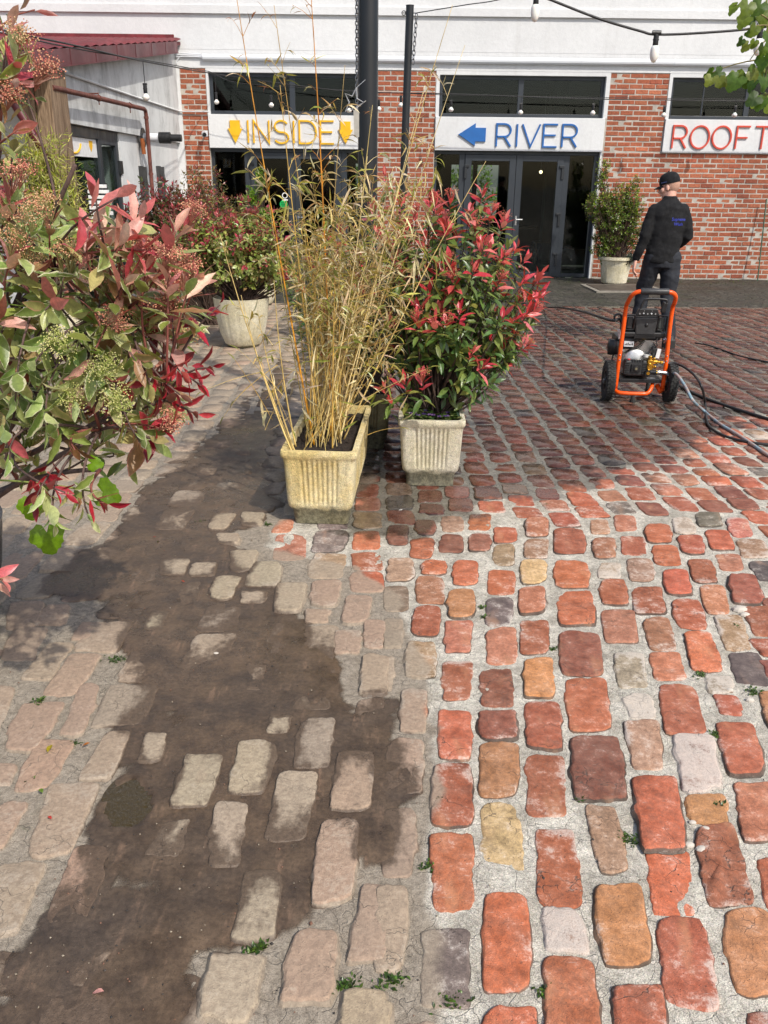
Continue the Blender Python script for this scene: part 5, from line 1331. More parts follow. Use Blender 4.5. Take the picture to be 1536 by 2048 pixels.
# =================================================================== PERSON
PX, PY, PA = 3.02, 9.4, radians(0)
pe = thing('person', (PX, PY, 0), 'person in black long-sleeved top, dark trousers and black cap walking away', 'person')
def remeshed(mb, name, mat, parent, vox, sub=6, f=.5, off=(PX, PY, 0), fin=None):
    me = mb.mesh(name + '_src', mat)
    o = bpy.data.objects.new(name, me); COL.objects.link(o)
    r = o.modifiers.new('r', 'REMESH'); r.mode = 'VOXEL'; r.voxel_size = vox; r.use_smooth_shade = True
    s = o.modifiers.new('s', 'SMOOTH'); s.iterations = sub; s.factor = f
    dg = bpy.context.evaluated_depsgraph_get(); ev = o.evaluated_get(dg)
    m2 = bpy.data.meshes.new_from_object(ev); m2.name = name
    bpy.data.objects.remove(o); bpy.data.meshes.remove(me)
    n = len(m2.vertices); co = np.empty(n * 3, np.float32); m2.vertices.foreach_get('co', co); co = co.reshape(-1, 3)
    if fin is not None: co = fin(co)
    m2.vertices.foreach_set('co', co.astype(np.float32).ravel()); m2.materials.clear(); m2.materials.append(mat)
    m2.polygons.foreach_set('use_smooth', [True] * len(m2.polygons)); m2.update()
    return part(name, m2, parent)
def mat_skin():
    t = NT('skin'); n = t.noise(25, 4); c = t.mix(t.map(n, .3, .7), lin(205, 150, 130), lin(226, 178, 158))
    t.set(t.b, 'Subsurface Weight', .08); t.b.inputs['Subsurface Radius'].default_value = (.02, .008, .004)
    return t.fin(base=c, rough=.5)
M_SKIN = mat_skin()
M_SHIRT = simple('black_knit', (.004, .004, .005), .95, nscale=12, var=.3, bump=.3, bscale=60, bdist=.01)
M_TROU = simple('dark_navy_cloth', (.014, .016, .022), .85, nscale=10, var=.3, bump=.35, bscale=30, bdist=.012)
M_SHOE = simple('dark_shoe', (.02, .018, .017), .6)
M_HAIR = simple('cropped_hair', lin(176, 136, 116), .9, nscale=200, var=.3, bump=.4, bscale=500)
HY = radians(58)                                   # head turned to the left
HC = np.array([-.015, .035, 1.60])
HR = RZ(HY) @ RX(radians(-14))                     # +Y of the head is where the face looks
hp = lambda x, y, z: HC + HR @ np.array([x, y, z])
def cap_(mb, pts, r, n=10): mb.tube(pts, r, n); mb.sphere(pts[0], np.atleast_1d(r)[0] * .99, n, 6); mb.sphere(pts[-1], np.atleast_1d(r)[-1] * .99, n, 6)
LSH, LEL, LWR = np.array([-.172, -.0, 1.375]), np.array([-.222, -.04, 1.13]), np.array([-.278, -.0, .885])
RSH, REL, RWR = np.array([.172, .0, 1.375]), np.array([.232, -.02, 1.12]), np.array([.17, .20, .98])
b = MB()
b.sphere(hp(0, -.012, .03), .1, 16, 12, sc3=(.76, .98, 1.02), rot=HR)            # skull
b.sphere(hp(0, .03, -.035), .07, 14, 10, sc3=(.85, .9, 1.15), rot=HR)            # face
b.sphere(hp(0, .06, -.085), .032, 10, 8, sc3=(1.1, .8, .8), rot=HR)              # chin
b.tube([hp(0, .085, .012), hp(0, .108, -.03), hp(0, .088, -.04)], [.008, .015, .012], 8)   # nose
b.tube([hp(-.026, .086, -.062), hp(0, .094, -.06), hp(.026, .086, -.062)], [.006, .009, .006], 8)   # lips
b.tube([hp(-.04, .078, .026), hp(0, .09, .022), hp(.04, .078, .026)], .010, 8)   # brow
for s in (-1, 1):
    b.sphere(hp(s * .078, -.005, -.012), .03, 10, 8, sc3=(.3, .62, 1.0), rot=HR)   # ears
    b.sphere(hp(s * .05, .05, -.02), .03, 10, 8, rot=HR)                            # cheeks
b.tube([hp(0, -.03, -.02), np.array([0, .01, 1.49]), np.array([0, .0, 1.42])], [.056, .056, .062], 14)
b.loft([((0, 0, .90), .14, .09), ((0, 0, 1.05), .13, .085), ((0, 0, 1.25), .15, .09), ((0, 0, 1.38), .16, .085), ((0, 0, 1.45), .06, .055)], 16)
cap_(b, [LSH, LEL, LWR], [.045, .036, .027]); cap_(b, [RSH, REL, RWR], [.045, .036, .027])
LHIP, LKN, LAN = np.array([-.095, .0, .88]), np.array([-.135, .12, .50]), np.array([-.16, .10, .10])
RHIP, RKN, RAN = np.array([.095, .0, .88]), np.array([.10, -.03, .49]), np.array([.09, -.26, .13])
cap_(b, [LHIP, LKN, LAN], [.07, .048, .034]); cap_(b, [RHIP, RKN, RAN], [.07, .048, .034])
def hand(b, w, d, side, bend):
    """palm and five bent fingers; w wrist, d direction of the hand, side towards the thumb, bend is the palm's facing"""
    d = d / np.linalg.norm(d); side = side - d * (side @ d); side /= np.linalg.norm(side); nrm = np.cross(side, d); nrm *= np.sign(nrm @ bend) or 1
    for k in (-1, -.33, .33, 1): b.tube([w - d * .01, w + d * .03 + side * k * .018, w + d * .085 + side * k * .03], [.021, .0165, .0125], 8); b.sphere(w + d * .085 + side * k * .03, .0125, 8, 6)
    for k, l in ((-1, .058), (-.33, .074), (.33, .08), (1, .07)):
        a = w + d * .085 + side * k * .03; q = a + d * l * .5 + nrm * .008; e = q + d * l * .36 + nrm * .026; g_ = e + d * l * .16 + nrm * .028
        b.tube([a, q, e, g_], [.0098, .0092, .0085, .0075], 7); b.sphere(g_, .0075, 7, 5)
    a = w + d * .03 + side * .028; q = a + d * .028 + side * .024 + nrm * .012; e = q + d * .03 + side * .006 + nrm * .016
    b.tube([w + d * .012 + side * .012, a, q, e], [.016, .0145, .0115, .0095], 7); b.sphere(e, .0095, 7, 5)
hand(b, LWR + np.array([-.004, .0, -.012]), np.array([-.16, .06, -1.0]), np.array([.1, 1, 0]), np.array([1.0, -.1, 0]))
hand(b, RWR + np.array([-.01, .02, -.01]), np.array([-.35, .8, -.35]), np.array([-.6, .1, .8]), np.array([-1.0, .2, -.4]))
body = remeshed(b, 'body', M_SKIN, pe, .0062, 3, .45)
# top
wr = lambda co, amp, sc_: co + (np.stack([fbm(co[:, 2] * sc_ + 3, co[:, 0] * sc_ * .5 + co[:, 1] * 3, 3) - .5, fbm(co[:, 2] * sc_ * .9 + 9, co[:, 0] * sc_ * .6, 5) - .5, 0 * co[:, 0]], 1)) * amp
s = MB()
s.loft([((-.01, .0, .845), .178, .122), ((-.01, 0, .90), .182, .125), ((-.005, 0, 1.02), .178, .12), ((0, 0, 1.2), .193, .125), ((0, 0, 1.33), .20, .125), ((0, -.005, 1.40), .188, .11), ((0, -.002, 1.43), .155, .098), ((0, .0, 1.46), .105, .08), ((0, .008, 1.485), .078, .07), ((0, .012, 1.515), .072, .066)], 24)
cap_(s, [LSH + [.02, 0, 0], LSH * .4 + LEL * .6, LEL, LEL * .5 + LWR * .5, LWR + [0, 0, .01]], [.066, .062, .057, .051, .045], 14)
cap_(s, [RSH + [-.02, 0, 0], RSH * .4 + REL * .6, REL, REL * .5 + RWR * .5, RWR], [.073, .066, .060, .053, .046], 14)
shirt = remeshed(s, 'shirt', M_SHIRT, pe, .011, 5, .5, fin=lambda co: wr(co, .026, 14))
# trousers, shoes
s = MB()
s.loft([((0, 0, .80), .165, .115), ((0, 0, .9), .17, .118), ((0, 0, .99), .165, .11)], 20)
cap_(s, [LHIP + [0, 0, .02], LHIP * .5 + LKN * .5, LKN, LKN * .45 + LAN * .55, LAN + [0, .0, -.03]], [.105, .098, .078, .072, .068], 14)
cap_(s, [RHIP + [0, 0, .02], RHIP * .5 + RKN * .5, RKN, RKN * .45 + RAN * .55, RAN + [0, -.0, -.03]], [.105, .098, .078, .072, .068], 14)
remeshed(s, 'trousers', M_TROU, pe, .011, 4, .5, fin=lambda co: wr(co, .022, 13))
for an, dr_, pit in ((LAN, 0, 0), (RAN, 0, .6)):
    s = MB(); R2 = RX(-pit)
    o_ = lambda x, y, z: an + R2 @ np.array([x, y, z - an[2] * (1 if pit == 0 else .8)]) 
    s.sphere(o_(0, .10, .045), .05, 12, 8, sc3=(.9, 1.7, .8)); s.sphere(o_(0, -.02, .05), .045, 12, 8, sc3=(.9, 1.4, 1)); s.box(o_(-.04, -.075, .004), o_(.04, .17, .026))
    remeshed(s, 'shoe', M_SHOE, pe, .008, 3, .5)
# hair fringe round the nape and the cap
s = MB(); s.sphere(hp(0, -.018, .02), .1, 16, 12, sc3=(.775, .985, 1.03), rot=HR)
remeshed(s, 'hair', M_HAIR, pe, .008, 2, .4, fin=lambda co: np.where((((co - HC) @ HR)[:, 1] > .03)[:, None], HC + (co - HC) * .9, co))
s = MB(); n = 28; rings = []
for i, (k, z) in enumerate(((1.0, .028), (1.02, .045), (1.0, .075), (.9, .105), (.7, .128), (.4, .142), (.05, .147))):
    a = np.arange(n) * 2 * pi / n
    rings.append(np.stack([.084 * k * np.cos(a), -.014 + .104 * k * np.sin(a), np.full(n, z)], 1))
V = np.concatenate(rings) @ HR.T + HC
s.add(V, [(i * n + j, i * n + (j + 1) % n, (i + 1) * n + (j + 1) % n, (i + 1) * n + j) for i in range(6) for j in range(n)] + [tuple(range(n))[::-1], tuple(6 * n + j for j in range(n))])
PXY = np.array([PX, PY, 0])
for arr in s.V: arr += PXY
cp = s.obj('cap', M_SHIRT, pe, autos=60)
s = MB(); pts = []; K = 11
for layer in (0, 1):
    for j in range(4):
        for i in range(K):
            t_ = (i / (K - 1) - .5) * 2; y = .078 * sqrt(max(0, 1 - (t_ * .9) ** 2)) + .0 + j / 3 * .075 * sqrt(max(.02, 1 - t_ ** 2 * .85))
            pts.append(hp(t_ * .076, y, .034 - .014 * t_ ** 2 - j / 3 * .020 - (.006 if layer else 0)) + PXY)
f = []
for l in (0, 1):
    for j in range(3):
        for i in range(K - 1):
            q_ = [l * 4 * K + j * K + i, l * 4 * K + j * K + i + 1, l * 4 * K + (j + 1) * K + i + 1, l * 4 * K + (j + 1) * K + i]; f.append(tuple(q_ if l == 0 else q_[::-1]))
for i in range(K - 1): f.append((3 * K + i, 3 * K + i + 1, 7 * K + i + 1, 7 * K + i))
s.add(pts, f); s.obj('cap_brim', M_SHIRT, cp, smooth=True)
s = MB(); s.sphere(hp(0, -.014, .148) + PXY, .009, 8, 6); s.obj('cap_button', M_SHIRT, cp)
s = MB()
for i in range(5): s.box(hp(-.0845 - .001, -.0 + i * .011, .05) + PXY - .0035, hp(-.0845 - .001, -.0 + i * .011, .05) + PXY + .0035)
s.obj('cap_logo', simple('dull_blue_thread', (.03, .05, .16), .7), cp)
# embroidery on the back
M_EMB = simple('blue_thread', lin(48, 60, 160), .7, nscale=150, var=.5)
dg = bpy.context.evaluated_depsgraph_get(); dg.update()
def embroider(txt, x, z, size):
    cu = bpy.data.curves.new('lettering', 'FONT'); cu.body = txt; cu.size = size; cu.align_x = 'CENTER'; cu.offset = .0006; cu.resolution_u = 2
    o = bpy.data.objects.new('lettering', cu); COL.objects.link(o)
    dg = bpy.context.evaluated_depsgraph_get(); me = bpy.data.meshes.new_from_object(o.evaluated_get(dg)); bpy.data.objects.remove(o)
    n = len(me.vertices); co = np.empty(n * 3, np.float32); me.vertices.foreach_get('co', co); co = co.reshape(-1, 3)
    P = np.column_stack([x + co[:, 0], np.zeros(n), z + co[:, 1]])
    for i in range(n):
        hit, loc, nr, _ = shirt.ray_cast((P[i, 0], -1.0, P[i, 2]), (0, 1, 0)); P[i, 1] = (loc[1] if hit else -.125) - .003
    me.vertices.foreach_set('co', P.astype(np.float32).ravel()); me.materials.clear(); me.materials.append(M_EMB); me.update()
    o = part('lettering', me, pe); return o
embroider('Supreme', .085, 1.275, .044); embroider('Wash', .085, 1.228, .044)
# =================================================================== PLANTS
def mat_leaf(name, rough=.42, transl=.35, margin=None, vein=True, spec=.5):
    t = NT(name); A = t.attr('Col'); rnd = t.node('ObjectInfo').outputs['Random']
    n = t.noise(60, 3, .6); n2 = t.noise(400, 2)
    c = t.mul(A.outputs['Color'], t.map(n, .3, .7, .82, 1.18)); c = t.mul(c, t.map(rnd, 0, 1, .82, 1.2, False)); c = t.mul(c, t.map(n2, .3, .7, .9, 1.1))
    if margin:
        e = t.math('ADD', A.outputs['Alpha'], t.math('MULTIPLY', t.math('SUBTRACT', t.noise(90, 4, .7), .5), 1.0))
        e = t.map(e, .56, .78)
        sat = t.node('SeparateColor', dict(mode='HSV')); t.set(sat, 0, A.outputs['Color'])
        green = t.map(t.math('ABSOLUTE', t.math('SUBTRACT', sat.outputs[0], .25)), .05, .1, 1, 0)     # only the grown leaves are edged
        pale = t.mix(green, t.mix(.5, c, (.62, .22, .20)), margin)
        c = t.mix(t.math('MULTIPLY', e, .85), c, pale)
    geo = t.node('NewGeometry')
    c = t.mix(t.math('MULTIPLY', geo.outputs['Backfacing'], .35), c, t.mix(.5, c, (.30, .33, .20)))
    t.fin(base=c, rough=rough, Specular_IOR_Level=spec, normal=t.bump(n, .25, .004))
    tr = t.node('BsdfTranslucent'); t.set(tr, 'Color', t.node('HueSaturation', None, Saturation=1.15, Value=1.25, Color=c).outputs[0])
    mx = t.node('MixShader'); mx.inputs[0].default_value = transl
    t.t.links.new(t.b.outputs[0], mx.inputs[1]); t.t.links.new(tr.outputs[0], mx.inputs[2]); t.t.links.new(mx.outputs[0], t.out.inputs['Surface'])
    return t.m
M_LEAF = mat_leaf('glossy_leaf', .3); M_LEAFV = mat_leaf('cream_edged_leaf', .36, .35, (.72, .68, .46)); M_STRAW = mat_leaf('dry_bamboo_leaf', .6, .4, spec=.3)
M_LIME = mat_leaf('thin_green_leaf', .45, .45)
def mat_bark(name, base):
    t = NT(name); n = t.noise(30, 4, .7, t.vscale(t.pos, (1, 1, .4))); A = t.attr('Col')
    c = t.mul(t.mul(A.outputs['Color'], 1.0), t.map(n, .3, .7, .6, 1.35)); return t.fin(base=c, rough=.8, normal=t.bump(n, .5, .005))
M_BARK = mat_bark('shrub_bark', None)
def mat_culm():
    t = NT('straw_culm'); n = t.noise(40, 3, .6, t.vscale(t.pos, (1, 1, .25))); c = t.mul(t.attr('Col').outputs['Color'], t.map(n, .3, .7, .7, 1.25)); return t.fin(base=c, rough=.42)
M_CULM = mat_culm()
M_BUD = simple('flower_bud', (.5, .3, .2), .7); 
def mat_bud():
    t = NT('flower_buds'); c = t.attr('Col').outputs['Color']; return t.fin(base=c, rough=.7)
M_BUD = mat_bud()

def norm(v): return v / (np.linalg.norm(v, axis=-1, keepdims=True) + 1e-12)
def leaf_local(nl=5, nw=5, shape='ellip'):
    t = np.linspace(0, 1, nl); s = np.linspace(-1, 1, nw)
    T, S = np.meshgrid(t, s, indexing='ij')
    if shape == 'ellip': w = np.sin(pi * np.clip(T, 0, 1) ** .9) ** .85
    elif shape == 'lance': w = np.sin(pi * T ** .62) ** .9
    elif shape == 'obov': w = np.sin(pi * np.clip(T, 0, 1) ** 1.35) ** .8
    w = np.clip(w, .035, 1)
    i = np.arange(nl * nw).reshape(nl, nw)
    f = np.stack([i[:-1, :-1], i[1:, :-1], i[1:, 1:], i[:-1, 1:]], -1).reshape(-1, 4)
    E_ = np.maximum(np.abs(S) ** 1.5, sstep(.8, 1, T) * .9)
    return T.ravel(), S.ravel(), w.ravel(), E_.ravel(), f
LSH_ = {}
class Fol:
    """leaves of one plant: position, direction, face normal, length, width, curl, fold, twist, colour"""
    def __init__(s): s.r = []
    def add(s, p, d, u, L, W, curl, fold, col, k=0): s.r.append((*p, *d, *u, L, W, curl, fold, *col, k))
    def arr(s): return np.array(s.r, float)
    @staticmethod
    def verts(a, nl, nw, shape):
        T, S, w, E_, f = leaf_local(nl, nw, shape)
        p, d, u = a[:, 0:3], norm(a[:, 3:6]), a[:, 6:9]
        L, W, cu, fo = a[:, 9:10], a[:, 10:11], a[:, 11:12], a[:, 12:13]
        b = norm(np.cross(u, d)); n = norm(np.cross(d, b))
        ang = cu * T                                  # bend along the length
        X = L * np.where(np.abs(cu) > 1e-3, np.sin(ang) / np.where(np.abs(cu) > 1e-3, cu, 1), T); Z = -L * np.where(np.abs(cu) > 1e-3, (1 - np.cos(ang)) / np.where(np.abs(cu) > 1e-3, cu, 1), 0)
        Y = W / 2 * S * w * np.cos(fo * .8); Z = Z + W / 2 * np.abs(S) * w * np.sin(fo) + W * .05 * np.sin(T * 17 + p[:, :1] * 90) * np.abs(S)
        v = p[:, None] + X[..., None] * d[:, None] + Y[..., None] * b[:, None] + Z[..., None] * n[:, None]
        return v, f, E_
    def joined(s, name, mat, parent, a=None, nl=4, nw=3, shape='ellip', jit=.15):
        a = s.arr() if a is None else a
        v, f, E_ = Fol.verts(a, nl, nw, shape); N, k = v.shape[:2]
        off = ORG[parent.name]
        co = (v.reshape(-1, 3) - off).astype(np.float32)
        F = (f[None] + (np.arange(N) * k)[:, None, None]).reshape(-1, 4).astype(np.int32)
        me = bpy.data.meshes.new(name)
        me.vertices.add(len(co)); me.vertices.foreach_set('co', co.ravel())
        me.loops.add(F.size); me.loops.foreach_set('vertex_index', F.ravel())
        me.polygons.add(len(F)); me.polygons.foreach_set('loop_start', np.arange(0, F.size, 4, dtype=np.int32))
        me.polygons.foreach_set('use_smooth', np.ones(len(F), bool))
        col = a[:, 13:16] * np.clip(rng.normal(1, jit, (N, 1)), .5, 1.6) * np.clip(rng.normal(1, jit * .4, (N, 3)), .7, 1.3)
        C = np.concatenate([np.repeat(np.clip(col, 0, 1), k, 0), (np.tile(E_, N) * np.repeat(rng.uniform(.55, 1, N), k))[:, None]], 1).astype(np.float32)
        me.update(calc_edges=True)
        at = me.color_attributes.new('Col', 'FLOAT_COLOR', 'POINT'); at.data.foreach_set('color', C.ravel())
        me.materials.append(mat)
        o = part(name, me, parent); o['kind'] = 'stuff'; return o
    def split(s, name, mat, parent, n_ind, shape='ellip', nl=6, nw=5, jn=(4, 3), stuff='foliage', hid=None):
        """the n_ind leaves that show largest become parts sharing a few meshes, the rest one part"""
        a = s.arr(); pr = project(a[:, :3])
        inside = (pr[:, 0] > -30) & (pr[:, 0] < IMG_W + 30) & (pr[:, 1] > -30) & (pr[:, 1] < IMG_H + 30) & (pr[:, 2] > .1)
        view = norm(a[:, :3] - CAM_O); face = np.abs((norm(np.cross(np.cross(a[:, 6:9], a[:, 3:6]), a[:, 3:6])) * view).sum(1))
        score = a[:, 9] * a[:, 10] * (.35 + face) / pr[:, 2] ** 3.2 * inside
        if hid is not None: score = score * hid(a, pr)
        od = np.argsort(-score); I, J = od[:n_ind], od[n_ind:]
        off = ORG[parent.name]; cache = {}
        for i in I:
            r = a[i]; key = (int(r[16]), round(r[11] / .35), round(r[12] / .25), round(r[10] / r[9] / .06))
            if key not in cache:
                q = np.array([[0, 0, 0, 1, 0, 0, 0, 0, 1, 1, max(.1, key[3] * .06), key[1] * .35, key[2] * .25, r[13], r[14], r[15], 0]], float)
                v, f, E_ = Fol.verts(q, nl, nw, shape); mb = MB()
                mb.add(v[0], f.tolist(), np.column_stack([np.tile(r[13:16], (len(v[0]), 1)), E_ * (.62, .85, 1.0, .74)[(key[0] + key[1]) % 4]])); cache[key] = mb.mesh(name, mat, smooth=True)
            d = norm(r[3:6]); b = norm(np.cross(r[6:9], d)); n = np.cross(d, b); L = r[9]
            m = Matrix(((d[0] * L, b[0] * L, n[0] * L, r[0] - off[0]), (d[1] * L, b[1] * L, n[1] * L, r[1] - off[1]), (d[2] * L, b[2] * L, n[2] * L, r[2] - off[2]), (0, 0, 0, 1)))
            part(name, cache[key], parent, m)
        if len(J): s.joined(stuff, mat, parent, a[J], jn[0], jn[1], shape)

def perp(d):
    d = np.asarray(d); u = np.cross(d, [0, 0, 1.0]); 
    if np.linalg.norm(u) < 1e-3: u = np.array([1.0, 0, 0])
    return u / np.linalg.norm(u)
GA = pi * (3 - sqrt(5))
def shoot(F, tip, d, n, L, ratio, pal_young, pal_old, R_, spread=(.35, 1.35), length=.10, frac_young=.5, droop=.3, fold=.35, curl=.5):
    """leaves in a spiral down the last stretch of a twig; the young ones at the tip point forward"""
    d = np.asarray(d, float) / np.linalg.norm(d); u = perp(d); w = np.cross(d, u); ph = R_.uniform(0, 6.28)
    for i in range(n):
        t = i / max(1, n - 1)
        a = ph + i * GA; rad = u * cos(a) + w * sin(a)
        el = spread[0] + (spread[1] - spread[0]) * t ** .8 + R_.uniform(-.15, .15)
        dd = d * cos(el) + rad * sin(el); dd = dd + np.array([0, 0, -droop * t * R_.uniform(.4, 1.3)]); dd /= np.linalg.norm(dd)
        up = d * sin(el) - rad * cos(el); up = up + np.array([0, 0, .35]) + np.array([R_.uniform(-.3, .3) for _ in range(3)])
        young = t < frac_young
        pal = pal_young if young else pal_old; k = R_.randrange(len(pal)); col = pal[k]
        ll = L * R_.uniform(.72, 1.15) * (.72 + .4 * t if t < .3 else 1)
        F.add(np.asarray(tip) - d * length * t + rad * .004, dd, up, ll, ll * ratio * R_.uniform(.85, 1.15), curl * R_.uniform(-.3, 1.5), fold * R_.uniform(.3, 1.4), col, k + (0 if young else 50))
def flower_mesh(seed, stemcol, budcols, R=.045, n=120, name='flower_head'):
    """flat-topped head of small buds on forked stalks"""
    r = np.random.default_rng(seed); m = MB()
    br = []
    for i in range(9):
        a = i * GA; rr = R * .75 * sqrt((i + .5) / 9); e = np.array([rr * cos(a), rr * sin(a), R * (.75 - .35 * (rr / R) ** 2)]); br.append(e)
        m.tube([(0, 0, -R * .6), e * .5 + [0, 0, -R * .05], e], [.0016, .0012, .0009], 4, c=stemcol, cap=False)
    for i in range(n):
        b = br[i % 9]; e = b + r.normal(0, R * .2, 3) + [0, 0, R * .1]
        if i % 3 == 0: m.tube([b - [0, 0, .004], e], .0006, 3, c=stemcol, cap=False)
        q = .0021 * r.uniform(.8, 1.25); c = budcols[r.integers(len(budcols))] * r.uniform(.75, 1.25)
        m.add(np.array([[q, 0, 0], [-q, 0, 0], [0, q, 0], [0, -q, 0], [0, 0, q * 1.2], [0, 0, -q]]) + e, [(0, 2, 4), (2, 1, 4), (1, 3, 4), (3, 0, 4), (2, 0, 5), (1, 2, 5), (3, 1, 5), (0, 3, 5)], c)
    return m.mesh(name, M_BUD, smooth=False)
def place(me, parent, p, d, s, name, spin=0.0):
    d = np.asarray(d, float) / np.linalg.norm(d); u = perp(d); w = np.cross(d, u)
    u2 = u * cos(spin) + w * sin(spin); w2 = np.cross(d, u2); q = np.asarray(p) - ORG[parent.name]
    return part(name, me, parent, Matrix(((u2[0] * s, w2[0] * s, d[0] * s, q[0]), (u2[1] * s, w2[1] * s, d[1] * s, q[1]), (u2[2] * s, w2[2] * s, d[2] * s, q[2]), (0, 0, 0, 1))))
def bez(a, b, c, n=8): 
    t = np.linspace(0, 1, n)[:, None]; return (1 - t) ** 2 * np.asarray(a) + 2 * t * (1 - t) * np.asarray(b) + t * t * np.asarray(c)
A_ = lambda *l: [np.array(lin(*q)) for q in l]

# ------------------------------------------------------------------ big pink and cream shrub, near left
sh = thing('photinia_shrub', (-1.64, 2.85, .44), 'large near shrub with pink new shoots, cream-edged leaves and rusty flower heads', 'shrub')
R_ = random.Random(21)
PINK = A_((204, 104, 108), (216, 134, 128), (228, 172, 158), (234, 202, 178), (180, 80, 86), (212, 164, 142))
REDY = A_((150, 26, 42), (176, 40, 56), (128, 26, 36), (190, 62, 72), (112, 34, 36))
BRZ = A_((150, 86, 66), (128, 70, 58), (166, 108, 80), (140, 96, 66))
OLIV = A_((176, 176, 110), (146, 156, 78), (128, 144, 72), (166, 168, 98), (112, 130, 64), (170, 160, 104), (134, 150, 86), (158, 122, 84))
SAGE = A_((154, 172, 100), (168, 184, 116), (132, 156, 84), (180, 188, 128))
F = Fol(); twigs = MB(); heads = []
STEM = np.array(lin(86, 66, 60)); TWG = np.array(lin(128, 72, 62))
base = np.array([-1.62, 2.85, .44])
mains = []
for q in [(110, 540, 2.45), (250, 620, 2.35), (330, 800, 2.3), (200, 860, 2.25), (60, 700, 2.5), (150, 330, 2.5), (0, 300, 2.5), (30, 900, 2.35), (280, 540, 2.6), (200, 940, 2.2), (-60, 500, 2.7)]:
    e = AT(*q); mid = (base + e) / 2 + np.array([R_.uniform(-.1, .1), R_.uniform(-.05, .2), R_.uniform(-.05, .15)])
    c = bez(base + [R_.uniform(-.06, .06), R_.uniform(-.06, .06), 0], mid, e, 12); mains.append(c)
    twigs.tube(c, np.linspace(.014, .006, 12), 7, c=STEM)
nodes = np.concatenate([c[4:] for c in mains])
def grow(px, py, Y, dx, dy, dz, kind, n, L, fl=0):
    tip = AT(px, py, Y); d = np.array([dx, dz, -dy], float); d /= np.linalg.norm(d)
    k = np.argmin(np.linalg.norm(nodes - (tip - d * .25), axis=1)); a = nodes[k]
    c = bez(a, tip - d * min(.22, np.linalg.norm(tip - a) * .5), tip, 8)
    twigs.tube(c, np.linspace(.0048, .0022, 8), 5, c=TWG if kind in 'prb' else STEM)
    pal = dict(p=(PINK, OLIV), r=(REDY, OLIV), o=(OLIV, OLIV), b=(BRZ, OLIV), s=(SAGE, SAGE), q=(PINK, PINK), x=(REDY, REDY))[kind]
    shoot(F, tip, d, n, L, .35 if kind in 'pqb' else .40, pal[0], pal[1], R_, length=.11, frac_young={'p': .55, 'r': .6, 'b': .4}.get(kind, 1), droop=.5, spread=(.22 if kind in 'pq' else .4, 1.3))
    if fl: heads.append((tip + d * .02 + np.array([0, 0, .012]), d * .5 + [0, -.25, .8], fl))
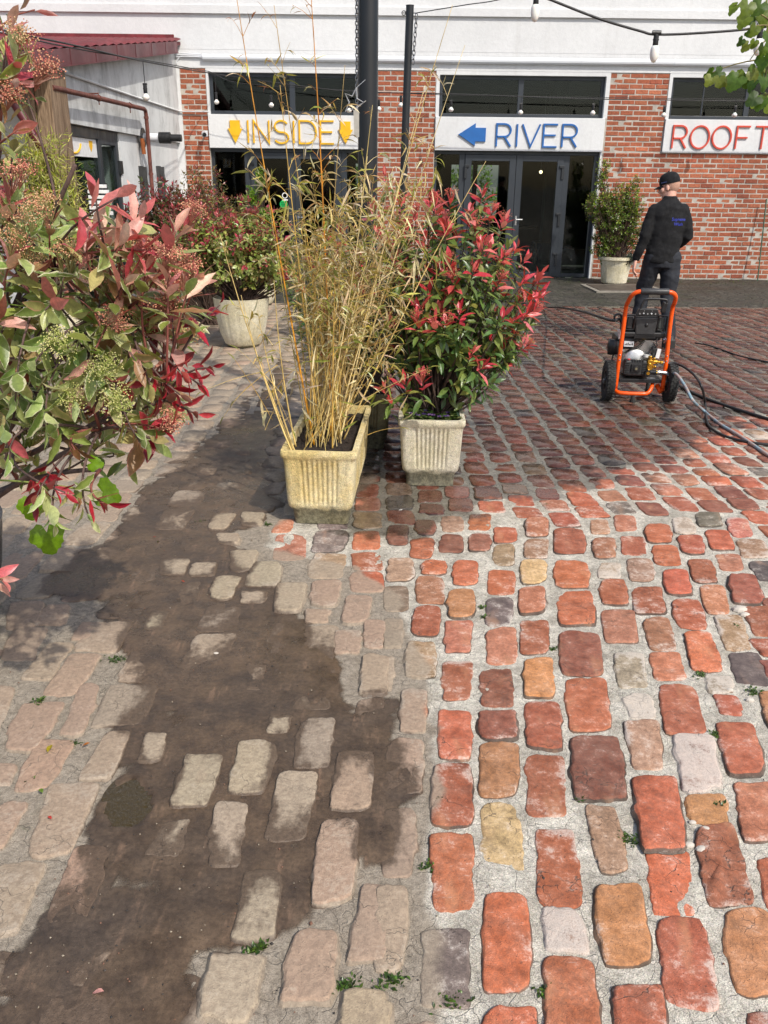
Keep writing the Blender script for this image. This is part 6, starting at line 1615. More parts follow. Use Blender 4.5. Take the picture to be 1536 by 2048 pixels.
for q in [(190, 385, 2.25, .0, -1, 0, 'q', 6, .105, 0), (235, 395, 2.2, .9, -.4, -.1, 'q', 4, .095, 0), (250, 480, 2.2, .7, -.7, -.1, 'p', 12, .105, 0), (290, 500, 2.2, 1, .0, -.2, 'p', 9, .10, 0), (175, 480, 2.25, .3, -.9, -.1, 'p', 11, .10, 0),
          (395, 560, 2.35, .5, -.9, -.1, 'p', 12, .085, 0), (440, 610, 2.35, .8, -.6, -.2, 'x', 5, .07, 0), (345, 545, 2.4, .3, -1, 0, 'p', 12, .085, 1), (300, 560, 2.3, .7, -.3, -.2, 'p', 9, .09, 0),
          (425, 735, 2.25, .9, .0, -.2, 'x', 10, .062, 0), (400, 770, 2.22, .8, .5, -.2, 'x', 10, .065, 0), (360, 790, 2.2, .7, .5, -.2, 'x', 9, .07, 0), (395, 830, 2.2, .8, .4, -.1, 'x', 8, .065, 0), (330, 860, 2.2, .9, .3, -.1, 'r', 8, .065, 1), (280, 885, 2.15, .5, .8, -.1, 'o', 5, .055, 0),
          (130, 985, 2.05, .9, .2, -.3, 'x', 9, .075, 0), (215, 1010, 2.05, .9, .3, -.2, 'r', 10, .07, 0), (70, 1000, 2.05, -.2, .6, -.5, 'x', 9, .07, 0), (110, 1050, 2.05, .2, 1, -.2, 's', 9, .075, 0), (180, 1040, 2.1, .4, 1, -.2, 's', 7, .07, 0), (5, 1160, 1.95, .7, -.1, -.3, 'p', 12, .07, 0),
          (30, 120, 2.4, .5, -.9, 0, 'p', 9, .095, 2), (70, 20, 2.5, .9, -.1, .1, 'b', 4, .09, 0), (60, 170, 2.35, .9, .1, 0, 'p', 8, .095, 1), (20, 60, 2.45, .4, -1, 0, 'q', 8, .09, 0), (10, 200, 2.35, .5, .3, -.2, 'b', 8, .1, 1), (35, 260, 2.3, .6, -.3, -.2, 'b', 6, .09, 0), (20, 395, 2.3, .4, -.8, -.1, 'p', 9, .095, 1),
          (100, 450, 2.3, .2, -.9, -.1, 'b', 9, .095, 2), (60, 470, 2.25, .5, -.7, -.2, 's', 9, .1, 2), (20, 520, 2.25, .4, -.7, -.2, 'p', 10, .095, 2), (130, 545, 2.3, .4, -.9, 0, 'o', 10, .095, 2), (200, 600, 2.3, .3, -1, 0, 'o', 9, .09, 2), (250, 600, 2.3, .6, -.7, -.1, 'b', 9, .09, 1), (310, 640, 2.3, .8, -.5, -.1, 'b', 8, .085, 1),
          (150, 700, 2.2, -.2, .5, -.6, 's', 8, .095, 3), (190, 750, 2.15, .3, .5, -.6, 's', 9, .095, 3), (150, 800, 2.15, .2, .7, -.5, 's', 9, .095, 3), (220, 800, 2.15, .5, .4, -.5, 's', 8, .09, 3), (60, 740, 2.15, -.3, .6, -.5, 's', 9, .10, 0), (95, 850, 2.1, .2, .9, -.4, 's', 8, .10, 0), (30, 810, 2.1, .0, .9, -.4, 's', 9, .09, 0), (270, 720, 2.2, .4, .4, -.4, 'o', 8, .09, 0), (300, 770, 2.2, .3, .8, -.3, 'o', 8, .085, 0),
          (20, 920, 2.05, .2, .8, -.4, 's', 8, .085, 0), (150, 900, 2.1, .5, .5, -.4, 'b', 8, .085, 0), (0, 640, 2.2, .4, -.3, -.5, 'b', 10, .1, 0), (230, 660, 2.2, .5, .2, -.5, 'o', 9, .09, 1), (90, 620, 2.2, .0, .1, -.7, 'o', 10, .1, 0)]:
    grow(*q)
for i in range(16): grow(R_.uniform(120, 430), R_.uniform(430, 640), R_.uniform(2.2, 2.6), R_.uniform(0, .8), R_.uniform(-1, -.4), R_.uniform(-.2, .1), R_.choice('ppq'), 10, .10, R_.choice([0, 0, 1]))
for i in range(64):
    px = R_.uniform(-40, 370); py = R_.uniform(420, 900)
    if px > 250 and not (540 < py < 870): continue
    if px > 250 and py > 850: continue
    grow(px, py, R_.uniform(2.3, 2.85), R_.uniform(-.3, .8), R_.uniform(-1, .5), R_.uniform(-.4, .3), R_.choice('ooossbpp'), R_.randint(8, 11), R_.uniform(.085, .11), R_.choice([0, 0, 0, 0, 0, 2]))
for i in range(30): grow(R_.uniform(-20, 330), R_.uniform(620, 915), R_.uniform(2.15, 2.7), R_.uniform(-.2, .8), R_.uniform(-.5, .8), R_.uniform(-.5, .1), R_.choice('sosobr'), R_.randint(9, 12), R_.uniform(.08, .105), R_.choice([0, 0, 0, 0, 3]))
for i in range(7): grow(R_.uniform(-40, 50), R_.uniform(60, 420), R_.uniform(2.35, 2.7), R_.uniform(-.2, .7), R_.uniform(-1, .2), 0, R_.choice('pbo'), 9, .09, 0)
twigs.obj('branches', M_BARK, sh, smooth=True)['kind'] = 'stuff'
F.split('leaf', M_LEAFV, sh, 298, 'ellip', 7, 5, (5, 5))
fm = [[flower_mesh(s, np.array(lin(150, 100, 80)), A_((186, 112, 92), (206, 142, 112), (158, 78, 70), (214, 166, 130)), .046) for s in (1, 2)],
      [flower_mesh(s, np.array(lin(150, 140, 90)), A_((196, 150, 110), (214, 178, 134), (176, 110, 84)), .05) for s in (3, 4)],
      [flower_mesh(s, np.array(lin(150, 160, 80)), A_((196, 192, 120), (170, 176, 100), (214, 204, 146)), .052) for s in (5, 6)]]
for p, d, k in heads:
    for j in range(2): place(fm[k - 1][R_.randrange(2)], sh, p + np.array([R_.uniform(-.035, .035), R_.uniform(-.03, .03), R_.uniform(-.02, .02)]) * (j > 0), d + np.array([R_.uniform(-.3, .3), 0, 0]), R_.uniform(.75, 1.1), 'flower_head', R_.uniform(0, 6))
# broad vine leaves hanging among its lower shoots
def lobed(seed, L=.12, n=26):
    r = np.random.default_rng(seed); a = np.linspace(-pi, pi, n, endpoint=False)
    rad = L * .52 * (1 + .16 * np.cos(3 * a) + .06 * np.cos(5 * a + 1) + .05 * np.sign(np.sin(11 * a)))
    x = rad * np.cos(a); y = rad * np.sin(a); x = np.where(np.abs(a) > 2.9, x * .5, x)
    z = -.35 * (x / L) ** 2 * L + .10 * np.abs(y) + .02 * L * np.sin(5 * a)
    V = np.vstack([np.column_stack([x, y, z]) + [L * .45, 0, 0], np.column_stack([x * .5, y * .5, z * .35 + .003]) + [L * .45, 0, 0], [[L * .45, 0, 0]]])
    f = [(j, (j + 1) % n, n + (j + 1) % n, n + j) for j in range(n)] + [(n + j, n + (j + 1) % n, 2 * n) for j in range(n)]
    return V, f
vine = thing('vine_shoot', AT(150, 1010, 2.12), 'vine shoot with broad bright lime leaves below the pink shrub', 'vine')
m = MB(); m.tube(bez(AT(-20, 960, 2.2), AT(60, 960, 2.15), AT(200, 985, 2.12), 10), .003, 5, c=np.array(lin(120, 130, 60))); m.obj('stem', M_BARK, vine)
for i, (px, py, dx, dy, L) in enumerate(((62, 995, -.1, 1, .065), (90, 1050, .1, 1, .085), (190, 975, 1, .55, .07), (175, 925, .9, .1, .04))):
    V, f = lobed(i, L); p = AT(px, py, 2.13); d = np.array([dx, -.05, -dy]); d /= np.linalg.norm(d); n_ = np.array([.25, -1, .25]); b = norm(np.cross(n_, d)); n_ = np.cross(d, b)
    m = MB(); m.add(V @ np.stack([d, b, n_]) + p, f, np.array(lin(118, 156, 20)) * R_.uniform(.7, 1.1)); m.obj('leaf', M_LIME, vine, smooth=True)

# ------------------------------------------------------------------ red-tipped shrubs in the planters
GRN = A_((84, 110, 54), (104, 126, 62), (72, 98, 54), (122, 138, 74), (92, 120, 70), (136, 140, 72))
REDL = A_((198, 68, 78), (212, 92, 98), (182, 56, 66), (222, 126, 122), (196, 88, 82))
fred = [flower_mesh(s, np.array(lin(150, 80, 60)), A_((196, 96, 78), (178, 70, 66), (206, 130, 96)), .04, 80) for s in (11, 12)]
def photinia(root, base_pts, cen, rad, n_sh, seed, n_ind, L=.085, red=.55, low=None, extra=(), yfl=None, hidf=None, heads_p=.35, cut=None):
    R2 = random.Random(seed); F = Fol(); tw = MB(); cen = np.array(cen); rad = np.array(rad)
    bs = [np.array(b) for b in base_pts]
    tips = []
    for i in range(n_sh):
        for _ in range(30):
            v = np.array([R2.gauss(0, 1) for _ in range(3)]); v /= np.linalg.norm(v)
            if v[2] > -.75: break
        k = R2.uniform(.62, 1.08); tip = cen + v * rad * k
        if cut is not None and cut(tip): continue
        tips.append((tip, v, None))
    tips += [(np.array(t), np.array(v, float), q) for t, v, q in extra]
    for tip, v, q in tips:
        b = bs[R2.randrange(len(bs))]
        d = v * .7 + np.array([0, 0, .75]) + np.array([R2.uniform(-.25, .25) for _ in range(3)]); d /= np.linalg.norm(d)
        c = bez(b + [R2.uniform(-.03, .03), R2.uniform(-.05, .05), 0], b * .45 + tip * .55 - np.array([0, 0, .12]), tip, 9)
        tw.tube(c, np.linspace(.0075, .0022, 9), 5, c=np.array(lin(74, 58, 50)) * R2.uniform(.7, 1.3), cap=False)
        rr = q if q is not None else (R2.random() < red * (.3 + .9 * sstep(-.6, .35, v[2] + .4 * v[0])))
        # side shoots keep the inside leafy
        shoot(F, tip, d, R2.randint(11, 15), L, .34, REDL if rr else GRN, GRN, R2, length=.13, frac_young=R2.uniform(.35, .6) if rr else 0, droop=.75, spread=(.3, 1.5))
        if R2.random() < .7:
            s_ = c[6]; shoot(F, s_, d + np.array([R2.uniform(-.6, .6), R2.uniform(-.6, .6), 0]), 7, L * .9, .36, GRN, GRN, R2, length=.09, frac_young=0, droop=.8, spread=(.6, 1.5))
        if rr and R2.random() < heads_p: place(fred[R2.randrange(2)], root, tip + d * .015, d + np.array([0, -.3, .4]), R2.uniform(.7, 1.2), 'flower_head', R2.uniform(0, 6))
    o = tw.obj('branches', M_BARK, root, smooth=True); o['kind'] = 'stuff'
    F.split('leaf', M_LEAF, root, n_ind, 'ellip', 6, 5, (5, 3), hid=hidf)
shR = thing('photinia_shrub', (.30, 5.05, .36), 'glossy green shrub with bright red tips and flower heads in the whiter planter', 'shrub')
ex = [(AT(x, y, Y), (dx, -.3, dz), q) for x, y, Y, dx, dz, q in ((965, 385, 5.0, .1, 1, True), (940, 420, 4.9, -.2, 1, True), (985, 425, 5, .5, .8, True), (1035, 495, 5.0, .8, .5, True), (1050, 520, 5, 1, .2, True), (1065, 595, 4.95, 1, .2, True), (1070, 620, 4.9, 1, .0, True), (1050, 560, 4.9, .8, .4, True), (1000, 560, 4.8, .4, .7, True),
      (945, 705, 4.65, .3, .5, True), (970, 730, 4.65, .8, .1, True), (920, 620, 4.6, .2, .8, True), (870, 640, 4.6, -.2, .7, True), (835, 640, 4.6, -.3, .8, True), (810, 765, 4.5, -.3, .8, True), (770, 775, 4.5, -.5, .6, True), (845, 760, 4.45, .2, .7, True), (1040, 690, 4.9, .9, -.1, True), (1060, 650, 5, 1, -.2, False), (1035, 660, 4.8, .8, -.4, False), (930, 760, 4.6, .4, -.6, False), (1000, 640, 4.7, .5, -.3, False),
      (850, 480, 4.8, -.2, 1, True), (890, 450, 4.9, 0, 1, True), (800, 400, 5.2, -.3, 1, True), (770, 350, 5.3, -.4, 1, True), (830, 430, 5, -.2, .8, True), (900, 520, 4.7, 0, .7, True), (980, 500, 4.8, .3, .8, True), (950, 460, 4.9, 0, .9, True), (760, 470, 5.0, -.5, .8, True), (790, 520, 4.8, -.3, .8, True), (745, 420, 5.2, -.5, .9, True), (860, 400, 5.1, 0, 1, True), (900, 400, 5.0, .1, 1, True), (1010, 440, 5.0, .6, .8, True), (1020, 700, 4.8, .8, .1, False), (985, 765, 4.7, .7, -.3, False), (1030, 640, 4.8, 1, .1, True), (1055, 690, 4.9, 1, 0, True))]
photinia(shR, [(.28, 4.95, .34), (.33, 5.1, .34), (.27, 5.25, .34), (.34, 4.85, .34)], (.40, 5.1, 1.0), (.57, .5, .54), 122, 3, 298, .1, .72, extra=ex, hidf=lambda a, p: np.where((p[:, 0] < 760), .1, 1), cut=lambda t: (t[2] < .5 and t[0] > .7) or (t[1] < 4.85 and t[2] < .66))
shC = thing('photinia_shrub', (-.09, 5.5, .36), 'red-tipped shrub half hidden behind the dry bamboo', 'shrub')
photinia(shC, [(-.1, 5.5, .34), (-.12, 5.7, .34), (-.06, 5.3, .34)], (-.18, 5.6, .95), (.45, .42, .45), 60, 4, 0, .09, .7)
# ------------------------------------------------------------------ dry bamboo
bb = thing('bamboo', (-.28, 4.45, .36), 'tall dry straw-coloured bamboo clump in the yellowish planter', 'bamboo')
R_ = random.Random(31)
STR = A_((200, 164, 84), (212, 184, 116), (184, 148, 74), (220, 198, 142), (198, 174, 106), (160, 134, 78))
ORN = A_((206, 142, 36), (196, 128, 30))
LFS = A_((240, 226, 184), (222, 202, 150), (232, 216, 172), (206, 180, 122), (192, 170, 90), (168, 164, 80), (146, 150, 70), (238, 226, 190), (180, 148, 100), (204, 194, 104))
LFT = A_((140, 92, 66), (166, 120, 84), (186, 146, 100))
F = Fol(); tw = MB(); ncul = 0
def culm(base, top, bow, r0, col, leaves, lz0=.45, thin=False, own=True):
    global ncul
    base, top, bow = map(np.array, (base, top, bow))
    c = bez(base, (base + top) / 2 + bow, top, 16); H = np.linalg.norm(top - base)
    # nodes thicken the culm
    k = np.linspace(0, 1, 40); P = np.stack([np.interp(k, np.linspace(0, 1, 16), c[:, j]) for j in range(3)], 1)
    r = r0 * (1 - .72 * k) * (1 + .28 * (np.arange(40) % 4 == 0))
    cc = np.array([col * (1 - .18 * (i % 4 == 0)) * (1.08 - .25 * k[i]) for i in range(40)])
    if own:
        m = MB(); m.tube(P, r, 6, c=cc); m.obj('culm', M_CULM, bb, smooth=True)
    else: tw.tube(P, r, 5, c=cc, cap=False)
    tdir = norm(np.gradient(P, axis=0))
    nb = int(leaves * (.6 if thin else 1))
    for i in range(nb):
        t = R_.uniform(lz0, 1.0) ** .9; j = min(39, int(t * 39)); p = P[j]; d0 = tdir[j]
        a = R_.uniform(0, 6.28); u = perp(d0); w = np.cross(d0, u); rad = u * cos(a) + w * sin(a)
        bl = R_.uniform(.05, .2) * (1.15 - .5 * t); d1 = norm(d0 * R_.uniform(.5, 1.3) + rad)
        e = p + d1 * bl; mid = p + d1 * bl * .5 + np.array([0, 0, .006]); 
        tw.tube([p, mid, e], [.0016, .0012, .0007], 3, c=col * R_.uniform(.7, 1.1), cap=False)
        dry = t > .9 and thin
        for q in range(R_.randint(2, 4)):
            s_ = R_.uniform(.4, 1.0); pp = p + d1 * bl * s_
            dd = norm(d1 * .7 + np.array([R_.gauss(0, .55), R_.gauss(0, .55), R_.uniform(-.75, .35)]))
            L = R_.uniform(.045, .095) * (.62 if dry else 1)
            F.add(pp, dd, np.array([R_.gauss(0, .5), R_.gauss(0, .5), .8]), L, L * R_.uniform(.11, .2), R_.uniform(-.5, 2.2), R_.uniform(.2, 1.1), (LFT if dry else LFS)[R_.randrange(3 if dry else 10)] * R_.uniform(.8, 1.15), 0)
SX0, SX1, SY0, SY1 = -.40, -.17, 4.12, 4.80
# the tall ones the photograph shows one by one: (foot x,y) and top pixel
for bx, by, tx, ty, Y, r0, lv, col in ((-.33, 4.25, 474, 0, 4.35, .0052, 20, ORN[0]), (-.25, 4.4, 622, -10, 4.5, .0060, 34, ORN[1]), (-.22, 4.5, 548, 10, 4.55, .0045, 16, STR[2]), (-.2, 4.5, 930, 90, 4.6, .0044, 22, STR[3]), (-.22, 4.4, 905, 10, 4.55, .0042, 14, STR[1]),
        (-.3, 4.3, 560, 170, 4.3, .005, 20, STR[0]), (-.3, 4.6, 690, 130, 4.7, .005, 24, STR[5]), (-.22, 4.6, 745, 210, 4.65, .005, 24, STR[4]), (-.2, 4.3, 850, 170, 4.4, .0045, 22, STR[3]), (-.18, 4.35, 972, 322, 4.5, .0042, 9, STR[1])):
    culm((bx, by, .355), AT(tx, ty, Y), (R_.uniform(-.03, .03), 0, .08), r0, col, lv, .42, True)
for i in range(50):
    bx, by = R_.uniform(SX0, SX1), R_.uniform(SY0, SY1)
    px = R_.gauss(690, 82); px = min(max(px, 520), 905); top = R_.uniform(305, 570)
    Y = by + R_.uniform(-.15, .2)
    culm((bx, by, .35), AT(px, top, Y), (R_.gauss(0, .03), R_.gauss(0, .03), R_.uniform(0, .08)), R_.uniform(.0026, .0046), STR[R_.randrange(6)] * R_.uniform(.9, 1.25), R_.randint(6, 13), R_.uniform(.42, .6))
for i in range(60):       # thin dead stalks low down
    bx, by = R_.uniform(SX0, SX1), R_.uniform(SY0, SY1)
    culm((bx, by, .35), AT(R_.uniform(570, 830), R_.uniform(480, 740), by + R_.uniform(-.12, .15)), (0, 0, .05), .002, STR[R_.randrange(6)], R_.randint(3, 7), .5, own=False)
for (bx, by, tx, ty, lv) in ((-.42, 4.06, 482, 590, 3), (-.42, 4.1, 440, 470, 6), (-.41, 4.08, 515, 620, 4), (-.42, 4.2, 548, 560, 4)):     # broken ones leaning left over the rim
    culm((bx, by, .36), AT(tx, ty, 4.15), (-.03, -.02, -.02), .0045, STR[1], lv, .25)
for a, b in (((500, 770), (448, 832)), ((520, 745), (405, 783)), ((545, 690), (500, 640)), ((565, 790), (478, 700)), ((530, 800), (600, 730)), ((540, 770), (585, 860)), ((690, 820), (860, 735)), ((735, 870), (800, 856)), ((760, 680), (905, 620)), ((700, 600), (870, 560)), ((545, 840), (470, 720)), ((555, 730), (470, 800)), ((530, 860), (575, 770)), ((520, 690), (560, 640))):
    p, q = AT(*a, 4.12), AT(*b, 4.05); tw.tube(bez(p, (p + q) / 2 + [0, 0, .02], q, 6), np.linspace(.0019, .0008, 6), 4, c=STR[R_.randrange(6)], cap=False)
    F.add(q, q - p, (0, -.5, .8), .06, .007, 1.2, .4, LFS[6])
for i in range(190):      # hanging straw around the foot of the clump and at its right side
    if i < 80: p = AT(R_.gauss(690, 60), R_.uniform(560, 860), R_.uniform(4.05, 4.6))
    else: p = AT(R_.gauss(810, 50), R_.uniform(330, 560), R_.uniform(4.4, 4.7))
    L = R_.uniform(.07, .16); F.add(p, (R_.gauss(0, .4), R_.gauss(0, .3), -1 if i >= 80 else R_.uniform(-1, .6)), (R_.gauss(0, 1), -1, .2), L, L * .1, R_.uniform(-.6, 1.4), R_.uniform(.3, 1), LFS[R_.choice([0, 1, 6, 2])] * R_.uniform(.85, 1.1))
o = tw.obj('twigs', M_CULM, bb, smooth=True); o['kind'] = 'stuff'
F.joined('foliage', M_STRAW, bb, nl=5, nw=3, shape='lance')
# leaf litter and rootlets on the soil of the bamboo planter
# ------------------------------------------------------------------ pansies and ivy in the white planter
gc = thing('pansy_plants', (.30, 4.72, .35), 'low green pansies and ivy leaves covering the soil of the whiter planter', 'plants')
F = Fol(); R_ = random.Random(41)
GC = A_((70, 96, 44), (88, 116, 56), (60, 84, 48), (110, 130, 70), (128, 140, 84))
for i in range(460):
    x, y = R_.uniform(.15, .46), R_.uniform(4.62, 5.0); L = R_.uniform(.02, .042)
    F.add((x, y, .36 + R_.uniform(0, .045)), (R_.gauss(0, 1), R_.gauss(0, 1), R_.uniform(-.1, .6)), (0, 0, 1), L, L * .75, R_.uniform(0, .8), .2, GC[R_.randrange(5)] * R_.uniform(.6, 1.1))
for i in range(14):
    x, y = R_.uniform(.17, .43), R_.uniform(4.63, 4.8)
    for k in range(5): F.add((x, y, .41), (cos(k * 1.257), sin(k * 1.257) - .4, .25), (0, -.6, 1), .015, .014, .3, .1, np.array(lin(*R_.choice([(74, 58, 110), (120, 96, 140), (58, 46, 84)]))))
F.joined('foliage', M_LEAF, gc, nl=4, nw=3)
# ------------------------------------------------------------------ shrubs further back
def bush(name, label, root_p, blobs, n, L, pal, mat, seed, ratio=.42, stems=10, shape='ellip', upright=.5, nleaf=9, topcol=None, droop=.4, group=None, cat='shrub'):
    root = thing(name, root_p, label, cat, group); R2 = random.Random(seed); F = Fol(); tw = MB()
    wts = [b[3] * b[4] * b[5] for b in blobs]; rp = np.array(root_p)
    for i in range(n):
        b = R2.choices(blobs, wts)[0]; v = np.array([R2.gauss(0, 1) for _ in range(3)]); v /= np.linalg.norm(v); k = R2.uniform(.45, 1.08)
        p = np.array(b[:3]) + v * np.array(b[3:6]) * k
        d = norm(v * .8 + np.array([0, 0, upright]) + np.array([R2.gauss(0, .3) for _ in range(3)]))
        if i % 3 == 0: tw.tube(bez(rp + [R2.uniform(-.08, .08), R2.uniform(-.08, .08), 0], rp * .4 + p * .6 - np.array([0, 0, .1]), p, 6), np.linspace(.008, .002, 6), 4, c=np.array(lin(80, 62, 52)), cap=False)
        hz = (p[2] - rp[2]) / (max(q[2] + q[5] for q in blobs) - rp[2])
        P_ = pal if topcol is None or R2.random() > sstep(.25, .9, hz) * .9 else topcol
        shoot(F, p, d, nleaf, L, ratio, P_, pal, R2, length=L * 1.5, frac_young=.6, droop=droop, spread=(.3, 1.4))
    o = tw.obj('branches', M_BARK, root, smooth=True); o['kind'] = 'stuff'
    F.joined('foliage', mat, root, nl=4, nw=3, shape=shape); return root
DKR = A_((128, 42, 54), (152, 56, 66), (108, 46, 50), (136, 68, 62), (164, 70, 80)); DKG = A_((76, 88, 44), (98, 102, 54), (66, 76, 42), (116, 104, 62), (108, 72, 56))
LIM = A_((132, 146, 70), (150, 158, 84), (112, 130, 62), (164, 164, 104), (128, 104, 66))
bush('photinia_shrub', 'rounded shrub in the ribbed cream pot, lime below and dull red on top', (-1.42, 8.98, .46), [(-1.5, 8.95, 1.04, .62, .42, .46), (-1.15, 8.95, .86, .38, .32, .32), (-1.8, 9.0, .98, .36, .3, .36)], 640, .064, LIM, M_LEAF, 51, .5, topcol=A_((150, 54, 66), (176, 70, 86), (126, 46, 54), (168, 84, 84), (140, 120, 70)))
bush('photinia_shrub', 'dark red and olive shrub in the low pot near the annex door', (-2.75, 11.2, .38), [(-2.7, 11.2, 1.12, .42, .42, .55), (-2.35, 11.2, 1.0, .4, .4, .5), (-3.0, 11.2, .95, .3, .35, .4)], 620, .075, DKG, M_LEAF, 52, .42, topcol=DKR)
bush('photinia_shrub', 'brownish spindly shrub before the brick pier and the inside door', (-2.15, 12.6, .0), [(-2.45, 12.6, 1.25, .42, .35, .55), (-1.95, 12.6, .95, .4, .35, .5), (-2.9, 12.6, 1.1, .3, .3, .4)], 560, .068, DKG + A_((132, 112, 66)), M_LEAF, 53, .42, topcol=DKR[2:4] + A_((120, 110, 60), (140, 118, 70)))
bush('photinia_shrub', 'spreading dull red and olive shrub between the ribbed pot and the annex', (-2.0, 10.4, .0), [(-2.05, 10.4, .95, .5, .4, .45), (-1.55, 10.5, .85, .4, .35, .45), (-2.5, 10.3, .8, .4, .35, .45)], 620, .07, DKG, M_LEAF, 58, .42, topcol=DKR + A_((168, 74, 82)))
BGR = A_((116, 148, 40), (96, 130, 42), (136, 164, 56), (84, 112, 40))
bush('topiary_shrub', 'twisted column of bright green leaves before the dark inside door', (-1.62, 12.1, .38), [(-1.58, 12.1, 1.66, .09, .09, .16), (-1.68, 12.1, 1.42, .13, .1, .14), (-1.55, 12.1, 1.18, .14, .1, .14), (-1.68, 12.1, .98, .12, .1, .14), (-1.56, 12.1, .74, .14, .1, .16), (-1.62, 12.1, .5, .15, .12, .12)], 240, .04, BGR, M_LIME, 54, .6, droop=.2)
EVG = A_((86, 106, 40), (104, 124, 46), (70, 88, 38), (122, 140, 52), (88, 72, 48)); EVT = A_((134, 154, 52), (150, 168, 68), (114, 134, 50), (120, 92, 68))
bush('evergreen_shrub', 'tall uneven evergreen in the cream pot beside the brick wall', (4.045, 15.05, .42), [(3.95, 15.05, 1.1, .36, .3, .5), (3.68, 15.05, 1.75, .13, .13, .3), (4.2, 15.0, 1.35, .22, .2, .38), (3.62, 15.0, 1.25, .24, .2, .28), (4.25, 15.0, .85, .22, .2, .25), (3.82, 15.0, .65, .25, .22, .25)], 1000, .048, EVG, M_LEAF, 55, .55, topcol=EVT, droop=.2)
bush('trailing_tuft', 'dark blue-green trailing tuft spilling over the rim of the cream pot by the wall', (4.2, 14.85, .45), [(4.23, 14.82, .50, .14, .1, .16)], 70, .06, A_((44, 60, 48), (56, 74, 58), (36, 50, 42)), M_LEAF, 56, .12, droop=1.2, upright=.1, cat='plant')
LB_ = A_((168, 172, 72), (188, 188, 100), (146, 154, 62), (204, 198, 136), (156, 156, 70))
bush('bamboo', 'yellow-green leafy bamboo crowding the foot of the timber post', (-3.18, 8.75, .38), [(-3.25, 8.75, 1.8, .38, .22, .34), (-3.1, 8.7, 1.45, .36, .22, .4), (-3.4, 8.75, 1.3, .4, .25, .5), (-2.95, 8.65, 1.25, .2, .15, .24)], 640, .095, LB_, M_LIME, 57, .13, nleaf=7, shape='lance', droop=1.1, upright=.25, cat='bamboo')
bush('garden_hedge', 'green hedge seen through the glass doors beyond the hall', (1.2, D + 10, 0), [(0, D + 10, 1.2, 1.4, .5, 1.3), (2.4, D + 10, 1.2, 1.4, .5, 1.3)], 420, .16, A_((110, 140, 60), (130, 156, 72), (90, 120, 52)), M_LIME, 59, .5, cat='hedge')
# ------------------------------------------------------------------ tree whose twigs hang in at top right
tr_ = thing('leafy_tree', (4.2, 4.2, 0), 'young broad-leaved tree whose leafy twigs hang in at the top right corner', 'tree')
R_ = random.Random(61)
m = MB(); m.tube(bez((4.2, 4.2, 0), (4.15, 4.2, 1.5), (4.0, 4.3, 2.7), 14), np.linspace(.05, .03, 14), 12, c=np.array(lin(98, 84, 70))); m.obj('trunk', M_BARK, tr_, smooth=True)
lm = MB(); B0 = np.array([4.1, 4.22, 2.1]); TGT = AT(1560, 60, 4.5)
lm.tube(bez(B0, (3.2, 4.4, 2.75), TGT + [.1, 0, .1], 12), np.linspace(.02, .006, 12), 7, c=np.array(lin(98, 84, 70)))
TL_ = A_((92, 116, 34), (78, 104, 36), (106, 124, 42), (66, 90, 36), (118, 128, 52)); vm = [lobed(70 + k, 1.0) for k in range(5)]
tm = []
for k in range(5):
    q = MB(); q.add(vm[k][0], vm[k][1], TL_[k]); tm.append(q.mesh('leaf', M_LIME, smooth=True))
def tleaf(p, d, L, k, face=(0, -1, .5)):
    d = norm(np.array(d, float)); n_ = np.array(face, float) + np.array([R_.gauss(0, .4) for _ in range(3)]); b = norm(np.cross(n_, d)); n_ = np.cross(d, b); q = np.asarray(p) - ORG[tr_.name]
    part('leaf', tm[k], tr_, Matrix(((d[0] * L, b[0] * L, n_[0] * L, q[0]), (d[1] * L, b[1] * L, n_[1] * L, q[1]), (d[2] * L, b[2] * L, n_[2] * L, q[2]), (0, 0, 0, 1))))
for a, b in (((1560, 60), (1470, 10)), ((1560, 60), (1500, 120)), ((1560, 120), (1425, 145)), ((1545, 110), (1520, 190)), ((1560, 60), (1490, 60)), ((1560, 190), (1515, 200))):
    p, q = AT(*a, 4.5), AT(*b, 4.45); lm.tube(bez(p, (p + q) / 2 + [0, 0, .04], q, 7), np.linspace(.005, .002, 7), 5, c=np.array(lin(120, 110, 70)))
lm.obj('limb', M_BARK, tr_, smooth=True)
for (x, y, dx, dy, L) in ((1478, 4, -.6, .8, .07), (1500, 0, -.3, 1, .08), (1506, 25, -.7, .8, .085), (1525, 20, .2, 1, .09), (1495, 30, -.6, 1, .075), (1515, 48, -.4, .9, .08), (1536, 60, .2, 1, .09), (1530, 85, -.1, 1, .085), (1488, 75, -.6, .9, .05), (1500, 84, -.6, .8, .055), (1505, 66, -.9, .2, .04), (1512, 78, -.3, 1, .05),
        (1530, 105, -.2, 1, .095), (1545, 120, 0, 1, .1), (1448, 140, -1, .7, .07), (1430, 142, -1, .6, .06), (1425, 150, -.5, 1, .065), (1455, 148, -.5, .9, .07), (1472, 140, .2, 1, .08), (1482, 148, -.6, .9, .09), (1492, 140, .1, 1, .085), (1466, 152, -.3, 1, .07), (1502, 140, .5, 1, .08), (1515, 130, -.3, 1, .09), (1525, 145, .2, 1, .1),
        (1510, 160, -.4, .9, .07), (1520, 190, -.9, .7, .08), (1530, 192, -.5, 1, .085), (1540, 186, 0, 1, .09), (1516, 200, -.7, .9, .06), (1545, 160, .1, 1, .09), (1545, 25, 0, 1, .1), (1540, 0, -.2, 1, .1), (1528, 0, -.5, .8, .08), (1512, 12, -.8, .7, .07), (1440, 150, -.2, 1, .06), (1536, 135, -.3, 1, .09), (1550, 90, 0, 1, .1)):
    tleaf(AT(x, y, 4.45 + R_.uniform(-.12, .12)), (dx, R_.uniform(-.3, .1), -dy), L * R_.uniform(.72, .95), R_.randrange(5))
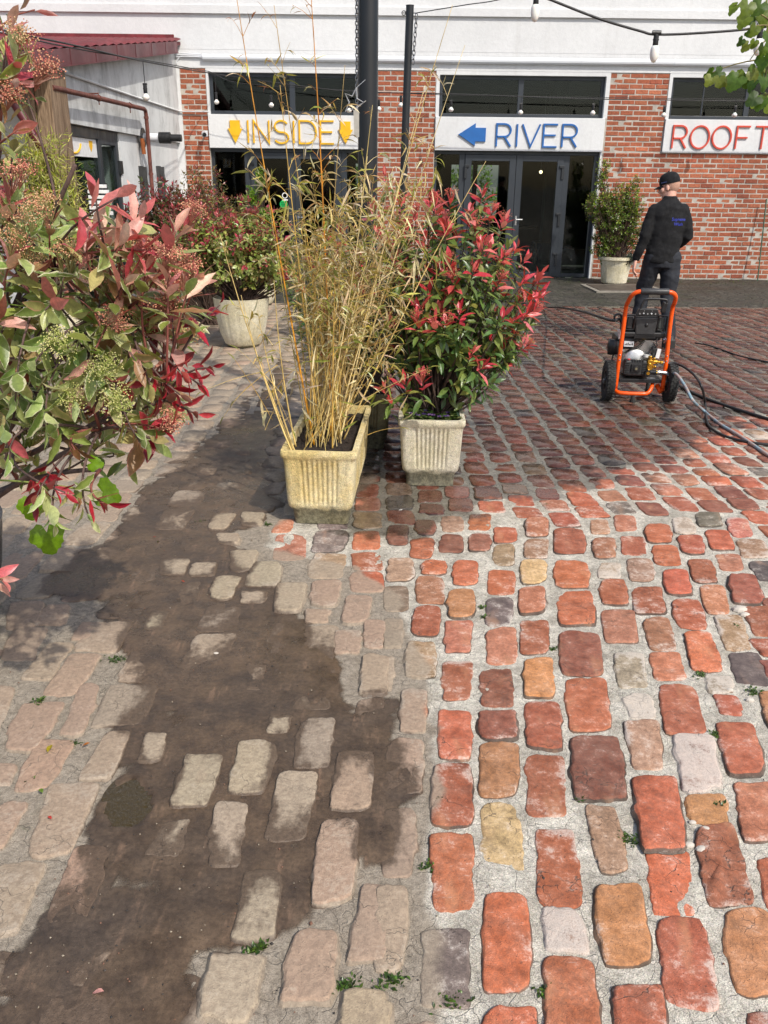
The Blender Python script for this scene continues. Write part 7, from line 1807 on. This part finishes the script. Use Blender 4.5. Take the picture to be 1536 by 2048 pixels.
# ------------------------------------------------------------------ weeds in the joints, fallen leaves, pebbles
wd = MB(); F = Fol(); R_ = random.Random(71)
wroot = link('weeds', None, None, (0, 3, 0)); bpy.data.objects.remove(wroot)
WG = A_((70, 96, 36), (90, 116, 46), (56, 76, 30))
spots = [(405, 1045, .05), (1510, 1385, .05), (1400, 1350, .04), (1430, 1470, .03), (1255, 1680, .05), (905, 2002, .05), (780, 1960, .05), (1088, 1990, .03), (690, 1975, .05), (505, 1905, .03), (520, 1895, .03), (855, 1735, .03), (235, 1320, .05), (965, 1215, .02), (968, 1235, .02), (1105, 1300, .02), (535, 1050, .03), (880, 1600, .02), (1440, 1610, .03), (80, 1405, .03), (1160, 1600, .02), (1095, 1010, .02), (150, 1490, .02), (1475, 1255, .02), (62, 1560, .025), (320, 1085, .02)]
ctr = (0, 3, 0); wt = thing('joint_weeds', ctr, 'small green weeds and moss tufts growing in the joints of the brick court', 'weeds'); wt['kind'] = 'stuff'
for px, py, s_ in spots:
    c = G(px, py, -.006)
    for i in range(int(60 * s_ / .04)):
        L = R_.uniform(.006, .018); F.add(c + [R_.gauss(0, s_ * .32), R_.gauss(0, s_ * .26), R_.uniform(0, .006)], (R_.gauss(0, 1), R_.gauss(0, 1), R_.uniform(.1, 1.2)), (0, 0, 1), L, L * .45, .5, .2, WG[R_.randrange(3)] * R_.uniform(.6, 1.2))
for i in range(700):
    x, y = R_.uniform(-4, 7.5), R_.uniform(14.9, 15.9); L = R_.uniform(.02, .05)
    F.add((x, y, .03), (R_.gauss(0, 1), R_.gauss(0, 1), R_.uniform(0, 1)), (0, 0, 1), L, L * .5, .5, .2, (WG + A_((110, 90, 60)))[R_.randrange(4)] * R_.uniform(.5, 1))
F.joined('weeds', M_LEAF, wt, nl=3, nw=3)
pb = MB()
for i in range(700):
    px, py = R_.uniform(0, 1536), R_.uniform(900, 2048)
    if i < 260: px, py = R_.uniform(0, 640), R_.uniform(1000, 2048)
    c = G(px, py, -.002); s_ = R_.uniform(.0012, .0036) * (2.2 if R_.random() < .06 else 1); k = R_.choice([(60, 52, 46), (120, 108, 92), (150, 138, 120), (110, 76, 58), (36, 32, 30), (44, 38, 34)])
    q = np.array([[1, 0, 0], [-.8, .3, 0], [.1, 1, .1], [0, -.9, 0], [0, .1, .8], [.1, 0, -.6]]) * s_ * np.array([R_.uniform(.7, 1.4), R_.uniform(.7, 1.3), 1])
    z = max(float(f_mud(np.array([c[0]]), np.array([c[1]]))[0]), -.004) + .002
    pb.add(q + [c[0], c[1], z], [(0, 2, 4), (2, 1, 4), (1, 3, 4), (3, 0, 4), (2, 0, 5), (1, 2, 5), (3, 1, 5), (0, 3, 5)], np.array(lin(*k)))
for (px, py, s_) in ((1410, 1660, .016), (1405, 1700, .018), (1378, 1690, .014), (1480, 1220, .03), (1490, 1230, .02), (1385, 1645, .01), (432, 1308, .012), (1460, 1380, .012), (1500, 1400, .014)):
    c = G(px, py, -.002); pb.sphere(c, s_, 9, 6, np.array(lin(190, 182, 170)), sc3=(1.1, .8, .6))
g_ = pb.obj('gravel', M_BUD, loc=(0, 3, 0)); tag(g_, 'scattered grit and pebbles on the bricks and in their joints', 'gravel'); g_['kind'] = 'stuff'
F = Fol()
for i, (px, py, k, L, lab) in enumerate(((95, 1504, (176, 160, 40), .024, 'curled yellow fallen leaf on a pinkish brick at left'), (103, 1638, (190, 70, 60), .014, 'tiny red petal on a pale brick at left'), (362, 1162, (186, 70, 46), .012, 'small orange chip on the wet mud'), (312, 1074, (150, 60, 50), .012, 'dark red petal on the mud near the leaf tips'), (208, 1982, (206, 150, 140), .018, 'pale pink petal on the mud near the bottom edge'), (85, 1586, (120, 150, 60), .02, 'small green fallen leaf between two pale bricks'), (180, 1486, (180, 110, 50), .016, 'orange fallen leaflet by the edge of the mud'), (340, 1215, (200, 196, 190), .008, 'tiny white crumb on the wet mud'), (1090, 700, (120, 100, 70), .05, 'twig lying on the far wet bricks'))):
    c = G(px, py, .012); a = np.array([[*c, R_.gauss(0, 1), R_.gauss(0, 1), .1, 0, 0, 1, L * 1.5, L * .7, .6, .5, *lin(*k), 0]])
    v, f, E_ = Fol.verts(a, 5, 3, 'ellip'); m = MB(); m.add(v[0], f.tolist(), np.array(lin(*k))); tag(m.obj('fallen_leaf', M_LEAF, loc=c, smooth=True), lab, 'leaf', 'fallen bits on the ground')
